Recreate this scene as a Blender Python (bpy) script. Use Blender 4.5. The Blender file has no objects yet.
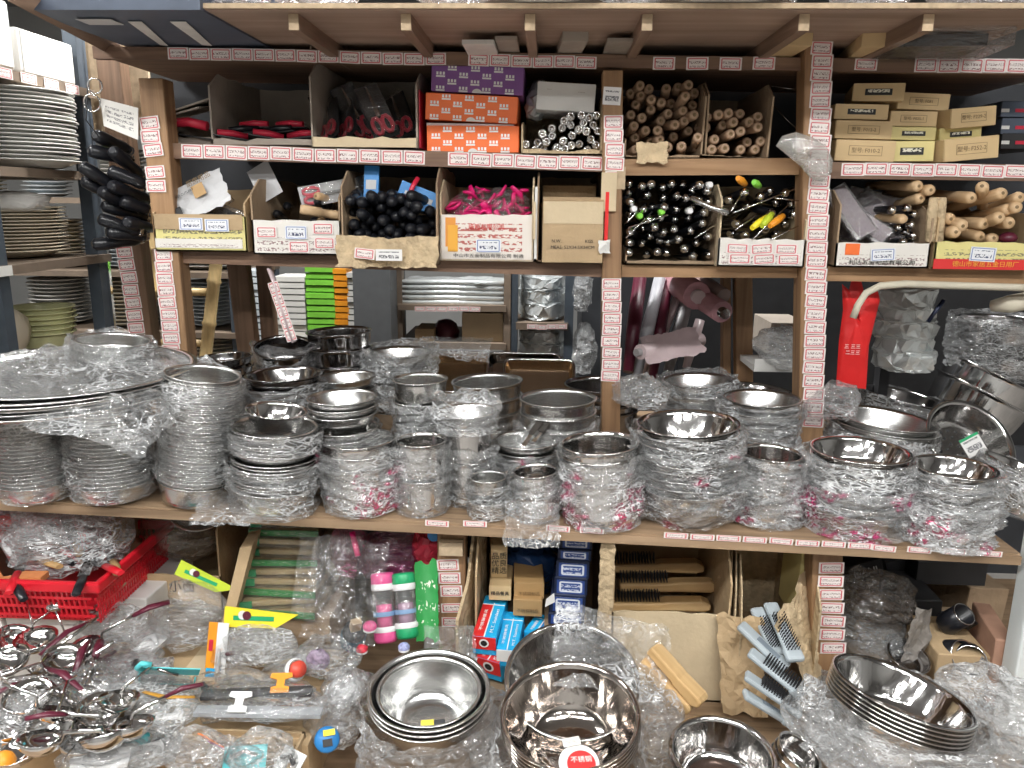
import bpy, math, random
from mathutils import Vector, Matrix, noise, Euler
R = math.radians
rnd = random.Random(7)
scene = bpy.context.scene
col = scene.collection
# ------------------------------------------------------------------ camera
F = 790.0
CAMP = Vector((0, -1.9, 1.5))
PITCH, YAW, ROLL = R(13), R(2.5), R(0.6)
CROT = Matrix.Rotation(YAW, 3, 'Z') @ Matrix.Rotation(math.pi/2 - PITCH, 3, 'X') @ Matrix.Rotation(ROLL, 3, 'Z')
cd = bpy.data.cameras.new('camera'); cam = bpy.data.objects.new('camera', cd); col.objects.link(cam)
cam.matrix_world = Matrix.Translation(CAMP) @ CROT.to_4x4()
cd.sensor_width = 36; cd.lens = F/1024*36; cd.clip_start = .02
scene.camera = cam
# ------------------------------------------------------------------ world, lamps, exposure
w = bpy.data.worlds.new('world'); scene.world = w; w.use_nodes = True
bg = w.node_tree.nodes['Background']; bg.inputs[0].default_value = (.80, .90, 1, 1); bg.inputs[1].default_value = .30
vs = scene.view_settings
vs.view_transform = 'Standard'; vs.look = 'None'; vs.exposure = 0.62; vs.gamma = 1; vs.use_curve_mapping = False
scene.cycles.transparent_max_bounces = 28
scene.cycles.max_bounces = 8
scene.cycles.sample_clamp_indirect = 6
LAMPS = [(-1.9, -2.1, 20), (-.75, -1.95, 17), (.45, -1.95, 17), (1.65, -2.0, 17), (-.2, -3.2, 13), (1.2, -3.2, 13), (-1.5, -3.3, 8),
         (-2.1, -.5, 26), (-.75, .52, 42), (.9, .75, 12)]
for lx, ly, pw in LAMPS:
    ld = bpy.data.lights.new('tube_light', 'AREA'); ld.shape = 'RECTANGLE'; ld.size = .85; ld.size_y = .10
    ld.energy = pw; ld.color = (1, 1, .985)
    lo = bpy.data.objects.new('tube_light', ld); col.objects.link(lo); lo.location = (lx, ly, 2.735)

# ------------------------------------------------------------------ pixel <-> world
def ray(px, py): return CROT @ Vector(((px-512)/F, -(py-384)/F, -1))
def PY(px, py, Y):
    d = ray(px, py); return CAMP + d*((Y-CAMP.y)/d.y)
def PZ(px, py, Z):
    d = ray(px, py); return CAMP + d*((Z-CAMP.z)/d.z)
def PX(px, py, X):
    d = ray(px, py); return CAMP + d*((X-CAMP.x)/d.x)
def depth(p): return -(CROT.transposed() @ (Vector(p)-CAMP)).z
def mpp(p): return depth(p)/F

# ------------------------------------------------------------------ materials
MATS = {}
def nodemat(name):
    m = bpy.data.materials.new(name); m.use_nodes = True
    nt = m.node_tree; b = nt.nodes['Principled BSDF']; return m, nt, b
def N(nt, t, **kw):
    n = nt.nodes.new(t)
    for k, v in kw.items():
        if k.startswith('i_'): n.inputs[k[2:].replace('_', ' ')].default_value = v
        else: setattr(n, k, v)
    return n
def plain(name, c, rough=.5, metal=0, var=.12, scale=25, bump=.0, spec=.5, alpha=1, stretch=(1, 1, 1), bscale=None, trans=0, coat=0, aniso=0):
    """colour with a little procedural mottling"""
    if name in MATS: return MATS[name]
    m, nt, b = nodemat(name); L = nt.links
    tc = N(nt, 'ShaderNodeTexCoord'); mp = N(nt, 'ShaderNodeMapping'); mp.inputs['Scale'].default_value = stretch
    L.new(tc.outputs['Object'], mp.inputs[0])
    nz = N(nt, 'ShaderNodeTexNoise', i_Scale=scale, i_Detail=4.0); L.new(mp.outputs[0], nz.inputs['Vector'])
    oi = N(nt, 'ShaderNodeObjectInfo')
    rm = N(nt, 'ShaderNodeMapRange'); L.new(nz.outputs[0], rm.inputs[0]); rm.inputs[1].default_value = .25; rm.inputs[2].default_value = .75
    rm.inputs[3].default_value = 1-var; rm.inputs[4].default_value = 1+var
    r2 = N(nt, 'ShaderNodeMapRange'); L.new(oi.outputs['Random'], r2.inputs[0]); r2.inputs[3].default_value = 1-var*.6; r2.inputs[4].default_value = 1+var*.6
    mu = N(nt, 'ShaderNodeMath', operation='MULTIPLY'); L.new(rm.outputs[0], mu.inputs[0]); L.new(r2.outputs[0], mu.inputs[1])
    hv = N(nt, 'ShaderNodeHueSaturation'); hv.inputs['Color'].default_value = (*c, 1); L.new(mu.outputs[0], hv.inputs['Value'])
    L.new(hv.outputs[0], b.inputs['Base Color'])
    b.inputs['Roughness'].default_value = rough; b.inputs['Metallic'].default_value = metal
    b.inputs['Specular IOR Level'].default_value = spec; b.inputs['Transmission Weight'].default_value = trans; b.inputs['Coat Weight'].default_value = coat
    if aniso:
        b.inputs['Anisotropic'].default_value = aniso
        tg = N(nt, 'ShaderNodeTangent', direction_type='RADIAL', axis='Z'); L.new(tg.outputs[0], b.inputs['Tangent'])
    if bump:
        bn = N(nt, 'ShaderNodeTexNoise', i_Scale=bscale or scale*3, i_Detail=3.0); L.new(mp.outputs[0], bn.inputs['Vector'])
        bp = N(nt, 'ShaderNodeBump', i_Strength=bump, i_Distance=.01); L.new(bn.outputs[0], bp.inputs['Height']); L.new(bp.outputs[0], b.inputs['Normal'])
    if alpha < 1: b.inputs['Alpha'].default_value = alpha
    MATS[name] = m; return m
def film(name, op=.20, tint=(.93, .95, .96), prnt=None, thr=.56, bump=.6, rough=.16, crease=1.0):
    """thin crinkled plastic: mostly clear, crease highlights painted in as white, glossy glints; optional printed colour"""
    if name in MATS: return MATS[name]
    m, nt, b = nodemat(name); L = nt.links
    tc = N(nt, 'ShaderNodeTexCoord'); mp = N(nt, 'ShaderNodeMapping'); L.new(tc.outputs['Object'], mp.inputs[0])
    mp.inputs['Rotation'].default_value = (.5, .4, .3); mp.inputs['Scale'].default_value = (.8, 1, 2.4)
    dn = N(nt, 'ShaderNodeTexNoise', i_Scale=16.0, i_Detail=3.0); L.new(mp.outputs[0], dn.inputs['Vector'])
    dv = N(nt, 'ShaderNodeVectorMath', operation='MULTIPLY_ADD'); L.new(dn.outputs['Color'], dv.inputs[0]); dv.inputs[1].default_value = (.085, .085, .085); L.new(mp.outputs[0], dv.inputs[2])
    def creases(sc, wd):
        v = N(nt, 'ShaderNodeTexVoronoi', i_Scale=sc, feature='DISTANCE_TO_EDGE'); L.new(dv.outputs[0], v.inputs['Vector'])
        r = N(nt, 'ShaderNodeMapRange'); L.new(v.outputs['Distance'], r.inputs[0]); r.inputs[1].default_value = 0; r.inputs[2].default_value = wd; r.inputs[3].default_value = 1; r.inputs[4].default_value = 0
        return v.outputs['Distance'], r.outputs[0]
    d1, c1 = creases(20.0, .07); d2, c2 = creases(52.0, .11)
    pn = N(nt, 'ShaderNodeTexNoise', i_Scale=9.0, i_Detail=2.0); L.new(tc.outputs['Object'], pn.inputs['Vector'])
    pm = N(nt, 'ShaderNodeMapRange'); L.new(pn.outputs[0], pm.inputs[0]); pm.inputs[1].default_value = .42; pm.inputs[2].default_value = .68; pm.inputs[3].default_value = .06
    cx = N(nt, 'ShaderNodeMath', operation='MAXIMUM'); L.new(c1, cx.inputs[0]); L.new(c2, cx.inputs[1])
    cr_ = N(nt, 'ShaderNodeMath', operation='MULTIPLY'); L.new(cx.outputs[0], cr_.inputs[0]); L.new(pm.outputs[0], cr_.inputs[1])
    ad = N(nt, 'ShaderNodeMath', operation='MULTIPLY_ADD'); L.new(d1, ad.inputs[0]); ad.inputs[1].default_value = 2.0; L.new(d2, ad.inputs[2])
    bp = N(nt, 'ShaderNodeBump', i_Strength=bump, i_Distance=.016); L.new(ad.outputs[0], bp.inputs['Height'])
    b.inputs['Base Color'].default_value = (*tint, 1); b.inputs['Roughness'].default_value = max(.25, rough); b.inputs['Specular IOR Level'].default_value = .6
    L.new(bp.outputs[0], b.inputs['Normal'])
    tr = N(nt, 'ShaderNodeBsdfTransparent'); tr.inputs[0].default_value = (.985, .985, .985, 1)
    gl = N(nt, 'ShaderNodeBsdfGlossy'); gl.inputs['Roughness'].default_value = .11; gl.inputs[0].default_value = (1, 1, 1, 1); L.new(bp.outputs[0], gl.inputs['Normal'])
    mx = N(nt, 'ShaderNodeMixShader')
    mr = N(nt, 'ShaderNodeMapRange'); L.new(cr_.outputs[0], mr.inputs[0]); mr.inputs[1].default_value = 0; mr.inputs[2].default_value = 1
    mr.inputs[3].default_value = op*.42; mr.inputs[4].default_value = min(.95, op*(.42+2.1*crease))
    fac = mr.outputs[0]
    if prnt:
        n3 = N(nt, 'ShaderNodeTexNoise', i_Scale=42.0, i_Detail=2.0, i_Distortion=2.5); L.new(tc.outputs['Object'], n3.inputs['Vector'])
        n4 = N(nt, 'ShaderNodeTexNoise', i_Scale=11.0, i_Detail=1.0); L.new(tc.outputs['Object'], n4.inputs['Vector'])
        a1 = N(nt, 'ShaderNodeMath', operation='GREATER_THAN'); a1.inputs[1].default_value = .55; L.new(n3.outputs[0], a1.inputs[0])
        a2 = N(nt, 'ShaderNodeMath', operation='GREATER_THAN'); a2.inputs[1].default_value = thr; L.new(n4.outputs[0], a2.inputs[0])
        mk_ = N(nt, 'ShaderNodeMath', operation='MULTIPLY'); L.new(a1.outputs[0], mk_.inputs[0]); L.new(a2.outputs[0], mk_.inputs[1])
        cm = N(nt, 'ShaderNodeMix', data_type='RGBA'); cm.inputs[6].default_value = (*tint, 1); cm.inputs[7].default_value = (*prnt, 1)
        L.new(mk_.outputs[0], cm.inputs[0]); L.new(cm.outputs[2], b.inputs['Base Color'])
        sc_ = N(nt, 'ShaderNodeMath', operation='MULTIPLY'); L.new(mk_.outputs[0], sc_.inputs[0]); sc_.inputs[1].default_value = .55
        mxm = N(nt, 'ShaderNodeMath', operation='MAXIMUM'); L.new(sc_.outputs[0], mxm.inputs[0]); L.new(fac, mxm.inputs[1]); fac = mxm.outputs[0]
    L.new(fac, mx.inputs[0]); L.new(tr.outputs[0], mx.inputs[1]); L.new(b.outputs[0], mx.inputs[2])
    fr = N(nt, 'ShaderNodeFresnel', i_IOR=1.45); L.new(bp.outputs[0], fr.inputs['Normal'])
    fm = N(nt, 'ShaderNodeMath', operation='MULTIPLY_ADD'); L.new(fr.outputs[0], fm.inputs[0]); fm.inputs[1].default_value = .55; fm.inputs[2].default_value = .05
    m2 = N(nt, 'ShaderNodeMixShader'); L.new(fm.outputs[0], m2.inputs[0]); L.new(mx.outputs[0], m2.inputs[1]); L.new(gl.outputs[0], m2.inputs[2])
    L.new(m2.outputs[0], nt.nodes['Material Output'].inputs[0])
    MATS[name] = m; return m
def wood(name, c1, c2, axis='X', rough=.6, sc=1):
    if name in MATS: return MATS[name]
    m, nt, b = nodemat(name); L = nt.links
    tc = N(nt, 'ShaderNodeTexCoord'); mp = N(nt, 'ShaderNodeMapping'); oi = N(nt, 'ShaderNodeObjectInfo')
    s = {'X': (1.2, 22, 22), 'Y': (22, 1.2, 22), 'Z': (22, 22, 1.2)}[axis]; mp.inputs['Scale'].default_value = [k*sc for k in s]
    L.new(tc.outputs['Object'], mp.inputs[0])
    va = N(nt, 'ShaderNodeVectorMath', operation='ADD'); L.new(mp.outputs[0], va.inputs[0])
    vm = N(nt, 'ShaderNodeMath', operation='MULTIPLY'); vm.inputs[1].default_value = 37; L.new(oi.outputs['Random'], vm.inputs[0]); L.new(vm.outputs[0], va.inputs[1])
    nz = N(nt, 'ShaderNodeTexNoise', i_Scale=2.2, i_Detail=6.0, i_Distortion=.8); L.new(va.outputs[0], nz.inputs['Vector'])
    n2 = N(nt, 'ShaderNodeTexNoise', i_Scale=5.0, i_Detail=3.0); L.new(tc.outputs['Object'], n2.inputs['Vector'])
    cr = N(nt, 'ShaderNodeValToRGB'); cr.color_ramp.elements[0].position = .32; cr.color_ramp.elements[1].position = .68
    cr.color_ramp.elements[0].color = (*c1, 1); cr.color_ramp.elements[1].color = (*c2, 1); L.new(nz.outputs[0], cr.inputs[0])
    mr = N(nt, 'ShaderNodeMapRange'); L.new(n2.outputs[0], mr.inputs[0]); mr.inputs[3].default_value = .65; mr.inputs[4].default_value = 1.3
    hv = N(nt, 'ShaderNodeHueSaturation'); L.new(cr.outputs[0], hv.inputs['Color']); L.new(mr.outputs[0], hv.inputs['Value'])
    L.new(hv.outputs[0], b.inputs['Base Color']); b.inputs['Roughness'].default_value = rough
    bp = N(nt, 'ShaderNodeBump', i_Strength=.25, i_Distance=.004); L.new(nz.outputs[0], bp.inputs['Height']); L.new(bp.outputs[0], b.inputs['Normal'])
    MATS[name] = m; return m
def printed(name, base, ink, lines=3, border=None, bw=.07, density=.5, block=None, dirt=.12, inkx=14, uvbox=(.12, .88, .2, .8), rough=.55):
    """printed card: margin, rounded border line, rows of small print (uses UV 0..1)"""
    if name in MATS: return MATS[name]
    m, nt, b = nodemat(name); L = nt.links
    def M(op, a, bb=None, c=None):
        n = N(nt, 'ShaderNodeMath', operation=op)
        for i, v in enumerate((a, bb, c)):
            if v is None: continue
            if isinstance(v, (int, float)): n.inputs[i].default_value = v
            else: L.new(v, n.inputs[i])
        return n.outputs[0]
    def MIX(f, a, bb):
        n = N(nt, 'ShaderNodeMix', data_type='RGBA'); L.new(f, n.inputs[0])
        for i, v in ((6, a), (7, bb)):
            if isinstance(v, tuple): n.inputs[i].default_value = (*v, 1)
            else: L.new(v, n.inputs[i])
        return n.outputs[2]
    uv = N(nt, 'ShaderNodeUVMap'); sp = N(nt, 'ShaderNodeSeparateXYZ'); L.new(uv.outputs[0], sp.inputs[0]); u, v = sp.outputs[0], sp.outputs[1]
    oi = N(nt, 'ShaderNodeObjectInfo'); rd = M('MULTIPLY', oi.outputs['Random'], 97.0)
    cmb = N(nt, 'ShaderNodeCombineXYZ'); L.new(M('ADD', M('MULTIPLY', u, float(inkx)), rd), cmb.inputs[0]); L.new(M('MULTIPLY', v, lines*2.3), cmb.inputs[1]); L.new(rd, cmb.inputs[2])
    nz = N(nt, 'ShaderNodeTexNoise', i_Scale=1.7, i_Detail=2.0); L.new(cmb.outputs[0], nz.inputs['Vector'])
    row = M('GREATER_THAN', M('FRACT', M('MULTIPLY', v, float(lines))), .42)
    inb = M('MULTIPLY', M('MULTIPLY', M('GREATER_THAN', u, uvbox[0]), M('LESS_THAN', u, uvbox[1])), M('MULTIPLY', M('GREATER_THAN', v, uvbox[2]), M('LESS_THAN', v, uvbox[3])))
    inkm = M('MULTIPLY', M('MULTIPLY', M('GREATER_THAN', nz.outputs[0], 1-density), row), inb)
    d1 = N(nt, 'ShaderNodeTexNoise', i_Scale=6.0, i_Detail=4.0); tc = N(nt, 'ShaderNodeTexCoord'); L.new(tc.outputs['Object'], d1.inputs['Vector'])
    colr = MIX(inkm, base, ink)
    if block: 
        bm_ = M('MULTIPLY', M('MULTIPLY', M('GREATER_THAN', u, block[1]), M('LESS_THAN', u, block[2])), M('MULTIPLY', M('GREATER_THAN', v, block[3]), M('LESS_THAN', v, block[4])))
        colr = MIX(bm_, colr, block[0])
    if border:
        au = M('ABSOLUTE', M('SUBTRACT', u, .5)); av = M('ABSOLUTE', M('SUBTRACT', v, .5))
        du = M('SUBTRACT', au, .5-bw*1.9); dv = M('MULTIPLY', M('SUBTRACT', av, .5-bw*2.6), .62)
        mu_, mv_ = M('MAXIMUM', du, 0.0), M('MAXIMUM', dv, 0.0)
        dd = M('SUBTRACT', M('ADD', M('SQRT', M('ADD', M('MULTIPLY', mu_, mu_), M('MULTIPLY', mv_, mv_))), M('MINIMUM', M('MAXIMUM', du, dv), 0.0)), bw*.55)
        ring = M('LESS_THAN', M('ABSOLUTE', dd), bw*.38)
        colr = MIX(ring, colr, border)
    hv = N(nt, 'ShaderNodeHueSaturation'); L.new(colr, hv.inputs['Color'])
    L.new(M('ADD', M('MULTIPLY', d1.outputs[0], dirt*2), 1-dirt), hv.inputs['Value'])
    L.new(hv.outputs[0], b.inputs['Base Color']); b.inputs['Roughness'].default_value = rough
    MATS[name] = m; return m

STEEL = plain('steel_brushed', (.66, .66, .65), .22, 1, .06, 40, stretch=(1, 1, 6), aniso=.75)
STEELP = plain('steel_polished', (.70, .69, .68), .10, 1, .05, 20, bump=.16, bscale=34, stretch=(1, 1, .12))
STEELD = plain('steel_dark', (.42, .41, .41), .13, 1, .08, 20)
CHROME = plain('chrome', (.80, .80, .80), .10, 1, .03)
FILM = film('plastic_film', .26)
FILMH = film('plastic_film_hazy', .45, bump=.7)
FILMT = film('plastic_film_thin', .08, bump=.4, crease=.6)
FILMR = film('plastic_film_printed', .34, prnt=(.62, .04, .16), thr=.53)
FILMR2 = film('plastic_film_printed_dense', .44, prnt=(.66, .03, .20), thr=.45)
FILMR3 = film('plastic_film_printed_sparse', .36, prnt=(.62, .04, .16), thr=.60)
FILMG = film('plastic_bag_grey', .9, tint=(.50, .48, .44), bump=.12, rough=.35, crease=.1)
CARTON = plain('cardboard', (.46, .33, .19), .8, 0, .14, 9, bump=.25, bscale=60)
CARTOND = plain('cardboard_old', (.33, .235, .15), .85, 0, .22, 8, bump=.4, bscale=40)
CARTONG = plain('cardboard_grey', (.36, .31, .26), .85, 0, .18, 8, bump=.3, bscale=40)
CARTONT = plain('cardboard_torn', (.52, .40, .25), .9, 0, .25, 30, bump=.9, bscale=70)
CARTONP = plain('cardboard_pale', (.62, .50, .33), .8, 0, .10, 9, bump=.15, bscale=60)
KRAFT = plain('kraft_box', (.62, .45, .24), .65, 0, .08, 8)
KRAFTY = plain('kraft_yellow', (.70, .60, .26), .6, 0, .08, 8)
KRAFTB = plain('kraft_brown', (.42, .26, .11), .65, 0, .1, 8)
SHELFW = wood('shelf_wood', (.15, .085, .055), (.25, .15, .095), 'X')
SHELFL = wood('shelf_wood_light', (.27, .15, .07), (.43, .26, .135), 'X')
POSTW = wood('post_wood', (.22, .12, .06), (.38, .225, .115), 'Z')
POSTD = wood('post_wood_dark', (.12, .07, .04), (.24, .14, .085), 'Z')
BOARDW = wood('board_wood', (.22, .145, .085), (.38, .26, .16), 'X')
JOISTW = wood('joist_wood', (.20, .125, .085), (.33, .22, .155), 'Y')
ENDW = plain('end_grain', (.50, .38, .25), .8, 0, .2, 60)
PLY = wood('plywood', (.30, .205, .15), (.42, .30, .23), 'X', .7, .5)
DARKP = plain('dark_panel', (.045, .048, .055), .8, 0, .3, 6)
PINE = wood('pine', (.50, .31, .13), (.66, .45, .22), 'Y', .5)
PINEX = wood('pine_x', (.50, .31, .13), (.68, .47, .24), 'X', .5)
BEECH = wood('beech', (.55, .36, .19), (.70, .50, .30), 'Y', .5)
BEECHD = wood('beech_dull', (.30, .19, .12), (.42, .28, .18), 'Y', .6)
BAMBOO = plain('bamboo', (.56, .40, .19), .4, 0, .25, 12, stretch=(6, 6, 1))
BLACK = plain('black_plastic', (.012, .013, .017), .28, 0, .2, 20)
BLACKM = plain('black_matt', (.02, .02, .022), .6, 0, .2, 20)
NAVY = plain('navy_card', (.012, .02, .055), .45, 0, .15, 20)
DARKB = plain('dark_blue_card', (.07, .09, .13), .5, 0, .2, 12)
RED = plain('red_plastic', (.62, .012, .025), .35, 0, .08, 15)
REDB = plain('red_bag', (.75, .02, .02), .45, 0, .1, 10, bump=.3, bscale=15)
REDH = plain('red_handle', (.62, .025, .06), .35, 0, .1, 15)
MAGENTA = plain('magenta_plastic', (.62, .01, .14), .35, 0, .15, 15)
PINK = plain('pink_plastic', (.85, .12, .34), .4, 0, .06, 15)
GREENP = plain('green_plastic', (.02, .38, .15), .4, 0, .08, 15)
LIME = plain('lime_plastic', (.22, .62, .06), .5, 0, .12, 30)
ORANGE = plain('orange_plastic', (.85, .32, .02), .45, 0, .1, 15)
ORCARD = plain('orange_card', (.86, .17, .035), .5, 0, .06, 6)
PURCARD = plain('purple_card', (.25, .10, .33), .5, 0, .06, 6)
WHITE = plain('white_card', (.75, .74, .71), .55, 0, .06, 8)
WHITEP = plain('white_plastic', (.85, .85, .85), .4, 0, .04, 8)
GREYC = plain('grey_card', (.52, .52, .53), .5, 0, .1, 8)
BLUE = plain('blue_card', (.03, .22, .55), .45, 0, .1, 12)
SKY = plain('sky_card', (.02, .42, .78), .4, 0, .08, 12)
TURQ = plain('turquoise_card', (.10, .58, .62), .5, 0, .06, 12)
YELLOW = plain('yellow_card', (.86, .70, .03), .5, 0, .08, 12)
YGREEN = plain('yellow_green_card', (.55, .68, .04), .5, 0, .12, 12)
PORC = plain('porcelain', (.74, .73, .69), .25, 0, .05, 12)
CREAM = plain('cream_porcelain', (.70, .62, .48), .35, 0, .08, 12)
PAPERW = plain('wrapping_paper', (.72, .70, .66), .7, 0, .1, 18, bump=.5, bscale=25)
RACKM = plain('rack_steel', (.085, .105, .13), .45, .3, .15, 20)
RACKB = plain('rack_brown', (.20, .15, .11), .6, 0, .2, 15)
FOIL = plain('foil_pack', (.82, .86, .86), .22, .45, .12, 10, bump=.5, bscale=30)
PINKROLL = plain('pink_film_roll', (.52, .27, .30), .25, 0, .15, 12, stretch=(1, 1, 5))
PINKPALE = plain('pale_pink_sheet', (.60, .48, .49), .35, 0, .12, 10)
MAROON = plain('maroon_plastic', (.10, .014, .03), .35, 0, .15, 12)
GREYBLUE = plain('grey_blue_plastic', (.40, .45, .48), .45, 0, .08, 12)
FOAM = plain('foam_strip', (.60, .55, .44), .8, 0, .1, 20)
CLEARP = film('clear_bottle_plastic', .25, tint=(.8, .84, .84), bump=.04, crease=.05)
CLEARV = film('violet_bottle_plastic', .5, tint=(.50, .38, .50), bump=.1)
TEAL = plain('teal_plastic', (.05, .13, .18), .4, 0, .1, 12)
CONCRETE = plain('concrete_floor', (.30, .28, .26), .7, 0, .2, 4, bump=.1)
WALLP = plain('wall_paint', (.40, .40, .39), .8, 0, .08, 3)
CEILP = plain('ceiling_paint', (.24, .24, .24), .85, 0, .06, 3)
WHITEPOST = plain('white_painted_steel', (.72, .76, .76), .4, 0, .06, 8)
INK = plain('black_ink', (.02, .02, .02), .6, 0, 0)
INKB = plain('brown_ink', (.20, .13, .06), .6, 0, 0)
INKR = plain('red_ink', (.65, .03, .03), .6, 0, 0)
INKW = plain('white_ink', (.85, .84, .82), .6, 0, 0)
INKO = plain('orange_ink', (.80, .40, .05), .6, 0, 0)
TAG = printed('price_tag_print', (.80, .73, .70), (.22, .12, .12), 3, (.62, .13, .15), .070, .47)
TAGB = printed('blue_tag_print', (.76, .77, .80), (.06, .07, .14), 2, (.18, .25, .48), .05, .50, inkx=12, uvbox=(.15, .85, .25, .78))
TAGW = printed('white_tag_print', (.78, .77, .76), (.15, .15, .16), 2, None, .07, .55)
NAVYLAB = printed('navy_label_print', (.03, .07, .26), (.62, .66, .75), 3, (.72, .75, .80), .09, .50, inkx=9)
BLACKLAB = printed('black_label_print', (.02, .02, .02), (.75, .72, .6), 1, None, .07, .56, inkx=7, uvbox=(.1, .9, .1, .9))
PAPERLAB = printed('paper_print', (.74, .72, .68), (.25, .24, .24), 6, None, .07, .5, inkx=16)
GREENPACK = printed('green_pack_print', (.03, .30, .07), (.72, .78, .62), 4, None, .05, .42, inkx=6)
REDCARD = printed('red_print_card', (.76, .70, .64), (.45, .12, .10), 7, None, .05, .52, inkx=18, block=((.75, .30, .05), .06, .17, .3, .92))
WHITECART = printed('white_carton_print', (.74, .71, .66), (.30, .20, .20), 5, None, .05, .48, inkx=22, uvbox=(.05, .95, .1, .5))
YELCART = printed('yellow_carton_print', (.70, .63, .26), (.22, .20, .12), 5, None, .05, .5, inkx=24, uvbox=(.1, .95, .2, .7))
SKEWER = printed('skewer_pack_print', (.45, .33, .17), (.62, .50, .30), 9, None, .05, .5, inkx=3, uvbox=(0, 1, 0, 1))
EMIT = bpy.data.materials.new('tube_glow'); EMIT.use_nodes = True
_b = EMIT.node_tree.nodes['Principled BSDF']; _b.inputs['Emission Color'].default_value = (1, .98, .94, 1); _b.inputs['Emission Strength'].default_value = 14
# ------------------------------------------------------------------ mesh helpers
class MB:
    def __init__(s): s.v, s.f, s.uv, s.sm = [], [], [], []
    def add(s, vs, fs, smooth=False, uvs=None):
        o = len(s.v); s.v += [tuple(p) for p in vs]
        for i, f in enumerate(fs):
            s.f.append(tuple(o+k for k in f)); s.sm.append(smooth)
            s.uv.append(uvs[i] if uvs else None)
        return s
    def box(s, c, d, rot=None):
        c = Vector(c); hx, hy, hz = d[0]/2, d[1]/2, d[2]/2
        vs = [Vector((sx*hx, sy*hy, sz*hz)) for sx in (-1, 1) for sy in (-1, 1) for sz in (-1, 1)]
        if rot is not None: vs = [rot @ p for p in vs]
        q = ((0, 0), (1, 0), (1, 1), (0, 1))
        # each face with its own unwrapped 0..1 square
        fs = [(0, 4, 5, 1), (6, 2, 3, 7), (2, 0, 1, 3), (4, 6, 7, 5), (1, 5, 7, 3), (2, 6, 4, 0)]
        return s.add([c+p for p in vs], fs, False, [q]*6)
    def hexa(s, a, b):
        """a,b: two quads (lists of 4 points) joined as a solid"""
        vs = list(a)+list(b); q = ((0, 0), (1, 0), (1, 1), (0, 1))
        return s.add(vs, [(0, 1, 2, 3), (7, 6, 5, 4), (0, 4, 5, 1), (1, 5, 6, 2), (2, 6, 7, 3), (3, 7, 4, 0)], False, [q]*6)
    def prism(s, pts, y0, y1):
        """polygon in (x,z) extruded from y0 to y1"""
        n = len(pts); xs = [p[0] for p in pts]; zs = [p[1] for p in pts]
        w = max(xs)-min(xs) or 1; h = max(zs)-min(zs) or 1
        uv = [((p[0]-min(xs))/w, (p[1]-min(zs))/h) for p in pts]
        vs = [(p[0], y0, p[1]) for p in pts]+[(p[0], y1, p[1]) for p in pts]
        fs = [tuple(range(n)), tuple(range(2*n-1, n-1, -1))]
        us = [tuple(uv), tuple(uv[::-1])]
        for i in range(n):
            j = (i+1) % n; fs.append((i, n+i, n+j, j)); us.append(((0, 0), (.02, 0), (.02, .02), (0, .02)))
        return s.add(vs, fs, False, us)
    def lathe(s, prof, seg=32, mat=None, smooth=True, closed=False):
        n = len(prof); vs = []
        for i in range(seg):
            a = 2*math.pi*i/seg; c, sn = math.cos(a), math.sin(a)
            for r, z in prof: vs.append((r*c, r*sn, z))
        fs, us = [], []
        for i in range(seg):
            j = (i+1) % seg
            for k in range(n-1 if not closed else n):
                k2 = (k+1) % n
                fs.append((i*n+k, j*n+k, j*n+k2, i*n+k2))
                us.append(((i/seg, k/n), ((i+1)/seg, k/n), ((i+1)/seg, (k+1)/n), (i/seg, (k+1)/n)))
        if mat is not None: vs = [mat @ Vector(p) for p in vs]
        return s.add(vs, fs, smooth, us)
    def tube(s, path, rad, seg=8, cap=True, flat=1.0):
        path = [Vector(p) for p in path]; n = len(path)
        if isinstance(rad, (int, float)): rad = [rad]*n
        vs = []; up = None
        for i, p in enumerate(path):
            t = (path[min(i+1, n-1)]-path[max(i-1, 0)]).normalized()
            if up is None:
                up = Vector((0, 0, 1)) if abs(t.z) < .9 else Vector((1, 0, 0))
            sd = t.cross(up)
            if sd.length < 1e-5: sd = t.orthogonal()
            sd.normalize(); up = sd.cross(t).normalized()
            for k in range(seg):
                a = 2*math.pi*k/seg; vs.append(p+sd*math.cos(a)*rad[i]+up*math.sin(a)*rad[i]*flat)
        fs = [(i*seg+k, i*seg+(k+1) % seg, (i+1)*seg+(k+1) % seg, (i+1)*seg+k) for i in range(n-1) for k in range(seg)]
        s.add(vs, fs, True)
        if cap:
            o = len(s.v)-len(vs)
            s.f.append(tuple(o+k for k in range(seg-1, -1, -1))); s.sm.append(False); s.uv.append(None)
            s.f.append(tuple(o+(n-1)*seg+k for k in range(seg))); s.sm.append(False); s.uv.append(None)
        return s
    def ico(s, c, r, mat=None, seg=10, rings=6):
        prof = [(max(1e-4, r*math.sin(math.pi*k/rings)), -r*math.cos(math.pi*k/rings)) for k in range(rings+1)]
        return s.lathe(prof, seg, (mat or Matrix.Identity(4)) if c is None else Matrix.Translation(c) @ (mat or Matrix.Identity(4)))
    def mesh(s, name, mat):
        me = bpy.data.meshes.new(name); me.from_pydata(s.v, [], s.f); me.materials.append(mat)
        me.polygons.foreach_set('use_smooth', s.sm)
        if any(u for u in s.uv):
            ul = me.uv_layers.new(name='UVMap'); flat = []
            for f, u in zip(s.f, s.uv):
                if u is None: flat += [0.0, 0.0]*len(f)
                else:
                    for q in u: flat += [q[0], q[1]]
            ul.data.foreach_set('uv', flat)
        me.update(); return me
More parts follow.
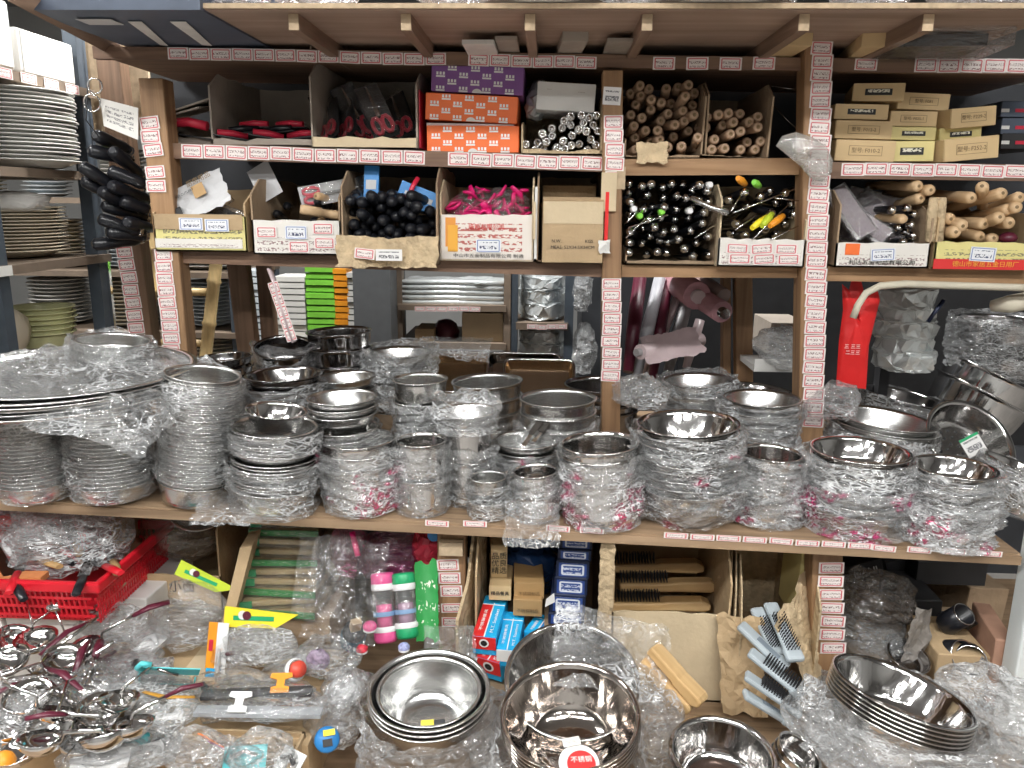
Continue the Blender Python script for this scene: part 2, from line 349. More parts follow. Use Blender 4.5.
def obj(name, data, mat=None, parent=None, loc=(0, 0, 0), rot=(0, 0, 0)):
    if isinstance(data, MB): data = data.mesh(name, mat)
    o = bpy.data.objects.new(name, data); col.objects.link(o); o.location = loc
    if isinstance(rot, Matrix): o.rotation_euler = rot.to_euler()
    else: o.rotation_euler = rot
    if parent is not None: o.parent = parent
    return o
def tag(o, label=None, cat=None, group=None, kind=None):
    if label: o['label'] = label
    if cat: o['category'] = cat
    if group: o['group'] = group
    if kind: o['kind'] = kind
    return o
def thing(name, label, cat, loc=(0, 0, 0), rot=(0, 0, 0), group=None):
    return tag(obj(name, None, None, None, loc, rot), label, cat, group)
def dup(o, loc=None, rot=None, parent=None, label=None, group=None):
    c = o.copy(); col.objects.link(c)
    if parent is not None: c.parent = parent
    if loc is not None: c.location = loc
    if rot is not None: c.rotation_euler = rot.to_euler() if isinstance(rot, Matrix) else rot
    if label: c['label'] = label
    if group: c['group'] = group
    for ch in [k for k in o.children]: dup(ch, parent=c)
    return c
def bev(o, w=.003, seg=2):
    m = o.modifiers.new('bevel', 'BEVEL'); m.width = w; m.segments = seg; m.limit_method = 'ANGLE'; return o
def align(d, up=Vector((0, 0, 1))):
    """matrix whose local Z is d"""
    return Vector(d).normalized().to_track_quat('Z', 'Y').to_matrix()
def aligny(d):
    """matrix whose local -Y points along d (towards the viewer)"""
    return Vector(d).normalized().to_track_quat('-Y', 'Z').to_matrix()
def fb(x0, y0, x1, y1, Y, z=None):
    """front rectangle in pixels on plane Y -> bottom centre, width, height (z: rest on that height)"""
    A, B = PY(x0, y1, Y), PY(x1, y1, Y); T = PY((x0+x1)/2, y0, Y); c = (A+B)/2
    h = T.z-c.z
    if z is not None: h = T.z-z; c.z = z
    return c, (B-A).length, h
_tc = {}
def text(name, s, size, mat, parent, loc, rot=(math.pi/2, 0, 0), width=None, align_='CENTER'):
    cu = bpy.data.curves.new('t', 'FONT'); cu.body = s; cu.size = size; cu.align_x = align_; cu.align_y = 'CENTER'; cu.extrude = .0002; cu.resolution_u = 2
    to = bpy.data.objects.new('t', cu); col.objects.link(to)
    bpy.context.view_layer.update()
    me = bpy.data.meshes.new_from_object(to.evaluated_get(bpy.context.evaluated_depsgraph_get()))
    bpy.data.objects.remove(to); bpy.data.curves.remove(cu)
    me.name = name; me.materials.clear(); me.materials.append(mat)
    if width and len(me.vertices):
        xs = [v.co.x for v in me.vertices]; k = width/max(1e-6, max(xs)-min(xs))
        for v in me.vertices: v.co.x *= k
    o = obj(name, me, None, parent, loc, rot); return o
def nz3(p, f, seed=0): return noise.noise(Vector((p[0]*f+seed*3.1, p[1]*f-seed*1.7, p[2]*f+seed*.9)))

# ---- flat printed plate (tag), shared meshes
_plates = {}
def plate(name, w, h, mat, parent, loc, rot=(0, 0, 0), t=.0008):
    k = (name, round(w, 4), round(h, 4), mat.name)
    if k not in _plates:
        _plates[k] = MB().box((0, 0, 0), (w, t, h)).mesh(name, mat)
    return obj(name, _plates[k], None, parent, loc, rot)

# ---- lathed dishes
def dish_profile(Rr, rb, h, p=.6, flange=.006, t=.0012, n=9, round_=.12):
    """bottom centre -> outer wall -> rim -> inner wall -> inner bottom centre"""
    Rw = Rr-flange; out = [(.0005, 0), (rb*.55, 0), (rb*.92, 0.0)]
    for k in range(1, n+1):
        u = k/n; out.append((rb+(Rw-rb)*(u**p), h*(.02+.975*u) if k > 1 else h*.06))
    rim = [(Rw+flange*.4, h*.999), (Rr-.0006, h-.0012), (Rr, h+.0006), (Rr-.0012, h+.0018), (Rw+flange*.3, h+.0016)]
    inn = [(r-t*1.6, z+t) for r, z in out[::-1] if r > t*3]
    return out+rim+inn+[(.0005, t)]
_dc = {}
def dish_mesh(name, Rr, rb, h, p, flange, mat, seg=44):
    k = (name, round(Rr, 3), round(rb, 3), round(h, 3), p, flange, mat.name)
    if k not in _dc: _dc[k] = MB().lathe(dish_profile(Rr, rb, h, p, flange), seg).mesh(name, mat)
    return _dc[k]
KINDS = {  # rb/R, h/R, p, flange/R
    'bowl': (.55, .62, .55, .05), 'basin': (.66, .50, .6, .07), 'pot': (.90, 1.1, .25, .05), 'deep': (.78, .85, .4, .05),
    'plate': (.6, .12, .8, .12), 'pan': (.85, .30, .5, .06), 'mixing': (.42, .72, .5, .04), 'tray': (.90, .06, .8, .05)}
def rim_r(kind, u):
    rb, h, p, fl = KINDS[kind]; return rb+(1-fl-rb)*(max(0, u)**p)

# ---- crumpled film
SMOOTHF = ('plastic_bag_grey', 'dark_bag', 'green_pack_print', 'red_bag', 'maroon_plastic', 'wrapping_paper', 'cardboard_torn', 'cream_porcelain', 'pale_pink_sheet')
def crumple(v, amp, seed, f=18):
    p = Vector(v); o = Vector((seed*7.3, seed*1.9, seed))
    a = noise.noise(p*f*.55+o); q = Vector((p.x*f*.9+p.z*f*.8, p.y*f*.9-p.z*f*.5, p.z*f*1.5))+o
    r1 = (1-min(1, abs(noise.noise(q))*2.2))**2; r2 = (1-min(1, abs(noise.noise(q*2.1))*2.4))**2
    b = noise.noise(p*f*2.6+o)
    return amp*(a*.9+r1*.75+r2*.35+b*.35-.15)
def wrap_mesh(name, rad, H, amp, seed, mat, seg=84, rows=30, f=18, squash=None):
    """film tube around the local Z axis; rad: list of (t, r)"""
    rg = random.Random(seed); vs = []
    def ri(t):
        for (a, ra), (b, rb_) in zip(rad, rad[1:]):
            if t <= b: return ra+(rb_-ra)*(t-a)/max(1e-6, b-a)
        return rad[-1][1]
    for i in range(rows+1):
        for j in range(seg):
            t = i/rows; a = 2*math.pi*(j+rg.uniform(-.2, .2)+.5*(i % 2))/seg; r = ri(t)
            z = H*t+rg.uniform(-.2, .2)*H/rows*(0 if i in (0, ) else 1)
            if i == rows: z += .016*noise.noise(Vector((math.cos(a)*2, math.sin(a)*2, seed)))
            p = Vector((r*math.cos(a), r*math.sin(a), z)); d = crumple(p, amp, seed, f)
            if i == 0: d *= .4
            vs.append((p.x+math.cos(a)*d, p.y+math.sin(a)*d, max(.001, p.z+.25*d)))
    fs = []
    for i in range(rows):
        for j in range(seg):
            k = (j+1) % seg
            q = (i*seg+j, i*seg+k, (i+1)*seg+k, (i+1)*seg+j)
            if (i+j) % 2: fs += [(q[0], q[1], q[2]), (q[0], q[2], q[3])]
            else: fs += [(q[0], q[1], q[3]), (q[1], q[2], q[3])]
    return MB().add(vs, fs, mat.name in SMOOTHF).mesh(name, mat)
def bag_mesh(name, d, amp, seed, mat, seg=40, rings=24, f=22, floor=True, sq=.7):
    """crumpled closed bag, size d=(x,y,z), base at z=0"""
    rg = random.Random(seed); vs = []; fs = []
    for i in range(rings+1):
        for j in range(seg):
            ph = math.pi*min(max((i+rg.uniform(-.3, .3))/rings, 0.02), .98); a = 2*math.pi*(j+rg.uniform(-.3, .3)+.5*(i % 2))/seg
            seg_=0; sx = math.copysign(abs(math.sin(ph))**sq, 1)
            p = Vector((math.cos(a)*sx*d[0]/2, math.sin(a)*sx*d[1]/2, -math.copysign(abs(math.cos(ph))**(sq if sq < .6 else 1), math.cos(ph))*d[2]/2))
            q = p.normalized(); dd = crumple(p, amp, seed, f); p = p+q*dd
            p.z += d[2]/2
            vs.append((p.x, p.y, max(.001, p.z) if floor else p.z))
    for i in range(rings):
        for j in range(seg):
            k = (j+1) % seg; q = (i*seg+j, i*seg+k, (i+1)*seg+k, (i+1)*seg+j)
            fs += [(q[0], q[1], q[2]), (q[0], q[2], q[3])] if (i+j) % 2 else [(q[0], q[1], q[3]), (q[1], q[2], q[3])]
    return MB().add(vs, fs, mat.name in SMOOTHF).mesh(name, mat)
def sheet_mesh(name, w, l, amp, seed, mat, nx=26, ny=26, f=16, drape=None, thick=0):
    """crumpled sheet in local XY, z = noise (+ drape(u,v))"""
    rg = random.Random(seed); vs = []; fs = []; uv = []
    for i in range(ny+1):
        for j in range(nx+1):
            u, v = j/nx, i/ny; x = (u-.5)*w+rg.uniform(-.3, .3)*w/nx; y = (v-.5)*l+rg.uniform(-.3, .3)*l/ny
            x *= 1+.12*noise.noise(Vector((seed, v*3, 0))); y *= 1+.12*noise.noise(Vector((u*3, seed, 5)))
            z = abs(crumple((x, y, seed*.1), amp, seed, f))+(drape(u, v) if drape else 0)
            vs.append((x, y, z))
    for i in range(ny):
        for j in range(nx):
            a = i*(nx+1)+j; q = (a, a+1, a+nx+2, a+nx+1)
            c4 = [(j/nx, i/ny), ((j+1)/nx, i/ny), ((j+1)/nx, (i+1)/ny), (j/nx, (i+1)/ny)]
            for t3 in (((0, 1, 2), (0, 2, 3)) if (i+j) % 2 else ((0, 1, 3), (1, 2, 3))):
                fs.append(tuple(q[k] for k in t3)); uv.append(tuple(c4[k] for k in t3))
    return MB().add(vs, fs, mat.name in SMOOTHF, uv).mesh(name, mat)

def pillow(name, pix, Y, bulge, mat, amp=.006, seed=1, rings=7, smooth=True):
    """soft bag whose outline is given by pixels on plane Y; returns mesh (local to the outline centre) and that centre"""
    P = [PY(x, y, Y) for x, y in pix]; n = len(P); Q = []
    for i in range(n):
        for k in range(4): Q.append(P[i].lerp(P[(i+1) % n], k/4))
    c = sum(Q, Vector())/len(Q); n = len(Q); vs = []; fs = []
    for side in (-1, 1):
        for r in range(rings+1):
            s_ = 1-r/rings*.97
            for q in Q:
                p = (q-c)*s_; b_ = bulge*math.sqrt(max(0, 1-s_*s_)); d = crumple(p+Vector((0, side, 0)), amp, seed, 16) if r else 0
                vs.append((p.x, side*(b_)-d, p.z+d*.3))
        o = (0 if side < 0 else (rings+1)*n)
        for r in range(rings):
            for k in range(n):
                a, b2 = o+r*n+k, o+r*n+(k+1) % n; f = (a, b2, b2+n, a+n); fs.append(f if side > 0 else f[::-1])
        fs.append(tuple(o+rings*n+k for k in range(n)))
    return MB().add(vs, fs, smooth).mesh(name, mat), c
# ---- cartons
def jag_top(w, h, rg, amp, n=9):
    pts = [(-w/2, 0), (w/2, 0)]
    for k in range(n+1):
        x = w/2-w*k/n; pts.append((x, h+(rg.uniform(-amp, amp*.4) if amp else 0)))
    return pts
def panel(name, w, h, t, mat, parent, loc, rot, rg=None, amp=0, n=9):
    return obj(name, MB().prism(jag_top(w, h, rg or rnd, amp, n if amp else 1), -t/2, t/2), mat, parent, loc, rot)
def open_carton(name, label, c, w, d, h, hf=None, mat=CARTON, front=None, rz=0, tilt=0, hl=None, hr=None, jag=0, seed=1, flaps=(), group=None, rx=0, hb=None, bottom=True, t=.004, cat='carton'):
    """open box, front panel (towards -Y) of height hf; c = bottom centre of the front"""
    rg = random.Random(seed); T = thing(name, label, cat, c, (rx, tilt, rz), group)
    hf = h if hf is None else hf; hl = h if hl is None else hl; hr = h if hr is None else hr; hb = h if hb is None else hb
    if bottom: obj('bottom_panel', MB().box((0, d/2, t/2), (w, d, t)), mat, T)
    if hf > 0: panel('front_panel', w, hf, t, front or mat, T, (0, t/2, 0), (0, 0, 0), rg, jag)
    panel('back_panel', w, hb, t, mat, T, (0, d-t/2, 0), (0, 0, 0), rg, jag*.5)
    for sx, hh in ((-1, hl), (1, hr)):
        # side slopes from the front height up to its own height
        pts = [(0, 0), (d, 0), (d, hb)]
        k = 6
        for i in range(1, k+1):
            u = 1-i/k; pts.append((d*u, hh+(rg.uniform(-jag, jag*.3) if jag else 0) if u > .12 or hf > hh*.8 else min(hh, max(hf, hh*.8))))
        obj('side_panel', MB().prism(pts, -t/2, t/2), mat, T, (sx*(w/2-t/2), 0, 0), (0, 0, math.pi/2))
    for (side, ln, ang) in flaps:
        if side == 'F': panel('flap', w*.98, ln, t*.8, mat, T, (0, 0, hf), (R(ang), 0, 0), rg, jag*.6)
        if side == 'B': panel('flap', w*.98, ln, t*.8, mat, T, (0, d, hb), (R(-ang), 0, 0), rg, jag*.6)
        if side == 'L': panel('flap', d*.95, ln, t*.8, mat, T, (-w/2, d/2, hl), (R(ang), 0, R(-90)), rg, jag*.6)
        if side == 'R': panel('flap', d*.95, ln, t*.8, mat, T, (w/2, d/2, hr), (R(ang), 0, R(90)), rg, jag*.6)
    return T
def closed_box(name, label, c, w, d, h, mat, rz=0, ry=0, rx=0, group=None, cat='box', lidline=True):
    """closed carton: body and lid flap; c = bottom centre of the front face"""
    T = thing(name, label, cat, c, (rx, ry, rz), group)
    b = bev(obj('body', MB().box((0, d/2, h/2), (w, d, h)), mat, T), min(.002, h*.06), 1)
    if lidline: obj('end_flap', MB().box((0, -.0006, h*.5), (w*.985, .0012, h*.965)), mat, T)
    return T
# ------------------------------------------------------------------ room
def struct(name, mb, mat): return tag(obj(name, mb, mat), kind='structure')
struct('floor', MB().box((0, -.3, -.05), (8.4, 8.6, .1)), CONCRETE)
struct('ceiling', MB().box((0, -.3, 2.85), (8.4, 8.6, .1)), CEILP)
struct('wall_back', MB().box((0, 4.0, 1.4), (8.4, .1, 2.9)), WALLP)
struct('wall_front', MB().box((0, -4.6, 1.4), (8.4, .1, 2.9)), WALLP)
struct('wall_left', MB().box((-4.15, -.3, 1.4), (.1, 8.6, 2.9)), WALLP)
struct('wall_right', MB().box((4.15, -.3, 1.4), (.1, 8.6, 2.9)), WALLP)
lampT = None
for i, (lx, ly, pw) in enumerate(LAMPS):
    if lampT is None:
        lampT = thing('ceiling_lamp', 'white tube lamp fixture on the shop ceiling', 'lamp', (lx, ly, 2.80), group='tube lamps on the ceiling')
        obj('housing', MB().box((0, 0, -.02), (.95, .14, .04)), WHITEP, lampT)
        for k in (-.03, .03): obj('tube', MB().tube([(-.42, k, -.052), (.42, k, -.052)], .008, 8), EMIT, lampT)
    else: dup(lampT, (lx, ly, 2.80))

# ------------------------------------------------------------------ the shelving
def lin(a, b):
    """height along a sloping edge through world points a, b"""
    return lambda x: a.z+(b.z-a.z)*(x-a.x)/(b.x-a.x)
UNIT = thing('shelving_unit', 'rough wooden shelving unit covered in pink-bordered price tags', 'shelving', (0, 0, 0))
SH = {}
def shelf(key, x0, y0, x1, y1, th, mat, name, Yf=0, Yb=.44, extra=None):
    a, b = PY(x0, y0, Yf), PY(x1, y1, Yf); t = th*mpp((a+b)/2); SH[key] = lin(a, b)
    lip = .022
    m = MB().hexa([(a.x, Yf, a.z-t), (b.x, Yf, b.z-t), (b.x, Yf, b.z), (a.x, Yf, a.z)], [(a.x, Yf+lip, a.z-t), (b.x, Yf+lip, b.z-t), (b.x, Yf+lip, b.z), (a.x, Yf+lip, a.z)])
    e = obj(name, m, mat, UNIT)
    m = MB().hexa([(a.x, Yf+lip, a.z-.016), (b.x, Yf+lip, b.z-.016), (b.x, Yf+lip, b.z), (a.x, Yf+lip, a.z)], [(a.x, Yb, a.z-.016), (b.x, Yb, b.z-.016), (b.x, Yb, b.z), (a.x, Yb, a.z)])
    obj('shelf_plank', m, SHELFW, UNIT)
    return e
def tagrow(parent, x0, y0, x1, y1, n, h, Yf=0, skip=(), wpx=None, mat=TAG):
    """price tags along an edge, from pixel (x0,y0) to (x1,y1) = centres of first and last"""
    for i in range(n):
        if i in skip: continue
        u = i/max(1, n-1); p = PY(x0+(x1-x0)*u, y0+(y1-y0)*u+rnd.uniform(-.5, .5), Yf-.0015-.0006*(i % 2)); k = mpp(p)
        wp = wpx or abs(x1-x0)/max(1, n-1)*.97
        plate('price_tag', round(wp*k, 3), round(h*k, 3), mat, parent, p, (0, math.atan2(y1-y0, x1-x0)*.9+rnd.uniform(-.03, .03), 0))
def tagcol(parent, x0, y0, x1, y1, n, wpx, hpx, Yf=0, skip=(), mat=TAG, jx=.7):
    for i in range(n):
        if i in skip: continue
        u = i/max(1, n-1); p = PY(x0+(x1-x0)*u+rnd.uniform(-jx, jx), y0+(y1-y0)*u, Yf-.0015-.0006*(i % 2)); k = mpp(p)
        plate('price_tag', round(wpx*k, 3), round(hpx*k, 3), mat, parent, p, (0, rnd.uniform(-.035, .035)-math.atan2(x1-x0, y1-y0)*.6, 0))
# top board with joists and its cargo
TB = []
zt = PY(600, 10, -.32).z
def topz(x, y): return zt
a, b = PY(330, 8, -.32), PY(1075, 9, -.32)
board = MB().hexa([(-.665, -.32, zt), (b.x, -.32, zt), (b.x, -.32, zt+.012), (-.665, -.32, zt+.012)], [(-.80, .45, zt), (b.x, .45, zt), (b.x, .45, zt+.012), (-.80, .45, zt+.012)])
topb = obj('top_board', board, PLY, UNIT)
obj('board_edge', MB().box(((-.665+b.x)/2, -.324, zt+.006), (b.x+.665, .006, .009)), ENDW, topb)
for px in (292, 405, 530, 648, 806, 931):
    p = PY(px, 18, -.30); jw, jh = .020, .030
    j = obj('joist', MB().box((p.x, .06, zt-jh/2), (jw, .70, jh)), JOISTW, topb)
    obj('joist_end', MB().box((p.x, -.291, zt-jh/2), (jw*.96, .002, jh*.96)), ENDW, j)
# beam
beam = shelf('beam', 92, 46, 1075, 62, 12, SHELFW, 'beam')
tagrow(beam, 178, 53.5, 586, 62.5, 20, 11.5, skip=(13,))
tagrow(beam, 664, 63.5, 764, 63.5, 4, 12, wpx=22)
tagrow(beam, 866, 64.5, 866, 64.5, 1, 11, wpx=22)
tagrow(beam, 926, 65, 1064, 67, 7, 13)
# row 1
r1l = shelf('r1l', 172, 143, 602, 156, 15, SHELFW, 'shelf_edge'); tagrow(r1l, 192, 151, 592, 163.5, 19, 13, skip=(11,))
r1m = shelf('r1m', 622, 159, 803, 158, 16, SHELFL, 'shelf_edge')
r1r = shelf('r1r', 832, 162, 1075, 165, 16, SHELFW, 'shelf_edge'); tagrow(r1r, 853, 169, 1063, 172, 10, 12.5)
# row 2
r2l = shelf('r2l', 152, 249, 604, 264, 13, SHELFW, 'shelf_edge')
r2m = shelf('r2m', 622, 265, 802, 266, 12, SHELFL, 'shelf_edge')
r2r = shelf('r2r', 828, 266, 1075, 270, 15, SHELFL, 'shelf_edge')
# dark boarding behind the two upper rows
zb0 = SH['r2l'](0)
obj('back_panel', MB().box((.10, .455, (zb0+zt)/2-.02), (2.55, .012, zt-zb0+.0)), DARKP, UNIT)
# main board
A, B = PY(130, 506, -.45), PY(1010, 553, -.45)
SH['bd'] = lin(A, B)
def bdz(x): return SH['bd'](x)
xl, xr = -1.255, B.x+.02
tb = 9*mpp((A+B)/2)
def bq(y, dz): return [(xl, y, bdz(xl)-tb+dz), (xr, y, bdz(xr)-tb+dz), (xr, y, bdz(xr)+dz), (xl, y, bdz(xl)+dz)]
mainb = obj('main_board', MB().hexa(bq(-.45, 0), bq(.50, 0)), BOARDW, UNIT)
lip = obj('board_edge', MB().hexa([(p[0], -.456, p[2]-.004) for p in bq(0, 0)], [(p[0], -.45, p[2]-.004) for p in bq(0, 0)]), BOARDW, mainb)
for x0, y0, x1, y1, n in ((437, 523, 475, 524, 2), (558, 529, 592, 531, 2), (676, 536, 860, 546, 8), (884, 548, 990, 554, 4)):
    tagrow(lip, x0, y0, x1, y1, n, 6, Yf=-.456, wpx=24)
def post(name, xt, yt, xb, yb, wpx, mat, Y=0, dp=.055, zbot=None, ztop=None):
    a, b = PY(xt, yt, Y), PY(xb, yb, Y); k = mpp(a)*wpx/2
    if zbot is not None: b = b+(a-b)*((zbot-b.z)/(a.z-b.z))
    if ztop is not None: a = a+(a-b)*((ztop-a.z)/(a.z-b.z))
    m = MB().hexa([(b.x-k, Y, b.z), (b.x+k, Y, b.z), (a.x+k, Y, a.z), (a.x-k, Y, a.z)], [(b.x-k, Y+dp, b.z), (b.x+k, Y+dp, b.z), (a.x+k, Y+dp, a.z), (a.x-k, Y+dp, a.z)])
    return bev(obj(name, m, mat, UNIT), .002, 1), a, b
zbd0 = bdz(0)
p1, _, _ = post('post', 150, 78, 178, 371, 25, POSTW, -.022, zbot=bdz(-.8))
tagcol(p1, 149, 123, 153, 150, 3, 20, 12.5, -.022); tagcol(p1, 155, 172, 156, 186, 2, 20, 12, -.022)
tagcol(p1, 163, 255, 173, 362, 10, 18, 11.5, -.022)
p2, _, _ = post('post', 613, 70, 611, 426, 20, POSTW, -.022, zbot=bdz(.2))
plate('price_tag', .04, .038, TAGW, p2, PY(612, 96, -.024), (0, .05, 0))
tagcol(p2, 614, 122, 614, 178, 5, 19, 13, -.022); tagcol(p2, 612, 284, 611, 376, 9, 19, 11, -.022)
plate('price_tag', .02, .05, ENDW, p2, PY(621, 178, -.024))
p3, _, _ = post('post', 819, 38, 811, 428, 27, POSTW, -.03, zbot=bdz(.7), dp=.06)
tagcol(p3, 822, 48, 813, 421, 29, 21, 12.8, -.03)
p0, _, _ = post('post', 106, 50, 141, 335, 24, POSTD, .30, dp=.05, zbot=bdz(-.95))
tagcol(p0, 125, 252, 136, 328, 7, 17, 11.5, .30)
# rear posts that carry the shelves, seen through the gap over the board
for xt, yt, xb, yb, wp, Yq in ((236, 262, 246, 345, 20, .40), (262, 262, 268, 340, 14, .44), (744, 272, 745, 392, 17, .40), (727, 272, 727, 388, 8, .42)):
    post('rear_post', xt, yt, xb, yb, wp, POSTD if xt < 300 else POSTW, Yq, dp=.04, zbot=bdz(PY(xb, yb, Yq).x), ztop=SH['r2m'](0)-.02)
# low platform in front, and the posts under the main board
ZP = .47
lowp = tag(obj('low_platform', MB().box((.115, -.45, ZP-.02), (2.67, 1.35, .04)), BOARDW), 'low wooden platform under the heaped goods', 'platform')
for x in (-1.15, .1, 1.35):
    for y in (-1.05, .15): obj('leg', MB().box((x, y, (ZP-.04)/2), (.06, .06, ZP-.04)), POSTD, lowp)
for i, (xt, yt, xb, yb, wp, mt) in enumerate(((451, 530, 452, 660, 28, POSTW), (828, 548, 826, 680, 30, POSTW))):
    q, a, b = post('lower_post', xt, yt, xb, yb, wp, mt, -.40, zbot=ZP, ztop=bdz(0)-.02-.01*i)
    if i == 0:
        tagcol(q, 448, 565, 451, 591, 3, 22, 12, -.40); tagcol(q, 451, 608, 452, 622, 2, 21, 10, -.40)
        obj('end_block', MB().box((PY(452, 545, -.40).x, -.412, PY(452, 545, -.40).z), (.048, .02, .028)), ENDW, q)
    else: tagcol(q, 831, 568, 833, 648, 7, 25, 12, -.40)
# ------------------------------------------------------------------ row 1 and row 2: handles, cartons, boxes
def darts(x0, y0, x1, y1, n, dmin, seed, inside=None):
    rg = random.Random(seed); pts = []
    for _ in range(6000):
        if len(pts) >= n: break
        p = (rg.uniform(x0, x1), rg.uniform(y0, y1))
        if inside and not inside(*p): continue
        if all((p[0]-q[0])**2+(p[1]-q[1])**2 > dmin*dmin for q in pts): pts.append(p)
    return pts
def ylathe(prof, seg=14): # lathe whose axis is -Y (profile z -> -y): first point is the far end
    return MB().lathe(prof, seg, Matrix.Rotation(math.pi/2, 4, 'X'))
_H = {}
def handle_mesh(kind, r, L):
    k = (kind, round(r, 4), round(L, 3))
    if k in _H: return _H[k]
    if kind == 'wood':
        a = ylathe([(.0004, -L), (r*.8, -L), (r*.85, -L*.6), (r, -.04), (r*1.02, -.006), (r*.86, 0), (r*.35, 0), (r*.3, -.004), (.0004, -.004)]).mesh('handle', BEECHD)
        b = ylathe([(r*.42, .0003), (r*.30, .0005), (r*.22, -.003), (.0004, -.003)], 10).mesh('hanging_hole', INKB)
        _H[k] = (a, 'hanging_hole', b)
    elif kind == 'pale':
        a = ylathe([(.0004, -L), (r*.75, -L), (r*.9, -L*.55), (r*.82, -L*.35), (r, -.05), (r*1.03, -.008), (r*.8, 0), (.0004, 0)]).mesh('handle', BEECH)
        b = ylathe([(r*.30, .0004), (r*.20, .0008), (.0004, .0004)], 10).mesh('hanging_hole', INKB)
        _H[k] = (a, 'hanging_hole', b)
    elif kind == 'steel':
        a = ylathe([(.0004, -L), (r, -L), (r, -.003), (r*.9, 0), (r*.78, 0)], 16).mesh('tube', CHROME)
        b = ylathe([(r*.80, -.0005), (r*.6, -.002), (r*.5, .0002), (.0004, .001)], 12).mesh('end_plug', STEELP)
        _H[k] = (a, 'end_plug', b)
    elif kind == 'capped':
        a = ylathe([(.0004, -L), (r*.7, -L), (r*.85, -L*.5), (r, -.03), (r, -.012)], 14).mesh('grip', BLACK)
        b = ylathe([(r*1.02, -.013), (r*1.0, -.005), (r*.8, 0), (r*.4, .003), (.0004, .004)], 14).mesh('end_cap', CHROME)
        _H[k] = (a, 'end_cap', b)
    elif kind == 'black':
        a = ylathe([(.0004, -L), (r*.7, -L), (r*.8, -L*.6), (r*1.05, -.05), (r*1.1, -.02), (r*.95, -.006), (r*.5, .001), (.0004, .002)], 14).mesh('grip', BLACK)
        b = ylathe([(r*.34, .0014), (r*.22, .003), (.0004, .003)], 8).mesh('hanging_eye', BLACKM)
        _H[k] = (a, 'hanging_eye', b)
    return _H[k]
def bundle(name, pts, kind, r, L, Y0, Y1, label, cat, group, seed, spread=.14, lift=.04, accents=None):
    rg = random.Random(seed)
    for i, (px, py) in enumerate(pts):
        Y = rg.uniform(Y0, Y1); p = PY(px, py, Y); m, cn, cm = handle_mesh(kind, r, L)
        d = Vector((rg.gauss(0, spread), -1, rg.gauss(lift, spread*.6)))
        o = tag(obj(name, m, None, None, p, aligny(d)), label, cat, group); obj(cn, cm, None, o)
def knife_card(name, label, p, ry, rz, rx, w, h, hmat, group, cardmat=BLACKM):
    """blister card: backing card, red handle loops, blade, clear blister"""
    T = thing(name, label, 'scissors', p, (rx, ry, rz), group)
    obj('backing_card', MB().box((0, 0, h/2), (w, .002, h)), cardmat, T)
    for s in (-1, 1):
        pts = [(s*(w*.2+math.cos(a)*w*.17), -.008, h*.22+math.sin(a)*h*.15) for a in [k*math.pi/5 for k in range(11)]]
        obj('handle_loop', MB().tube(pts, w*.085, 6, False), hmat, T)
    obj('blade', MB().prism([(-w*.1, h*.38), (w*.1, h*.38), (w*.03, h*.92), (-w*.01, h*.95)], -.009, -.007), STEELP, T)
    obj('blister', MB().box((0, -.007, h*.5), (w*.9, .016, h*.9)), FILMT, T)
    return T
Z1l, Z1m, Z1r, Z2l, Z2m, Z2r = (SH[k] for k in ('r1l', 'r1m', 'r1r', 'r2l', 'r2m', 'r2r'))

# --- row 1, left bay: slanting cardboard, two open cartons of carded scissors
c, wd, h = fb(168, 95, 214, 141, .06, Z1l(-.85))
T = open_carton('open_carton', 'low grey carton in the corner beside the left post', c, wd, .25, h*.5, h*.18, CARTONG, jag=.004, seed=3)
for k, (px, py, an) in enumerate(((182, 108, -.25), (196, 100, -.30))):
    tag(obj('cardboard_sheet', MB().box((0, 0, 0), (.15, .20, .004)), CARTONG, None, PY(px+4, py+6, .14), (R(8), an, 0)), ('lower', 'upper')[k]+' loose grey cardboard sheet slanting beside the left post', 'cardboard', None)
o = thing('carded_scissors', 'scissors with red handle lying under grey cardboard sheets', 'scissors', PY(190, 136, .05))
obj('backing_card', MB().box((0, .05, 0), (.14, .10, .003), Matrix.Rotation(.15, 3, 'Y')), BLACKM, o); obj('grip', MB().tube([(-.05, 0, .03), (0, 0, .032), (.045, 0, .022)], .011, 8), REDH, o)
def carded(n, region, seed, label, group, Y0, Y1, ang, hpx=62):
    rg = random.Random(seed)
    for i in range(n):
        u = (i+.5)/n; px = region[0]+(region[2]-region[0])*u; py = region[3]-(region[3]-region[1])*rg.uniform(0, .35)
        p = PY(px, py, rg.uniform(Y0, Y1)); k = mpp(p)
        knife_card('carded_scissors', label, p, ang+rg.uniform(-.25, .25), rg.uniform(-.5, .5), rg.uniform(-.7, -.35), .062, hpx*k, REDH, group)
c, wd, h = fb(212, 70, 314, 146, .02, Z1l(-.65))
open_carton('open_carton', 'grey open-fronted carton with a few red-handled packs', c, wd, .34, h, h*.10, CARTONG, hl=h, hr=h*.85, jag=.006, seed=5)
for i in range(7):
    p = PY(232+i*12, 139-(i % 3)*5, .06+.03*(i % 3))
    T = thing('knife_pack', 'black knife pack with red grip lying flat in the grey carton', 'knife', p, (R(-6), R(rnd.uniform(-9, 9)), R(rnd.uniform(-30, 30))), 'flat knife packs in the grey carton')
    obj('backing_card', MB().box((0, .05, 0), (.09, .14, .003)), BLACKM, T)
    obj('grip', MB().tube([(-.035, -.01, .008), (0, -.012, .011), (.035, -.01, .008)], .008, 8), REDH if i % 3 != 1 else BLACK, T)
    obj('blade', MB().box((0, .05, .004), (.02, .09, .002)), STEELP, T)
c, wd, h = fb(312, 60, 418, 150, .0, Z1l(-.42))
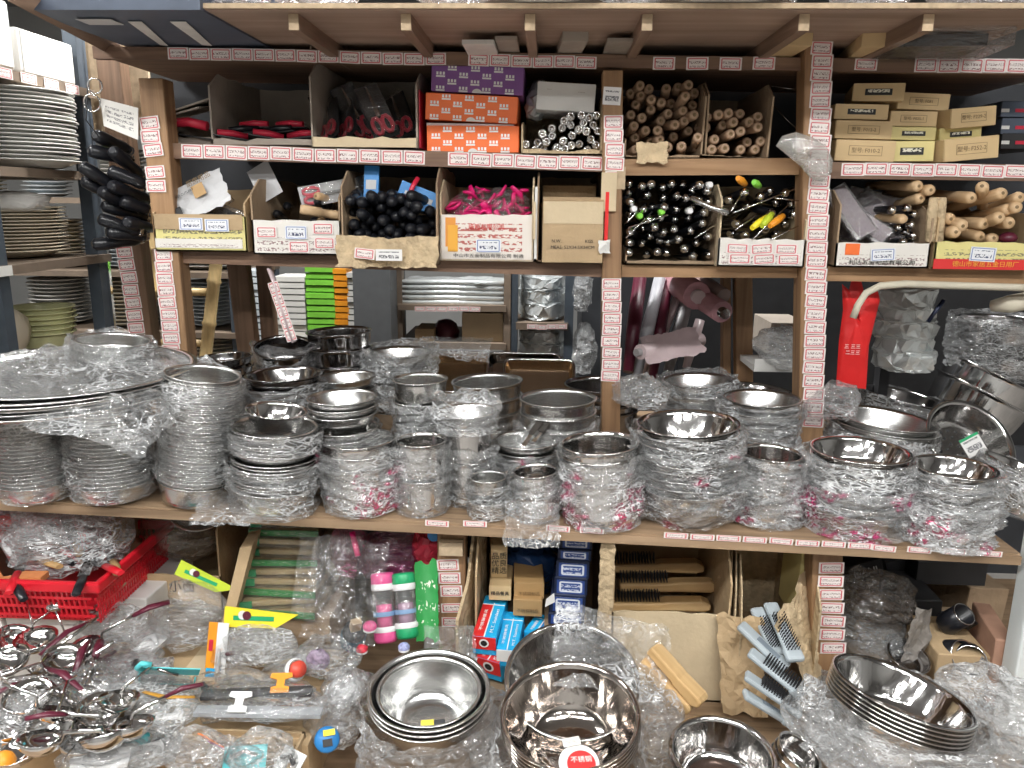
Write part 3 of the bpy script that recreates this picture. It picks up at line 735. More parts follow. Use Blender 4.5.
T = open_carton('open_carton', 'tall carton packed with slanted carded scissors, yellow front lip', c, wd, .34, h, h*.14, CARTONG, front=CARTONP, hl=h*1.02, hr=h*.92, jag=.005, seed=9, flaps=(('L', .03, -12),))
obj('red_side', MB().box((wd/2+.003, .10, h*.35), (.002, .18, h*.66)), REDH, T)
carded(9, (326, 118, 412, 142), 4, 'red-handled scissors on a clear blister card, slanted in the tall carton', 'carded scissors in the tall carton', .03, .20, -.55)
# --- orange and purple boxes
def logo_box(label, x0, y0, x1, y1, mat, ry, zb, ink):
    c, wd, h = fb(x0, y0, x1, y1, .02); c.z = zb
    T = closed_box('gift_box', label, c, wd, .22, h, mat, ry=ry)
    rg = random.Random(x0+y0); k = wd/92
    for r_ in range(4):
        for q in range(4):
            x = -wd/2+wd*(.04+.25*q+(.125 if r_ % 2 else 0)+.06); z = h*(.13+.25*r_)
            if x > wd/2-.02: continue
            L = obj('logo', MB().box((0, 0, 0), (9*k, .0006, 1.6*k)), ink, T, (x, -.0018, z-2.4*k))
            for g in range(3): L2 = obj('logo_bar', MB().box((0, 0, 0), (2*k, .0006, 2.8*k)), ink, L, (-3.2*k+3.2*k*g, 0, 2.8*k))
    obj('thumb_notch', MB().prism([(math.cos(a)*5*k, math.sin(a)*4*k) for a in [math.pi*q/8 for q in range(9)]], -.0022, -.0012), WHITE, T, (0, 0, 0))
    return h
z = Z1l(-.18)
h1 = logo_box('lower bright orange gift box with white logo pattern', 427, 127, 519, 154, ORCARD, 0, z, INKW)
tag(obj('box_tray', MB().box((0, .11, .004), (.205, .21, .008)), WHITE, None, PY(470, 127, .024)+Vector((0, 0, 0)), (0, .01, 0)), 'white inner tray edge showing between the two orange boxes', 'tray')
h2 = logo_box('upper orange gift box under the purple box', 425, 97, 517, 124, ORCARD, .045, z+h1+.009, INKW)
h3 = logo_box('purple gift box with white logo pattern on top', 431, 71, 523, 99, PURCARD, .045, z+h1+h2+.012, INKW)
# --- carton of steel tube ends with a white box on top
c, wd, h = fb(521, 92, 602, 157, 0, Z1l(.08))
open_carton('open_carton', 'torn carton full of chrome tube ends', c, wd, .36, h*.95, h*.10, CARTONT, hl=h*.6, hr=h*.95, jag=.006, seed=12)
bundle('steel_tube', darts(525, 114, 598, 150, 46, 7.4, 3, lambda x, y: y > 150-(x-518)*.62-3), 'steel', .0098, .30, -.005, .06, 'chrome tube handle end bundled in the torn carton', 'tube', 'chrome tubes bundled in the torn carton', 3, .06, .02)
T = closed_box('white_box', 'plain white box lying on the chrome tubes', PY(565, 111, .03), .135, .2, .062, WHITE, ry=.05)
text('lettering', '····', .012, INKB, T, (-.04, -.002, .045)); text('lettering', '·····', .012, INKB, T, (.035, -.002, .042))
tag(obj('silver_wrapper', bag_mesh('silver_wrapper', (.05, .10, .09), .01, 5, FOIL, 14, 8), None, None, PY(531, 120, .14), (0, .3, 0)), 'crumpled silver wrapper beside the white box', 'wrapper')
# --- two cartons of wooden handles
c, wd, h = fb(624, 76, 706, 158, .02, Z1m(.3))
open_carton('open_carton', 'left carton of dull wooden handles with torn lip', c, wd, .36, h, h*.05, CARTOND, hl=h*.3, hr=h*.98, jag=.004, seed=14)
tag(obj('torn_cardboard', sheet_mesh('torn_cardboard', .07, .05, .01, 3, CARTONT, 8, 6), None, None, PY(652, 153, -.004), (R(70), 0, 0)), 'scrap of torn cardboard under the wooden handles', 'cardboard')
bundle('wooden_tool', darts(629, 84, 700, 150, 38, 9.6, 11, lambda x, y: y > 74 and (y > 92 or x < 690) and x < 706-(150-y)*.05), 'wood', .0112, .30, .0, .10, 'dull wooden tool handle in the left carton under the beam', 'handle', 'dull wooden handles in the left carton', 6, .10, .05)
c, wd, h = fb(700, 80, 768, 157, .01, Z1m(.46))
open_carton('open_carton', 'right carton of wooden handles, half filled', c, wd, .36, h, h*.03, CARTOND, hl=h*.97, hr=h, jag=.003, seed=15, tilt=.03)
bundle('wooden_tool', darts(706, 113, 761, 151, 21, 9.8, 21), 'wood', .0112, .30, .0, .06, 'wooden tool handle in the right half-filled carton', 'handle', 'wooden handles in the right carton', 7, .06, .02)
tag(obj('hanging_wire', MB().tube([PY(772, 86, .1), PY(785, 88, .1), PY(800, 90, .08)], .0012, 5).tube([PY(774, 106, .12), PY(785, 118, .11), PY(798, 130, .1)], .0012, 5), STEELD), 'thin wires strung in the dark gap beside the right post', 'wire')
# --- hanging grey bag on the right post
b_, c_ = pillow('plastic_bag', ((776, 146), (782, 136), (796, 132), (812, 137), (826, 146), (833, 160), (832, 172), (822, 182), (810, 178), (800, 166), (788, 156)), -.062, .014, FILMG, .010, 4)
tag(obj('plastic_bag', b_, None, None, c_), 'crumpled grey plastic bag hanging on the right post', 'bag')
# --- kraft boxes on the right
def kbox(label, x0, y0, x1, y1, mat, ry=0, rz=0, Y=.03, txt=None, lab=None, dz=.2):
    c, wd, h = fb(x0, y0, x1, y1, Y)
    T = closed_box('kraft_box', label, c, wd, dz, h, mat, ry=ry, rz=rz)
    if txt:
        text('lettering', txt, h*.26, INKB, T, (0, -.002, h*.5))
        fr = MB()
        for (xx, zz, a_, b__) in ((0, h*.72, wd*.55, .0008), (0, h*.28, wd*.55, .0008), (-wd*.275, h*.5, .0008, h*.44), (wd*.275, h*.5, .0008, h*.44)): fr.box((xx, -.0016, zz), (a_, .0005, b__))
        obj('printed_frame', fr, INKB, T)
    if lab: plate('label', wd*.52, h*.36, BLACKLAB, T, (0, -.002, h*.5))
    return T
kbox('brown kraft box with a dark label, topmost of the left pile', 853, 83, 902, 101, KRAFT, .02, -.25, .04, None, True)
kbox('brown kraft box with a dark label, second from the top', 834, 104, 887, 119.5, KRAFT, .02, -.05, .04, None, True)
kbox('pale kraft box printed F012-2, third in the left pile', 834, 120.5, 891, 139, KRAFT, .02, 0, .03, '型号: F012-2')
kbox('pale kraft box printed F010-2 at the bottom of the left pile', 834, 140, 894, 161.5, KRAFT, .02, 0, .02, '型号: F010-2')
kbox('brown kraft box on top of the middle pile', 896, 93, 949, 110, KRAFT, .03, .05, .06, '型号: F081')
kbox('brown kraft box second in the middle pile', 889, 111, 936, 126.5, KRAFT, .01, 0, .05, '型号: F025-1')
kbox('yellow kraft box with black label, upper of the middle pile', 890, 127, 935, 140, KRAFTY, .01, 0, .04, None, True)
kbox('yellow kraft box with black label at the bottom of the middle pile', 888, 141, 933, 161.5, KRAFTY, -.02, 0, .035, None, True)
kbox('topmost tilted kraft box printed F229-2 at the right', 948, 107, 998, 127, KRAFT, -.10, .18, .035, '型号: F229-2')
kbox('yellow kraft box with dark label between two tilted boxes', 938, 127, 982, 141, KRAFTY, -.08, .10, .05, None, True)
kbox('lowest tilted kraft box printed F252-2 at the right', 942, 137, 1000, 160, KRAFT, -.10, .12, .02, '型号: F252-2')
for i, y in enumerate((111, 128, 143)):
    c, wd, h = fb(1000, y-10, 1050, y+6, .14)
    T = closed_box('dark_box', ('topmost', 'middle', 'lowest')[i]+' dark box with red and white stripe at the far right', c, wd, .2, h, DARKB if i < 2 else BLACKM)
    obj('red_stripe', MB().box((.015, -.002, h*.4), (wd*.7, .0008, h*.22)), REDH, T); obj('white_stripe', MB().box((-wd*.42, -.002, h*.4), (wd*.16, .0008, h*.22)), WHITE, T)

# --- row 2 cartons
def tray(label, x0, y0, x1, y1, hfpx, Y, zf, mat, front, seed, jag=.003, d=.36, hl=1, hr=1, tilt=0, flaps=(), rx=0, rz=0):
    c, wd, h = fb(x0, y0, x1, y1, Y); c.z = zf(c.x)
    return open_carton('open_carton', label, c, wd, d, h, hfpx*mpp(c), mat, front, hl=h*hl, hr=h*hr, jag=jag, seed=seed, tilt=tilt, flaps=flaps, rx=rx, rz=rz), wd, h, mpp(c)
# 1 yellow carton
T, wd, h, k = tray('low yellow carton with tan upper strip and two blue-edged tags', 156, 190, 248, 254, 36, -.03, Z2l, CARTON, YELCART, 31, hl=.75, hr=.95)
obj('tan_strip', MB().box((-.002, -.0015, 29*k), (wd*.95, .002, 15*k)), CARTON, T)
obj('white_band', MB().box((-wd*.02, -.0015, 8*k), (wd*.94, .0016, 9*k)), WHITECART, T)
plate('price_tag', 24*k, 12*k, TAGB, T, (-8*k, -.004, 27*k)); plate('price_tag', 24*k, 12*k, TAGB, T, (18*k, -.004, 26*k))
T = thing('foil_package', 'silver grey pouch with black and pink label leaning in the yellow carton', 'package', PY(201, 211, -.005), (R(-14), R(-26), R(4)))
obj('pouch', sheet_mesh('pouch', .165, .085, .004, 8, GREYC, 12, 8, drape=lambda u, v: .004*math.sin(u*3.1)), None, T, (0, 0, .03), (R(86), 0, 0))
obj('pink_label', MB().box((-.055, -.013, .004), (.030, .001, .020)), PINK, T); obj('black_label', MB().box((-.050, -.014, .016), (.026, .0012, .022)), BLACKM, T)
obj('brown_patch', MB().box((.020, -.013, .042), (.030, .001, .030)), KRAFTB, T); text('lettering', '厨房用品', .016, INKB, T, (.03, -.014, .065)); text('lettering', '不锈钢 CUTLERY', .008, INK, T, (-.02, -.014, .05))
T = thing('cleaver', 'black-handled cleaver in clear sleeve at the right of the yellow carton', 'knife', PY(222, 218, .02), (0, R(14), R(-20)))
obj('blade', MB().box((-.03, 0, .01), (.11, .003, .03)), STEELP, T); obj('grip', MB().tube([(.02, 0, .012), (.075, 0, .012)], .011, 8), BLACK, T); obj('sleeve', MB().box((0, 0, .012), (.16, .012, .04)), FILMT, T)
obj_ = tag(obj('wire_whisk', MB().tube([PY(224, 200, .06), PY(230, 196, .06), PY(234, 200, .06), PY(229, 204, .06)], .002, 6), CHROME), 'thin chrome loop sticking out of the yellow carton', 'whisk')
# 2 white carton with mixed handles
T, wd, h, k = tray('white carton with pink tags and a blue-edged tag, mixed handles inside', 254, 190, 342, 262, 34, -.035, Z2l, CARTOND, WHITECART, 33, hl=1.05, hr=1.0)
plate('price_tag', 22*k, 13*k, TAGB, T, (0, -.003, 22*k))
for (x, z) in ((-30, 22), (27, 26), (28, 12), (2, 8)): plate('price_tag', 21*k, 11*k, TAG, T, (x*k, -.002, z*k))
bundle('wooden_spatula', [(334, 214), (322, 221), (291, 224), (283, 228), (316, 196)], 'pale', .0098, .22, -.02, .05, 'pale wooden handle among dark handles in the white carton', 'handle', 'pale handles in the white carton', 9, .3, .05)
o = tag(obj('rolling_pin', handle_mesh('pale', .012, .14)[0], None, None, PY(300, 209, -.01), aligny((-1, -.3, .18))), 'pale wooden rolling pin lying across the white carton', 'rolling pin')
bundle('black_tool', darts(274, 200, 335, 228, 10, 11, 5), 'black', .010, .22, .03, .10, 'black handle deep inside the white mixed carton', 'handle', 'black handles in the white carton', 10, .2, .05)
for i in range(3):
    T = knife_card('carded_scissors', 'red-handled scissors on a card standing above the white carton', PY(300+i*9, 198-i*2, .04+.02*i), 1.35, -.2, -.5, .05, .13, REDH, 'carded scissors above the white carton', GREYC if i == 0 else BLACKM)
tag(obj('grey_card', MB().box((0, 0, .04), (.06, .002, .09)), GREYC, None, PY(272, 196, .06), (R(-15), R(-30), 0)), 'worn grey backing card leaning in the white carton', 'card')
# 3 torn brown carton of black handles
T, wd, h, k = tray('torn brown carton with sagging front full of black handles', 343, 178, 438, 274, 20, -.05, lambda x: Z2l(x)-.012, CARTOND, CARTOND, 36, jag=.006, hl=1.0, hr=1.05, rx=R(-2))
obj('front_lip', sheet_mesh('front_lip', wd*1.05, .07, .009, 4, CARTONT, 22, 8, drape=lambda u, v: .016*(math.cos(u*6.28)+.4)), None, T, (0, -.012, .026), (R(82), 0, 0))
plate('price_tag', 26*k, 11*k, TAGW, T, (2*k, -.036, 9*k)); plate('price_tag', 20*k, 10*k, TAG, T, (-22*k, -.036, 10*k), (0, .1, 0))
bundle('black_knife', darts(347, 193, 432, 254, 75, 8.4, 41, lambda x, y: y < 257-abs(x-388)*.22 and y > 193+max(0, x-405)*.4), 'black', .0125, .24, -.05, .03, 'glossy black knife handle in the torn brown carton', 'knife', 'black knife handles in the torn brown carton', 12, .16, .10)
for i, (px, py, w_, h_, ry) in enumerate(((371, 204, .035, .09, .02), (415, 208, .10, .05, .35))):
    T = thing('blue_package', ('narrow upright blue package among the black handles', 'tilted blue package behind the black handles')[i], 'package', PY(px, py, .03), (R(-12), ry, 0))
    obj('card', MB().box((0, 0, h_/2), (w_, .012, h_)), BLUE, T); obj('print', MB().box((0, -.007, h_*.5), (w_*.7, .001, h_*.25)), GREYC, T)
tag(obj('red_tool', MB().tube([PY(408, 198, .01), PY(413, 186, .02), PY(418, 178, .03)], .006, 7), REDH), 'red rod sticking up behind the black handles', 'tool')
# 4 white carton of magenta goods
T, wd, h, k = tray('white printed carton holding magenta plastic goods', 440, 183, 533, 265, 46, -.03, Z2l, CARTONP, REDCARD, 38, jag=.004, hl=1.0, hr=1.05, rx=R(-2))
plate('price_tag', 25*k, 13*k, TAGB, T, (2*k, -.003, 15*k)); text('lettering', '纸箱有限公司', 6*k, INKR, T, (0, -.002, 33*k)); text('lettering', '中山市五金制品有限公司 制造', 4.2*k, INK, T, (2*k, -.002, 5*k), width=wd*.75)
obj('red_panel', MB().box((-wd*.36, -.0015, 22*k), (10*k, .001, 26*k)), INKO, T)
obj('front_flap', MB().box((wd/2+.002, -.008, 40*k), (.004, .02, 36*k)), CARTONP, T)
rg = random.Random(2)
for i in range(46):
    px, py = rg.uniform(452, 526), rg.uniform(192, 222); p = PY(px, py, rg.uniform(-.01, .10))
    L = rg.uniform(.03, .055); q = Vector((rg.uniform(-1, 1), rg.uniform(-.6, .2), rg.uniform(-.4, 1))).normalized()*L
    s_ = Vector((q.z, 0, -q.x)).normalized()*.012
    tag(obj('plastic_peg', MB().tube([-q*.5, s_*.5, q*.5], [.008, .011, .006], 7, flat=.5), MAGENTA, None, p), 'magenta plastic peg heaped in the white printed carton', 'peg', 'magenta pegs in the white carton')
tag(obj('plastic_bag', bag_mesh('plastic_bag', (.19, .14, .10), .015, 12, FILMT, 24, 14), None, None, PY(488, 232, .07)), 'clear bag over the magenta plastic pegs', 'bag')
# 5 tan carton inside an opened carton
c, wd, h = fb(536, 178, 604, 268, -.02); c.z = Z2l(c.x)
T = open_carton('open_carton', 'gaping outer carton with red inner strip around the tan carton', c, wd, .34, h, .008, CARTOND, hl=h*1.02, hr=h*1.0, jag=.004, seed=44)
obj('white_edge', MB().box((-wd/2-.002, -.004, h*.45), (.006, .012, h*.8)), WHITE, T); obj('red_strip', MB().box((wd/2+.001, -.006, h*.5), (.008, .012, h*.6)), REDB, T)
obj('torn_liner', MB().box((wd/2+.004, -.008, h*.8), (.035, .006, h*.42)), CARTONP, T); obj('paper_scrap', sheet_mesh('paper_scrap', .03, .03, .008, 2, WHITE, 5, 5), None, T, (wd/2-.004, -.02, h*.2), (R(80), 0, .5))
c, wd, h = fb(542, 207, 602, 268, -.045); c.z = Z2l(c.x)+.004; k = mpp(c)
T = thing('carton', 'tan cardboard carton stamped with measurements, open flaps on top', 'carton', c, (R(-2), 0, R(2)))
obj('body', MB().box((0, .09, h/2), (wd, .18, h)), CARTON, T); obj('tape', MB().box((0, -.001, h*.82), (wd*.98, .0012, h*.36)), CARTONP, T)
obj('tape', MB().box((0, -.001, h*.18), (wd*.32, .0012, h*.34)), CARTON, T)
panel('flap', wd*.94, .045, .003, CARTON, T, (0, .17, h), (R(-8), 0, 0)); panel('flap', wd, .018, .003, CARTON, T, (0, 0, h), (R(-60), 0, 0))
text('lettering', 'N.W.:', 4.4*k, INK, T, (-wd*.26, -.0022, 21*k)); text('lettering', 'KGS', 4.4*k, INK, T, (wd*.27, -.0022, 21*k)); text('lettering', 'MEAS: 52X34.5X34CM', 4.4*k, INK, T, (0, -.0022, 15*k), width=wd*.72)
# 6 black handles with bright caps
c, wd, h = fb(625, 176, 716, 264, -.01, Z2m(.3))
open_carton('open_carton', 'wide carton of black handles with chrome ends', c, wd, .36, h*.9, h*.06, CARTOND, hl=h*.2, hr=h*.8, jag=.003, seed=46)
bundle('capped_tool', darts(629, 183, 711, 256, 50, 9.2, 51, lambda x, y: x < 718-(y-180)*.1), 'capped', .0098, .26, -.03, .06, 'black handle with round chrome end in the wide carton', 'handle', 'chrome-ended black handles in the wide carton', 13, .12, .04)
def skewer(label, x0, y0, x1, y1, Y0, Y1, r=.0016, mat=CHROME, group=None, cat='skewer', name='skewer'): return tag(obj(name, MB().tube([PY(x0, y0, Y0), PY(x1, y1, Y1)], r, 6), mat), label, cat, group)
for q in ((626, 238, 653, 211, -.04, 0), (627, 222, 646, 203, -.04, 0), (628, 228, 668, 215, -.04, -.04), (690, 190, 702, 182, -.03, 0), (695, 238, 716, 224, -.04, -.02)): skewer('thin steel skewer lying over the chrome-ended handles', *q, group='skewers over the chrome-ended handles')
T = tag(obj('steel_sharpener', MB().tube([PY(691, 198, -.04), PY(712, 208, -.05), PY(728, 213, -.06)], [.006, .007, .008], 10), STEEL), 'fat steel rod lying across both handle cartons', 'rod')
for i, (px, py, mt) in enumerate(((640, 216, LIME), (662, 212, LIME), (634, 209, WHITEP), (690, 211, WHITEP), (710, 185, WHITEP))): tag(obj('capped_tool', MB().tube([(0, .03, 0), (0, 0, 0), (0, -.008, 0)], [.008, .008, .005], 10), mt, None, PY(px, py, -.02)), ('lime-capped handle left of another in the wide carton', 'lime-capped handle beside the chrome-ended ones', 'white-capped handle at the left of the wide carton', 'white-capped handle near the steel rod', 'white-capped handle at the back of the wide carton')[i], 'handle')
# 7 coloured handles
T, wd, h, k = tray('carton with pink tags on the front and coloured handles inside', 717, 180, 804, 264, 28, -.04, Z2m, CARTONP, WHITECART, 48, jag=.004, hl=1.0, hr=.7)
for r_ in range(2):
    for q in range(3): plate('price_tag', 22*k, 10*k, TAG, T, ((-24+24*q+3*r_)*k, -.002, (18-10*r_)*k), (0, rnd.uniform(-.08, .08), 0))
bundle('capped_tool', darts(727, 188, 796, 236, 18, 10.5, 55), 'capped', .0105, .26, -.01, .07, 'dark handle with chrome end in the tagged carton', 'handle', 'dark handles in the tagged carton', 15, .2, .05)
for i, (x0, y0, x1, y1, mt, nm) in enumerate(((745, 184, 738, 178, ORANGE, 'orange-capped handle at the back of the tagged carton'), (759, 186, 754, 182, LIME, 'lime-capped handle at the back of the tagged carton'), (783, 216, 770, 226, ORANGE, 'orange handle lying at the right of the tagged carton'), (772, 214, 762, 226, YGREEN, 'yellow-green handle lying in the tagged carton'), (767, 217, 752, 228, YELLOW, 'yellow handle lying at the front of the tagged carton'))):
    tag(obj('coloured_tool', MB().tube([PY(x0, y0, .0), PY((x0+x1)/2, (y0+y1)/2, -.02), PY(x1, y1, -.04)], [.007, .009, .006], 9), mt), nm, 'handle')
for q in ((733, 213, 795, 189, -.05, 0), (731, 211, 748, 184, -.05, .02), (735, 230, 760, 213, -.05, 0), (752, 240, 788, 205, -.05, 0), (770, 240, 798, 226, -.05, -.02), (775, 198, 800, 201, -.03, 0)): skewer('thin steel skewer lying over the coloured handles', *q, group='skewers over the coloured handles')
# 8 cleavers
T, wd, h, k = tray('white tray carton of grey packed cleavers beside the right post', 834, 190, 928, 268, 25, -.03, Z2r, CARTOND, WHITECART, 50, jag=.003, hl=1, hr=.8)
obj('orange_square', MB().box((-30*k, -.0015, 18*k), (14*k, .001, 11*k)), ORCARD, T); plate('price_tag', 24*k, 12*k, TAGB, T, (0, -.003, 13*k), (0, -.06, 0)); text('lettering', '利达五金制品有限公司', 5*k, INK, T, (0, -.002, 5*k), width=wd*.7)
for i, (px, py, ry, w_, h_) in enumerate(((852, 235, -.55, .05, .13), (872, 238, -.95, .045, .16), (886, 240, -.75, .055, .15), (858, 240, -1.2, .05, .14), (895, 238, -.9, .04, .12), (884, 210, -1.3, .05, .12))):
    T = thing('packed_cleaver', 'grey cleaver in clear plastic slanted in the white tray carton', 'knife', PY(px+14, py, -.01+.025*i), (R(-25), ry, R(rnd.uniform(-15, 15))), 'packed cleavers in the white tray carton')
    obj('blade', MB().box((0, 0, h_/2), (w_, .003, h_)), plain('cleaver_card', (.11, .085, .095), .3, .3, .2), T); obj('edge_strip', MB().box((-w_*.4, -.002, h_/2), (w_*.14, .003, h_)), STEELP, T); obj('sleeve', MB().box((0, 0, h_/2), (w_*1.12, .012, h_*1.05)), FILMT, T)
bundle('rolling_pin', [(919, 186), (931, 190), (921, 198)], 'pale', .0125, .24, -.03, .02, 'pale rolling pin pointing out above the cleavers', 'rolling pin', 'rolling pins above the cleavers', 17, .10, .12)
bundle('steel_tube', [(893, 210), (908, 208), (915, 214), (912, 225), (914, 236), (906, 232), (899, 228), (915, 245), (904, 242)], 'capped', .0098, .22, -.02, .03, 'chrome-ended handle at the right of the white tray carton', 'handle', 'chrome-ended handles beside the cleavers', 18, .1, .05)
tag(obj('wooden_tool', handle_mesh('pale', .011, .2)[0], None, None, PY(904, 219, -.03), aligny((.1, -1, 0))), 'single pale wooden handle end among chrome-ended handles', 'handle')
# 9 rolling pins
T, wd, h, k = tray('yellow and red printed tray carton full of rolling pins', 932, 200, 1032, 271, 27, -.03, Z2r, CARTON, YELCART, 52, jag=.003, hl=.9, hr=.8)
obj('red_band', MB().box((0, -.0015, 5*k), (wd, .001, 10*k)), INKR, T); text('lettering', '德山市家居五金日用厂', 6*k, INKO, T, (2*k, -.003, 5*k), width=wd*.66); plate('price_tag', 25*k, 14*k, TAGB, T, (-2*k, -.003, 15*k), (0, .05, 0))
bundle('rolling_pin', [(972, 198), (982, 186), (1003, 193), (1020, 197), (1000, 217), (1009, 209), (1017, 207), (985, 224), (963, 226), (1010, 223), (981, 237), (994, 238), (951, 219), (956, 232)], 'pale', .0135, .26, -.05, .0, 'pale wooden rolling pin in the yellow and red carton', 'rolling pin', 'rolling pins in the yellow and red carton', 19, .22, .10)
for i, px in enumerate((938, 930)): tag(obj('cardboard_roll', MB().tube([PY(px, 242, -.02), PY(px+2, 215, -.015), PY(px+4, 198, -.01)], [.011, .012, .010], 10), CARTONT), ('right', 'left')[i]+' upright torn cardboard roll between the two right trays', 'cardboard')
tag(obj('red_scoop', MB().ico(None, .02, Matrix.Diagonal((1, 1, .7, 1))), MAROON, None, PY(1008, 238, .0)), 'dark red round knob behind the rolling pins', 'knob')
# ------------------------------------------------------------------ steel bowls, pots and trays on the main board
def onboard(px, py):
    z = bdz(0)
    for _ in range(5): p = PZ(px, py, z); z = bdz(p.x)
    return p
WN = [0]
def wrap(label, base, axis, H, R_, kind, hb, t0, t1, amp, mat, skirt=1.06, grow=1.03, close=False, rows=24, cat='plastic wrap'):
    WN[0] += 1
    u = axis.normalized(); L = H*(t1-t0); rb = KINDS[kind][0]*R_
    prof = []
    for k in range(9):
        t = k/8; z = t0*H+t*L
        r = R_*rim_r(kind, min(1, z/hb)) if z < hb*.98 else R_
        if z < hb: r = r*.4+R_*.6
        r = r*grow+.002
        if t0 < .05 and k == 0: r = rb+(R_*skirt-rb)*.9
        prof.append((t, r))
    if close: prof[-1] = (1, R_*.75)
    m = wrap_mesh('plastic_wrap', prof, L, amp, 100+WN[0]*3.7, mat, 80, rows+6)
    return tag(obj('plastic_wrap', m, None, None, base+u*(t0*H), align(u) @ Matrix.Rotation(rnd.uniform(0, 6), 3, 'Z')), label, cat)
def stack(name, cat, what, where, kind, xb, yb, xt, yt, rpx, n, mat=STEEL, wr=(), every=None, hk=None, base=None, top_tilt=None, inside=0, seg=44):
    """column of nested dishes: base front at pixel (xb,yb) on the board, topmost rim centred at (xt,yt), rim half width rpx"""
    if base is None:
        f = onboard(xb, yb); R_ = rpx*mpp(f); base = f+Vector((0, KINDS[kind][0]*R_*.9, 0)); base.z = bdz(base.x)+.002
    top = PY(xt, yt, base.y); R_ = rpx*mpp(top); ax = top-base; H = ax.length; u = ax.normalized()
    hb = min((hk or KINDS[kind][1])*R_, H*.97)
    gaps = [1.0]*max(0, n-1)
    if every: gaps = [every[1] if (i+1) % every[0] == 0 else 1.0 for i in range(n-1)]
    tot = sum(gaps) or 1; z = 0; rb, _, p, fl = KINDS[kind]
    me = dish_mesh(name, R_, R_*rb, hb, p, max(.003, fl*R_), mat, seg)
    for i in range(n):
        lab = (f'{what} topping {where}' if n > 1 else f'{what}, {where}') if i == n-1 else f'{what} nested in {where}'
        M_ = align(u) @ Matrix.Rotation(rnd.uniform(0, 6.28), 3, 'Z')
        if i == n-1 and top_tilt: M_ = Euler((top_tilt[0], top_tilt[1], 0)).to_matrix() @ M_
        elif i < n-1: M_ = Euler((rnd.uniform(-.012, .012), rnd.uniform(-.012, .012), 0)).to_matrix() @ M_
        tag(obj(name, me, None, None, base+u*z, M_), lab, cat, f'dishes of {where}' if n > 1 else None)
        if i < n-1: z += gaps[i]*(H-hb)/tot
    for w_ in wr:
        wrap(f'clear plastic wrap around {where}' if len(w_) < 6 else f'{w_[5]} around {where}', base, ax, H, R_, kind, hb, *w_[:5])
    return dict(base=base, u=u, H=H, R=R_, hb=hb, top=top, me=me)
ST = {}
# --- back of the board first, then towards the front
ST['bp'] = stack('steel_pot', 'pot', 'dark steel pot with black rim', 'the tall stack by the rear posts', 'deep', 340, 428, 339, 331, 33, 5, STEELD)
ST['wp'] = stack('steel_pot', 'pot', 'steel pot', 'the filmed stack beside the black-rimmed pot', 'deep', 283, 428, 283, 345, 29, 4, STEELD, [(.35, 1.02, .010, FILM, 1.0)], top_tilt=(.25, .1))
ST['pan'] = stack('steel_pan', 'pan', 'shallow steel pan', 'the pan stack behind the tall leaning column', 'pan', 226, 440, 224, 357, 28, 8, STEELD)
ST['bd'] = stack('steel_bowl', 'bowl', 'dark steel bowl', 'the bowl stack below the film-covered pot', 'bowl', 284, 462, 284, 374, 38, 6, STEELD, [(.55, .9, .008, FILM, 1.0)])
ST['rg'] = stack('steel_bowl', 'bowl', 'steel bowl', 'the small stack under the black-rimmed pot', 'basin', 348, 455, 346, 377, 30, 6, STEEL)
ST['wl'] = stack('steel_bowl', 'bowl', 'steel bowl', 'the hazy wrapped stack right of the black-rimmed pot', 'bowl', 398, 432, 398, 352, 34, 5, STEEL, [(.3, 1.08, .016, FILMH, 1.0)])
ST['ef'] = stack('steel_pot', 'pot', 'open steel pot', 'the pot stack behind the narrow wrapped columns', 'deep', 488, 462, 487, 381, 36, 4, STEEL, [(.0, .5, .008, FILM, 1.0)])
ST['eg'] = stack('steel_pot', 'pot', 'open steel pot', 'the pot stack left of the middle post', 'deep', 558, 490, 558, 398, 39, 5, STEEL, [(.1, .75, .010, FILM, 1.0)])
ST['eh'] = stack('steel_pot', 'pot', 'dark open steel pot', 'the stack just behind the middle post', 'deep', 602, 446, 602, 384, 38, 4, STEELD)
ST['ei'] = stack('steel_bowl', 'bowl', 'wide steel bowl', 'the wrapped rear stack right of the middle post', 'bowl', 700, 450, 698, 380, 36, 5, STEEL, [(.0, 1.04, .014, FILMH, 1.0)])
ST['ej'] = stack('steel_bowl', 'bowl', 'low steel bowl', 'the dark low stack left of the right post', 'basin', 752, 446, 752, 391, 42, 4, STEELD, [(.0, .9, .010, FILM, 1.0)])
ST['ek'] = stack('steel_bowl', 'bowl', 'steel bowl', 'the wrapped stack beside the foot of the right post', 'bowl', 762, 478, 762, 398, 38, 6, STEEL, [(.0, 1.0, .015, FILMH, 1.0)])
ST['el'] = stack('steel_basin', 'basin', 'wide steel basin', 'the rear basin stack right of the right post', 'basin', 885, 486, 885, 418, 50, 6, STEEL, [(.0, .85, .012, FILMH, 1.0)])
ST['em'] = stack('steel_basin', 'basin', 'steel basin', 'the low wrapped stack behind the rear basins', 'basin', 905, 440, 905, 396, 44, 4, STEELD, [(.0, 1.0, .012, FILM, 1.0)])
ST['en'] = stack('steel_pot', 'pot', 'large dark steel pot', 'the big pot pair in the right rear corner', 'pan', 985, 428, 994, 376, 48, 2, STEELP, [], hk=.6)
ST['eo'] = stack('steel_pot', 'pot', 'large film-covered steel pot', 'the upper pot pair in the right rear corner', 'pan', 0, 0, 1006, 320, 46, 2, STEELD, [(.0, 1.08, .016, FILM, 1.0)], hk=.5, base=ST['en']['top']+Vector((.015, .01, .004)))
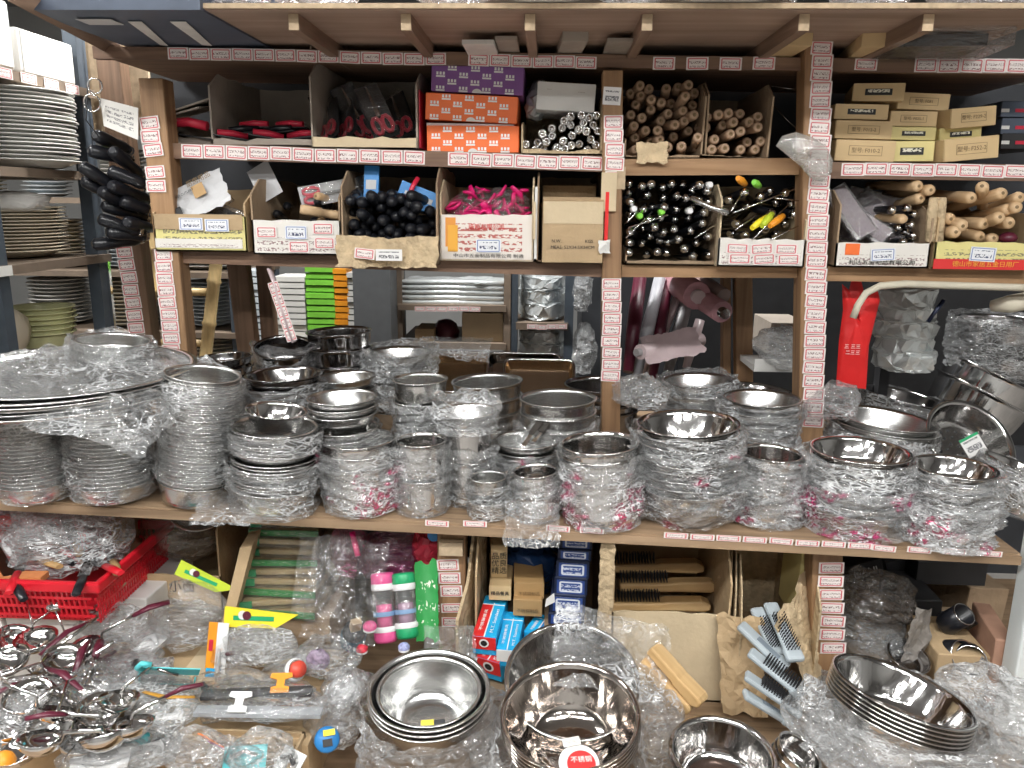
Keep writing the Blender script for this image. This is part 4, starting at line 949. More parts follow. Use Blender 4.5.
# --- second row
ST['wb'] = stack('steel_bowl', 'bowl', 'shallow flared steel bowl', 'the bowl stack behind the red-printed pots', 'bowl', 343, 498, 342, 397, 35, 9, STEEL, [(.05, .7, .010, FILM, 1.0)], every=(3, 2.0))
ST['pb'] = stack('steel_pot', 'pot', 'steel pot', 'the rear pot column of the narrow pair', 'deep', 420, 490, 420, 379, 28, 5, STEEL, [(.05, .8, .010, FILMH, 1.0)])
ST['kb'] = stack('steel_bowl', 'bowl', 'steel bowl', 'the bowl stack holding two knives', 'bowl', 527, 500, 527, 440, 33, 5, STEEL, [(.0, .85, .014, FILMR3, 1.0, 'red-printed plastic wrap')])
# --- front row
ST['a1'] = stack('steel_basin', 'basin', 'steel basin', 'the leftmost wrapped column', 'basin', 28, 505, 26, 396, 37, 24, STEEL, [(.02, 1.0, .009, FILM, 1.0)])
ST['a2'] = stack('steel_basin', 'basin', 'steel basin', 'the wrapped column under the round trays', 'basin', 104, 506, 107, 400, 40, 22, STEEL, [(.05, .75, .012, FILM, 1.02)])
ST['a3'] = stack('steel_bowl', 'bowl', 'steel bowl', 'the tall leaning column in front of the left post', 'deep', 183, 509, 203, 374, 37, 30, STEEL, [(.2, .97, .008, FILM, 1.0)], hk=.6)
ST['a4'] = stack('steel_bowl', 'bowl', 'wide steel bowl', 'the broad stack with gaps between bowl sets', 'bowl', 268, 516, 275, 426, 43, 13, STEEL, [(.0, .62, .013, FILM, 1.04), (.75, 1.0, .006, FILM, 1.0, 'short upper plastic wrap')], every=(4, 3.2))
ST['a4b'] = stack('steel_bowl', 'bowl', 'small deep steel bowl', 'set inside the top of the broad gapped stack', 'bowl', 0, 0, 277, 401, 31, 1, STEELP, [], base=ST['a4']['top']+Vector((0, 0, -.01)), hk=.7)
ST['a5'] = stack('steel_pot', 'pot', 'straight-sided steel pot', 'the red-printed wrapped pot stack', 'pot', 357, 517, 359, 439, 37, 4, STEELP, [(.0, .93, .012, FILMR, 1.04, 'red-printed plastic wrap')], hk=1.0)
ST['a6'] = stack('steel_pot', 'pot', 'small straight steel pot', 'the narrow two-pot column', 'pot', 420, 518, 421, 440, 26, 2, STEELP, [(.0, .97, .010, FILM, 1.06)], hk=1.4)
ST['a7'] = stack('steel_pot', 'pot', 'tall slim steel pot', 'the slim column right of the narrow pair', 'pot', 468, 508, 467, 424, 25, 2, STEELP, [(.0, .72, .010, FILM, 1.06)], hk=1.8)
ST['a7b'] = stack('steel_bowl', 'bowl', 'flared steel bowl', 'resting wrapped on the slim column', 'bowl', 0, 0, 466, 402, 31, 1, STEEL, [(.0, 1.1, .010, FILMH, 1.0)], base=ST['a7']['top']+Vector((0, 0, -.012)))
ST['a8'] = stack('steel_cup', 'bowl', 'small deep steel bowl', 'the smallest wrapped pair at the board front', 'deep', 488, 521, 488, 477, 19, 2, STEEL, [(.0, .9, .008, FILM, 1.08)])
ST['a9'] = stack('steel_pot', 'pot', 'small steel pot', 'the squat pair with film over the edge', 'pot', 537, 524, 535, 471, 23, 2, STEELP, [(.0, .95, .014, FILM, 1.15)], hk=1.1)
ST['b1'] = stack('steel_pot', 'pot', 'wide straight steel pot', 'the red-printed stack in front of the middle post', 'pot', 604, 531, 600, 443, 40, 4, STEELP, [(.0, .88, .013, FILMR, 1.06, 'red-printed plastic wrap')], hk=1.2)
ST['b2'] = stack('steel_basin', 'basin', 'broad steel basin', 'the big wrapped stack between the posts', 'mixing', 690, 526, 688, 423, 51, 9, STEELP, [(.0, .80, .020, FILMR3, .8, 'hazy red-printed plastic wrap'), (.72, .97, .010, FILM, 1.0, 'clear upper plastic wrap')], hk=.75)
ST['b3'] = stack('steel_bowl', 'bowl', 'small steel bowl', 'the wrapped stack left of the right post foot', 'deep', 770, 527, 772, 453, 30, 4, STEELP, [(.0, .96, .022, FILMH, 1.1), (.0, .75, .022, FILMR3, 1.2, 'pale red-printed outer wrap')])
ST['b4'] = stack('steel_basin', 'basin', 'broad steel basin', 'the wrapped stack with dense red print', 'basin', 862, 537, 860, 450, 48, 8, STEELP, [(.0, .62, .018, FILMR2, 1.1, 'dense red-printed plastic wrap'), (.5, .97, .012, FILMH, 1.0, 'clear upper plastic wrap')])
ST['b5'] = stack('steel_basin', 'basin', 'steel basin', 'the rightmost hazy wrapped stack', 'basin', 955, 548, 954, 467, 40, 7, STEELP, [(.0, .97, .018, FILMH, 1.15), (.0, .6, .018, FILMR3, 1.2, 'red-speckled outer wrap')])
# stickers, lettering
def sticker(px, py, Y, w_, h_, mat, label, rot=(0, 0, 0)): pass
# round trays on the two left columns, with film and a pot
tc = ST['a2']['top']+Vector((-.10, .03, .006)); tr = []
for i in range(6):
    o = tag(obj('round_tray', dish_mesh('round_tray', .245, .215, .012, .8, .012, STEEL, 56), None, None, tc+Vector((rnd.uniform(-.012, .012), rnd.uniform(-.01, .01), i*.0075)), (R(1.2), R(-1+.3*i), 0)), 'top round steel tray on the left columns' if i == 5 else 'round steel tray stacked below the top tray on the left columns', 'tray', 'round trays on the left columns'); tr.append(o)
tag(obj('plastic_wrap', sheet_mesh('plastic_wrap', .56, .50, .020, 5, FILM, 40, 36, drape=lambda u, v: -.055*((2*u-1)**4+(2*v-1)**4)), None, None, tc+Vector((0, 0, .055)), (R(2), 0, 0)), 'crumpled film spread over the round trays', 'plastic wrap')
stack('steel_pot', 'pot', 'steel pot', 'the wrapped pair standing on the round trays', 'pan', 0, 0, 113, 340, 36, 2, STEEL, [(.0, 1.0, .014, FILM, 1.3)], base=PY(113, 362, tc.y+.06), hk=.42)
# film heaped behind between the columns
for i, (px, py, sx, sz, sd, m_, what) in enumerate(((640, 392, .12, .07, 21, FILM, 'behind the middle post'), (830, 402, .10, .08, 22, FILM, 'behind the right post'), (200, 395, .10, .10, 23, FILM, 'beside the left post'), (430, 462, .08, .05, 25, FILM, 'between the narrow columns'), (646, 490, .06, .09, 26, FILMR3, 'between the red-printed pots and the big stack'), (905, 470, .07, .09, 28, FILMH, 'between the two right front stacks'), (240, 470, .05, .10, 29, FILM, 'between the leaning column and the broad stack'), (150, 470, .06, .12, 30, FILM, 'between the two left columns'))):
    p = PY(px, py+16, -.05 if py < 440 else -.22); p.z = max(p.z, bdz(p.x)+.002)
    tag(obj('plastic_film', bag_mesh('plastic_film', (sx, .10, sz), .018, sd, m_, 24, 14), None, None, p), 'crumpled clear film '+what, 'plastic wrap')
# film hanging over the board edge
tag(obj('plastic_film', sheet_mesh('plastic_film', .105, .085, .008, 61, FILM, 22, 22, drape=lambda u, v: .02*math.sin(u*3.1)), None, None, PY(532, 524, -.47), (R(72), 0, 0)), 'film flap hanging over the front edge of the board', 'plastic wrap')
tag(obj('plastic_film', sheet_mesh('plastic_film', .12, .10, .012, 62, FILM, 20, 18), None, None, onboard(230, 512)+Vector((0, -.01, .01)), (R(18), 0, 0)), 'film scrap lying at the board front by the leaning column', 'plastic wrap')
# two knives in the bowl stack
for i, (a_, b_) in enumerate((((524, 445), (543, 419)), ((534, 441), (551, 419)))):
    p, q = PY(*a_, ST['kb']['top'].y-.01), PY(*b_, ST['kb']['top'].y+.03); T = thing('table_knife', ('left', 'right')[i]+' dark knife standing in the bowl stack', 'knife', p, aligny(p-q))
    L = (q-p).length; obj('blade', MB().box((0, L*.2, 0), (.012, L*.45, .002)), STEEL, T); obj('grip', MB().box((0, L*.7, 0), (.016, L*.6, .007)), plain('dark_grip', (.05, .045, .04), .3), T)
# colander leaning at the right, with paper label and holes
c = PY(982, 440, -.12); Rc = 48*mpp(c); T = thing('colander', 'perforated steel colander leaning with a white and green label', 'colander', c+Vector((0, .05, -.02)), (R(46), R(14), 0))
obj('bowl_wall', MB().lathe(dish_profile(Rc, Rc*.62, Rc*.55, .6, .008), 48), STEELP, T, (0, 0, -Rc*.5))
hole = MB().lathe([(.0002, .0006), (.0036, .0006), (.0036, -.001)], 8).mesh('hole', BLACKM)
for rr in (.18, .34, .5):
    for q in range(int(rr*34)):
        a_ = q*2*math.pi/int(rr*34); obj('hole', hole, None, T, (Rc*rr*math.cos(a_), Rc*rr*math.sin(a_), -Rc*.5+.0022))
bpy.context.view_layer.update(); Ti = T.matrix_world.inverted()
lb = plate('label', .044, .046, TAGW, T, (0, 0, 0), (0, 0, 0), .001); lb.matrix_local = Ti @ (Matrix.Translation(PY(973, 445, c.y+.005)) @ Euler((R(-14), R(-32), 0)).to_matrix().to_4x4())
obj('label_stripe', MB().box((0, -.001, .020), (.044, .001, .006)), GREENP, lb)
obj('white_sticker', MB().lathe([(.0002, .0009), (.013, .0009), (.013, 0)], 18), WHITE, T, (.03, -.035, -Rc*.5+.002))
tag(obj('plastic_wrap', sheet_mesh('plastic_wrap', .20, .12, .016, 8, FILMT, 24, 24), None, None, c+Vector((.02, -.05, -.10)), (R(60), R(10), 0)), 'thin film hanging over the front of the colander', 'plastic wrap')
T = stack('steel_basin', 'basin', 'steel basin', 'the low stack right below the colander', 'basin', 1024, 520, 1030, 470, 44, 4, STEELP, [(.0, 1.0, .010, FILM, 1.0)])
# rectangular roasting trays leaning at the back
def rect_tray(label, x0, y0, x1, y1, Y, mat, tilt):
    c, wd, h = fb(x0, y0, x1, y1, Y); c.z = max(c.z, bdz(c.x)); T = thing('roasting_tray', label, 'tray', c, (R(tilt), 0, 0)); r = .02
    def rr(w_, h_, r_):
        pts = []
        for cx_, cz_, a0 in ((w_/2-r_, r_, -90), (w_/2-r_, h_-r_, 0), (-w_/2+r_, h_-r_, 90), (-w_/2+r_, r_, 180)):
            for k in range(5): a = R(a0+k*22.5); pts.append((cx_+r_*math.cos(a), cz_+r_*math.sin(a)))
        return pts
    o1, o2 = rr(wd, h, r), rr(wd*.86, h*.72, r*.6); n = len(o1)
    vs = [(p[0], 0, p[1]) for p in o1]+[(p[0], .03, p[1]+h*.14) for p in o2]
    obj('pan', MB().add(vs, [(i, (i+1) % n, n+(i+1) % n, n+i) for i in range(n)]+[tuple(range(n, 2*n))], False), mat, T)
    obj('rolled_rim', MB().tube([(p[0], 0, p[1]) for p in o1]+[(o1[0][0], 0, o1[0][1])], .004, 6, False), CHROME, T)
    return T
COPPER = plain('warm_steel', (.58, .44, .30), .22, 1, .1, 10)
rect_tray('warm-toned rectangular tray leaning behind the open pots', 503, 355, 574, 398, .26, COPPER, -40)
rect_tray('rectangular steel tray leaning behind the warm-toned tray', 486, 350, 560, 396, .31, STEELP, -35)
rect_tray('rectangular steel tray left of the warm-toned tray', 428, 346, 486, 392, .28, COPPER, -42)
tag(obj('plastic_film', sheet_mesh('plastic_film', .20, .12, .016, 71, FILM, 24, 16), None, None, PY(455, 350, .26), (R(24), 0, 0)), 'film lying over the left rectangular tray', 'plastic wrap')
# pink tagged stick standing in the film-covered pot
T = thing('tagged_stick', 'pink tag-covered stick standing in the film-covered pot', 'stick', PY(294, 342, .02)); a_, b_ = PY(294, 342, .02), PY(269, 268, .02)
pts = [(0, 0, 0), (b_-a_)*.6, (b_-a_)*.62+Vector((-.003, 0, .02)), (b_-a_)]; obj('stick', MB().tube(pts, .0125, 8, flat=.4), PINKPALE, T)
for k in range(5): plate('price_tag', .026, .030, TAG, T, (b_-a_)*(.10+.16*k)+Vector((0, -.009, 0)), (0, -.3, 0))
# ------------------------------------------------------------------ top of the unit
def onz(px, py, z): return PZ(px, py, z)
zb = SH['beam']
T = thing('dark_box', 'large dark blue box lying at the upper left on the beam', 'box', (0, 0, 0))
a, b = PY(52, 30, -.33), PY(204, 30, -.33); z0 = zb(a.x)+.004
obj('body', MB().box(((a.x+b.x)/2-.02, -.08, z0+.07), (b.x-a.x+.04, .52, .14)), DARKB, T)
for i, (x0, x1) in enumerate(((128, 168), (170, 212))):
    q = [PZ(x0, 22, z0-.003), PZ(x1-26, 22, z0-.003), PZ(x1, 46, z0-.003), PZ(x0+32, 45, z0-.003)]
    obj('paper_sheet', MB().hexa(q, [(p[0], p[1], p[2]+.001) for p in q]), PAPERW, T)
q = PZ(100, 22, z0-.003); obj('paper_sheet', MB().box(q, (.07, .05, .001)), GREYC, T)
def bx(name, label, x0, y0, x1, y1, Y, mat, d=.2, rz=0, ry=0, z=None, rx=0, cat='box', lid=True):
    c, wd, h = fb(x0, y0, x1, y1, Y, z); return closed_box(name, label, c, wd, d, h, mat, rz, ry, rx, None, cat, lid), wd, h
for i, (x0, y0, x1, y1, Y, m, d, rz, lab) in enumerate((
    (462, 44, 494, 56, .05, PAPERW, .16, 0, 'small pale paper box on the beam above the purple box'),
    (495, 36, 517, 56, .06, CARTONG, .25, 0, 'narrow grey carton on the beam beside the pale paper box'),
    (562, 28, 588, 56, .02, CARTONG, .30, .06, 'grey carton end on the beam above the chrome tubes'),
    (607, 38, 634, 57, .05, CARTONG, .30, 0, 'grey carton end on the beam at the middle post'),
    (785, 32, 812, 48, -.12, KRAFT, .40, .02, 'long kraft carton jutting forward left of the right post'),
    (862, 32, 888, 44, -.12, KRAFT, .45, -.15, 'long kraft carton jutting forward right of the right post'),
    (945, 46, 985, 60, -.02, CARTONG, .25, 0, 'flat pale carton at the right end of the beam'))):
    Y = -.13 if Y > -.1 else Y; bx('carton', lab, x0, y0, x1, y1, Y, m, d+.1, rz, z=zb(PY(x0, 50, Y).x)+.002)
T, _, _ = bx('flat_pack', 'dark flat pack in clear film at the right on the beam', 905, 34, 985, 50, -.14, BLACKM, .35, -.1, 0, z=zb(.9)+.003)
obj('film_sleeve', MB().box((0, .1, .012), (.22, .3, .04)), FILMT, T)
# goods standing on the top board
zt2 = zt+.0125
for i, (px, w_, kind) in enumerate(((230, .10, 'b'), (318, .11, 'b'), (450, .09, 'b'), (545, .13, 's'), (640, .12, 'b'), (715, .14, 's'), (870, .11, 'b'), (980, .13, 'b'))):
    p = PY(px, 5, -.24); p.z = zt2
    if kind == 's':
        for k in range(5): tag(obj('glass_plate', dish_mesh('glass_plate', w_*1.0, w_*.7, .012, .8, .01, PORC, 36), None, None, p+Vector((0, 0, k*.010))), 'pale plate in the stack '+('over the chrome tubes' if px < 600 else 'over the wooden tools')+' on the top board', 'plate', f'plates on the top board {"over the chrome tubes" if px < 600 else "over the wooden tools"}')
        tag(obj('plastic_wrap', wrap_mesh('plastic_wrap', [(0, w_*1.05), (1, w_*1.05)], .07, .008, 300+px, FILM, 40, 8), None, None, p), 'film around the plate stack '+('over the chrome tubes' if px < 600 else 'over the wooden tools'), 'plastic wrap')
    else: tag(obj('plastic_bag', bag_mesh('plastic_bag', (w_*1.6, .14, .10), .015, px, FILMH, 20, 12), None, None, p), ('leftmost', 'second', 'third', '', 'fourth', '', 'fifth', 'sixth and rightmost')[i]+' film bundle from the left along the top board edge', 'bag')
# ------------------------------------------------------------------ left: plate racks facing the aisle
XR = -1.30
U = PX(78, 92, XR)
RK = thing('plate_rack', 'steel rack of white plates at the far left, facing sideways', 'rack', (0, 0, 0))
def lv(px, py): return PX(px, py, XR).z
levels = [lv(76, 88), lv(88, 172), lv(94, 254)]
zlow = lv(100, 345)
for (yy, xx, m) in ((U.y, XR, RACKM), (U.y-.42, XR, RACKM), (U.y, XR-.45, RACKM), (U.y-.42, XR-.45, RACKM)):
    obj('upright', MB().box((xx, yy, 1.05), (.035, .035, 2.1)), m, RK)
obj('upright', MB().box((XR+.02, U.y+.02, 1.05), (.012, .012, 2.1)), CHROME, RK)
for i, z in enumerate(levels):
    s_ = obj('shelf_board', MB().box((XR-.22, U.y-.42, z-.012), (.5, .9, .022)), RACKB, RK)
    n_ = 9 if i == 0 else 5
    for k in range(n_): obj('price_tag', MB().box((XR+.032, U.y-.80+k*.09, z-.012), (.001, .06, .024)), TAG if i == 0 else PORC, s_)
s_ = obj('shelf_board', MB().box((XR-.22, U.y-.42, zlow-.012), (.5, .9, .022)), RACKB, RK)
def plates(where, x, y, z, Rr, n, pitch, mat, kind='plate', wrapm=None, oval=1, cat='plate', name='plate'):
    me = dish_mesh(name, Rr, Rr*KINDS[kind][0], Rr*KINDS[kind][1], KINDS[kind][2], .008, mat, 32)
    for i in range(n):
        o = tag(obj(name, me, None, None, (x+rnd.uniform(-.004, .004), y+rnd.uniform(-.004, .004), z+.001+i*pitch)), ('top plate of ' if i == n-1 else 'plate inside ')+where, cat, 'plates of '+where)
        o.scale = (1, oval, 1)
p = PY(73, 125, U.y-.18)
plates('the tall white plate stack at the upper left', p.x-.155, U.y-.20, levels[1], .155, 18, .0098, PORC)
plates('the white plate stack cut by the left picture edge', p.x-.36, U.y-.45, levels[1], .16, 18, .0098, PORC)
p = PX(70, 250, XR-.05)
plates('the cream plate stack on the middle rack level', XR-.17, U.y-.15, levels[2], .165, 14, .0085, CREAM)
plates('the white plate stack at the left on the middle rack level', XR-.17, U.y-.52, levels[2], .15, 11, .0085, PORC)
plates('the yellow-green bowl stack on the low rack level', XR-.10, U.y-.12, zlow, .085, 6, .014, plain('celadon', (.55, .55, .30), .35), 'bowl', name='bowl', cat='bowl')
for i, (dy, sx) in enumerate(((-.62, .28), (-.42, .22), (-.30, .18))):
    tag(obj('paper_parcel', bag_mesh('paper_parcel', (sx, .20, .15), .012, 40+i, CREAM if i != 1 else PAPERW, 18, 10), None, None, (XR-.14, U.y+dy, zlow)), ('left', 'middle', 'right')[i]+' paper-wrapped plate parcel on the low rack level', 'parcel')
for i, (z_, y_, sx, sz, m) in enumerate(((levels[2], -.72, .24, .11, 0), (levels[2]+.12, -.20, .22, .05, 1), (zlow+.13, -.50, .26, .07, 1), (zlow, -.85, .26, .16, 0))):
    tag(obj('paper_parcel', bag_mesh('paper_parcel', (sx, .24, sz), .014, 140+i, (CREAM, PAPERW)[m], 24, 12, 14, sq=.45), None, None, (XR-.12, U.y+y_, z_)), ('cream paper parcel at the left of the middle rack level', 'white paper laid over the middle-level cream plates', 'white paper parcel on top of the low-level parcels', 'cream paper parcel at the left of the low rack level')[i], 'parcel')
zz = levels[0]
for i, (x0, x1, h_, m, lab, dx) in enumerate(((-30, 17, .155, WHITE, 'white carton cut by the picture edge on the rack top', 0), (21, 76, .105, WHITE, 'creased white carton on top of the plate rack', 0), (18, 66, .20, BLACKM, 'dark printed carton behind the creased white carton', -.24))):
    a, b = PX(x0, 70, XR+.02), PX(x1, 78, XR+.02); w_ = b.y-a.y
    T = thing('carton', lab, 'carton', (XR+.02+dx, (a.y+b.y)/2, zz), (0, 0, R(90))); bev(obj('body', MB().box((0, .1, h_/2), (w_, .2, h_)), m, T), .008); obj('end_flap', MB().box((0, -.001, h_*.5), (w_*.9, .002, h_*.9)), m, T)
# second rack and plate stacks further back on the left
RK2 = thing('plate_rack', 'second dark rack with plate stacks behind the left rack', 'rack', (0, 0, 0))
for xx in (-2.45, -1.14):
    for yy in (.95, 1.35): obj('upright', MB().box((xx, yy, 1.0), (.04, .04, 2.0)), RACKM, RK2)
RL = [.80, 1.02, 1.24, 1.50, 1.78]
for z in RL: obj('shelf_board', MB().box((-1.795, 1.15, z-.012), (1.35, .46, .02)), RACKB, RK2)
k = 0
for z in RL[:4]:
    for x in (-2.2, -1.90, -1.62, -1.30):
        k += 1; rr = (.11, .12, .085)[k % 3]
        plates(f'the {("white", "cream", "pale")[k % 3]} stack {("far left", "left", "middle", "right")[(k-1) % 4]} on the {("lowest", "second", "third", "fourth")[(k-1)//4]} back-rack level', x, 1.10, z, rr, 12, .0145, (PORC, CREAM, plain('bluish_porcelain', (.62, .67, .70), .25))[k % 3])
# ------------------------------------------------------------------ hanging black knives and card beside the left post
rg = random.Random(31)
KN = [(80, 165, 120, 190), (88, 150, 130, 160), (82, 180, 125, 200), (102, 205, 146, 218), (110, 185, 148, 200), (98, 218, 140, 232), (106, 232, 146, 236), (92, 245, 140, 239), (112, 150, 140, 175), (95, 135, 128, 150), (108, 170, 146, 185), (120, 200, 148, 210), (100, 190, 135, 210), (126, 222, 149, 228)]
for i, (x0, y0, x1, y1) in enumerate(KN):
    a, b = PY(x0, y0, -.02+.012*(i % 4)), PY(x1, y1, .05+.02*(i % 5)); T = thing('black_knife', 'fat black-handled knife bundled beside the left post', 'knife', a, (0, 0, 0), 'black knives bundled beside the left post')
    d = b-a
    obj('grip', MB().tube([Vector((0, 0, 0)), d*.06, d*.3, d*.6, d*.85, d], [.008, .015, .017, .0145, .016, .012], 10), BLACK, T)
    obj('ferrule', MB().tube([d*.93, d*1.06], .0125, 10), CHROME, T)
a = PY(100, 98, -.03); T = thing('hanging_card', 'printed paper card hanging on a key ring beside the left post', 'card', a)
b_, c_, e_ = PY(138, 108, -.03)-a, PY(138, 140, -.03)-a, PY(104, 126, -.03)-a
obj('card', MB().add([Vector((0, 0, 0)), e_, c_, b_], [(0, 1, 2, 3)], False, [((0, 1), (0, 0), (1, 0), (1, 1))]), PAPERLAB, T).modifiers.new('s', 'SOLIDIFY').thickness = .002
for k, (px, py, r) in enumerate(((95, 86, 7), (92, 103, 8))): pc = PY(px, py, -.035)-a; obj('key_ring', MB().tube([pc+Vector((math.cos(t)*r*.0024, 0, math.sin(t)*r*.0024)) for t in [q*math.pi/8 for q in range(17)]], .0018, 6, False), CHROME, T)
obj('wire', MB().tube([PY(88, 84, -.03)-a, PY(86, 120, -.03)-a, PY(100, 138, -.03)-a], .0015, 5), BLACKM, T)
# wooden board behind the left post top
tag(obj('plywood_sheet', MB().box((0, 0, 0), (.20, .012, .30)), ENDW, None, PY(115, 80, .42)), 'pale plywood sheet behind the top of the left post', 'plywood')
# side beam from the front to the rear left post
a, b = PY(18, -12, -.42), PY(112, 46, .05); tag(obj('side_beam', MB().tube([(-.02, 0, 0), b-a], .022, 4), JOISTW, UNIT, a))
# bamboo ladder
T = thing('bamboo_ladder', 'bamboo ladder standing behind the left post', 'ladder', (0, 0, 0)); Yl = .62
for (xt, yt, xb, yb) in ((217, 255, 206, 352), (152, 262, 147, 352)):
    a, b = PY(xt, yt, Yl), PY(xb, yb, Yl); d = a-b; b0 = b-d*(b.z/d.z); top = a+d*.6; nd = [k/11 for k in range(12)]; tt = sorted([0.0, 1.0]+[min(1, max(0, k+e)) for k in nd for e in (-.006, 0, .006)]); Lr = [b0+(top-b0)*t for t in tt]
    obj('rail', MB().tube(Lr, [.0245 if any(abs(t-k) < .001 for k in nd) else .0205 for t in tt], 10), BAMBOO, T)
for py in (292, 343, 400): obj('rung', MB().tube([PY(150, py, Yl), PY(212, py, Yl)], .013, 8), BAMBOO, T)
# ------------------------------------------------------------------ goods seen through the gap, middle
RK3 = thing('store_rack', 'brown and steel rack with foil packs seen through the gap', 'rack', (0, 0, 0)); Yr = 1.0
def rbox(name, x0, y0, x1, y1, Y, d, mat, parent): c, wd, h = fb(x0, y0, x1, y1, Y); return obj(name, MB().box((c.x, Y+d/2, c.z+h/2), (wd, d, h)), mat, parent)
for x0, x1, m in ((394, 401, RACKB), (504, 512, RACKB), (511, 518, RACKM), (566, 575, RACKM), (360, 396, plain('grey_cabinet', (.11, .115, .12), .5, 0, .1))):
    a, b = PY(x0, 262, Yr), PY(x1, 262, Yr); obj('upright', MB().box(((a.x+b.x)/2, Yr+.03, .9), (b.x-a.x, .05 if x1-x0 < 20 else .3, 1.8)), m, RK3)
SB1 = rbox('shelf_board', 398, 305, 506, 311, Yr-.01, .4, RACKB, RK3); SB2 = rbox('shelf_board', 516, 323, 568, 330, Yr-.01, .4, RACKB, RK3); rbox('shelf_board', 398, 343, 506, 349, Yr-.01, .4, RACKB, RK3); rbox('shelf_board', 516, 362, 568, 368, Yr-.01, .4, RACKB, RK3)
tagrow(SB1, 420, 309, 475, 309, 6, 5, Yf=Yr-.011); tagrow(SB2, 532, 327, 562, 327, 4, 5, Yf=Yr-.011)
for i in range(5):
    c, wd, h = fb(399+i % 2, 279+i*5, 504-i % 2, 285+i*5, Yr+.02); T = thing('foil_pack', 'flat silver pack lying on the brown rack shelf', 'pack', c, (0, 0, 0), 'flat silver packs on the brown rack')
    obj('pouch', sheet_mesh('pouch', wd, .26, .008, 80+i, FOIL, 16, 8, f=10), None, T, (0, .13, .004)); obj('edge', MB().tube([(-wd/2, 0, .008), (0, 0, .010), (wd/2, 0, .008)], h*.48, 7), FOIL, T)
for i, (y0, y1) in enumerate(((278, 292), (291, 307), (305, 322), (332, 346), (345, 360))):
    c, wd, h = fb(519, y0, 565, y1, Yr+.02); tag(obj('foil_pack', bag_mesh('foil_pack', (wd, .25, h*1.15), .012, 90+i, FOIL, 30, 16, 26, sq=.35), None, None, c+Vector((0, .12, 0))), ('topmost', 'second', 'third', 'fourth', 'lowest')[i]+' silver foil pack in the blue-grey rack', 'pack')
for i, (x0, y0, x1, y1) in enumerate(((571, 272, 590, 312), (572, 328, 594, 372))): c, wd, h = fb(x0, y0, x1, y1, Yr+.05); tag(obj('foil_pack', bag_mesh('foil_pack', (wd, .15, h), .02, 96+i, FILMH, 18, 12), None, None, c), ('upper', 'lower')[i]+' clear film bundle hanging beside the blue-grey rack', 'pack')
bx('carton', 'small tan carton on the brown rack lower level', 415, 329, 434, 343.5, Yr+.02, CARTON, .15); bx('carton', 'pale box at the right of the brown rack lower level', 462, 313, 503, 343.5, Yr+.03, CARTONP, .2)
tag(obj('red_bundle', bag_mesh('red_bundle', (.09, .1, .09), .01, 5, MAROON, 14, 8), None, None, PY(446, 343.5, Yr+.1)), 'dark red bundle on the brown rack lower level', 'bundle')
# green and orange ribbed stacks, cream stacks
RK4 = thing('store_rack', 'low rack with green and orange stacks behind the bamboo ladder', 'rack', (0, 0, 0)); z4 = PY(320, 348, 1.0).z
obj('shelf_board', MB().box((-.90, 1.15, z4-.012), (.42, .5, .024)), RACKB, RK4)
for xx in (-1.08, -.72):
    for yy in (.93, 1.38): obj('leg', MB().box((xx, yy, z4/2), (.04, .04, z4)), RACKM, RK4)
for (x0, x1, y0, m, lab, n) in ((308, 337, 266, LIME, 'the lime green ribbed stack', 13), (336, 350, 268, ORANGE, 'the orange ribbed stack', 13), (349, 358, 272, PORC, 'the thin pale stack beside the orange one', 13), (276, 308, 276, PORC, 'the white stack left of the lime green one', 12), (244, 262, 270, plain('bluish_porcelain', (.62, .67, .70), .25), 'the bluish stack behind the rear posts', 12), (262, 278, 290, PORC, 'the low white stack behind the rear posts', 9)):
    c, wd, h = fb(x0, y0, x1, 348, .97, z4); ph = h/n
    me = bpy.data.meshes.get('s_'+lab) or MB().box((0, .07, ph*.46), (wd*.96, .14, ph*.78)).mesh('s_'+lab, m)
    for i in range(n): tag(obj('plastic_tray', me, None, None, c+Vector((rnd.uniform(-.002, .002), rnd.uniform(-.003, .003), i*ph))), ('top tray of ' if i == n-1 else 'tray within ')+lab, 'tray', 'trays of '+lab)
# ------------------------------------------------------------------ goods behind the right half
BACKDROP = thing('dark_backdrop', 'added dark cabinet filling the back behind the pink rolls', 'backdrop', (0, 0, 0))  # dark panels added to supply the darkness of the background here
c, wd, h = fb(580, 200, 1080, 400, 1.25); obj('body', MB().box((c.x+.15, 1.55, .9), (wd+.3, .5, 1.8)), DARKP, BACKDROP); obj('backdrop_panel', MB().box((c.x-.2, 1.29, .9), (wd*.4, .02, 1.7)), BLACKM, BACKDROP); obj('backdrop_panel', MB().box((c.x+.6, 1.29, .9), (wd*.4, .02, 1.7)), BLACKM, BACKDROP)
def roll(label, x0, y0, x1, y1, Y0, Y1, r, mat, cap=True, core=STEELD):
    a, b = PY(x0, y0, Y0), PY(x1, y1, Y1); d = b-a; T = thing('film_roll', label, 'roll', a)
    obj('film', MB().tube([d*0, d*.5, d], r, 14), mat, T); obj('core', MB().tube([d*-.06, d*1.05], r*.5, 10), core, T); return T
roll('pink film roll leaning forward with a dark steel core', 722, 312, 672, 280, .26, .62, .030, PINKROLL)
roll('thick pink roll end under the shelf', 697, 296, 668, 276, .34, .6, .040, PINKROLL, core=PINKPALE)
roll('pale pink roll lying with a grey core', 640, 352, 700, 340, .30, .5, .022, PINKPALE, core=plain('grey_core', (.3, .28, .28), .6))
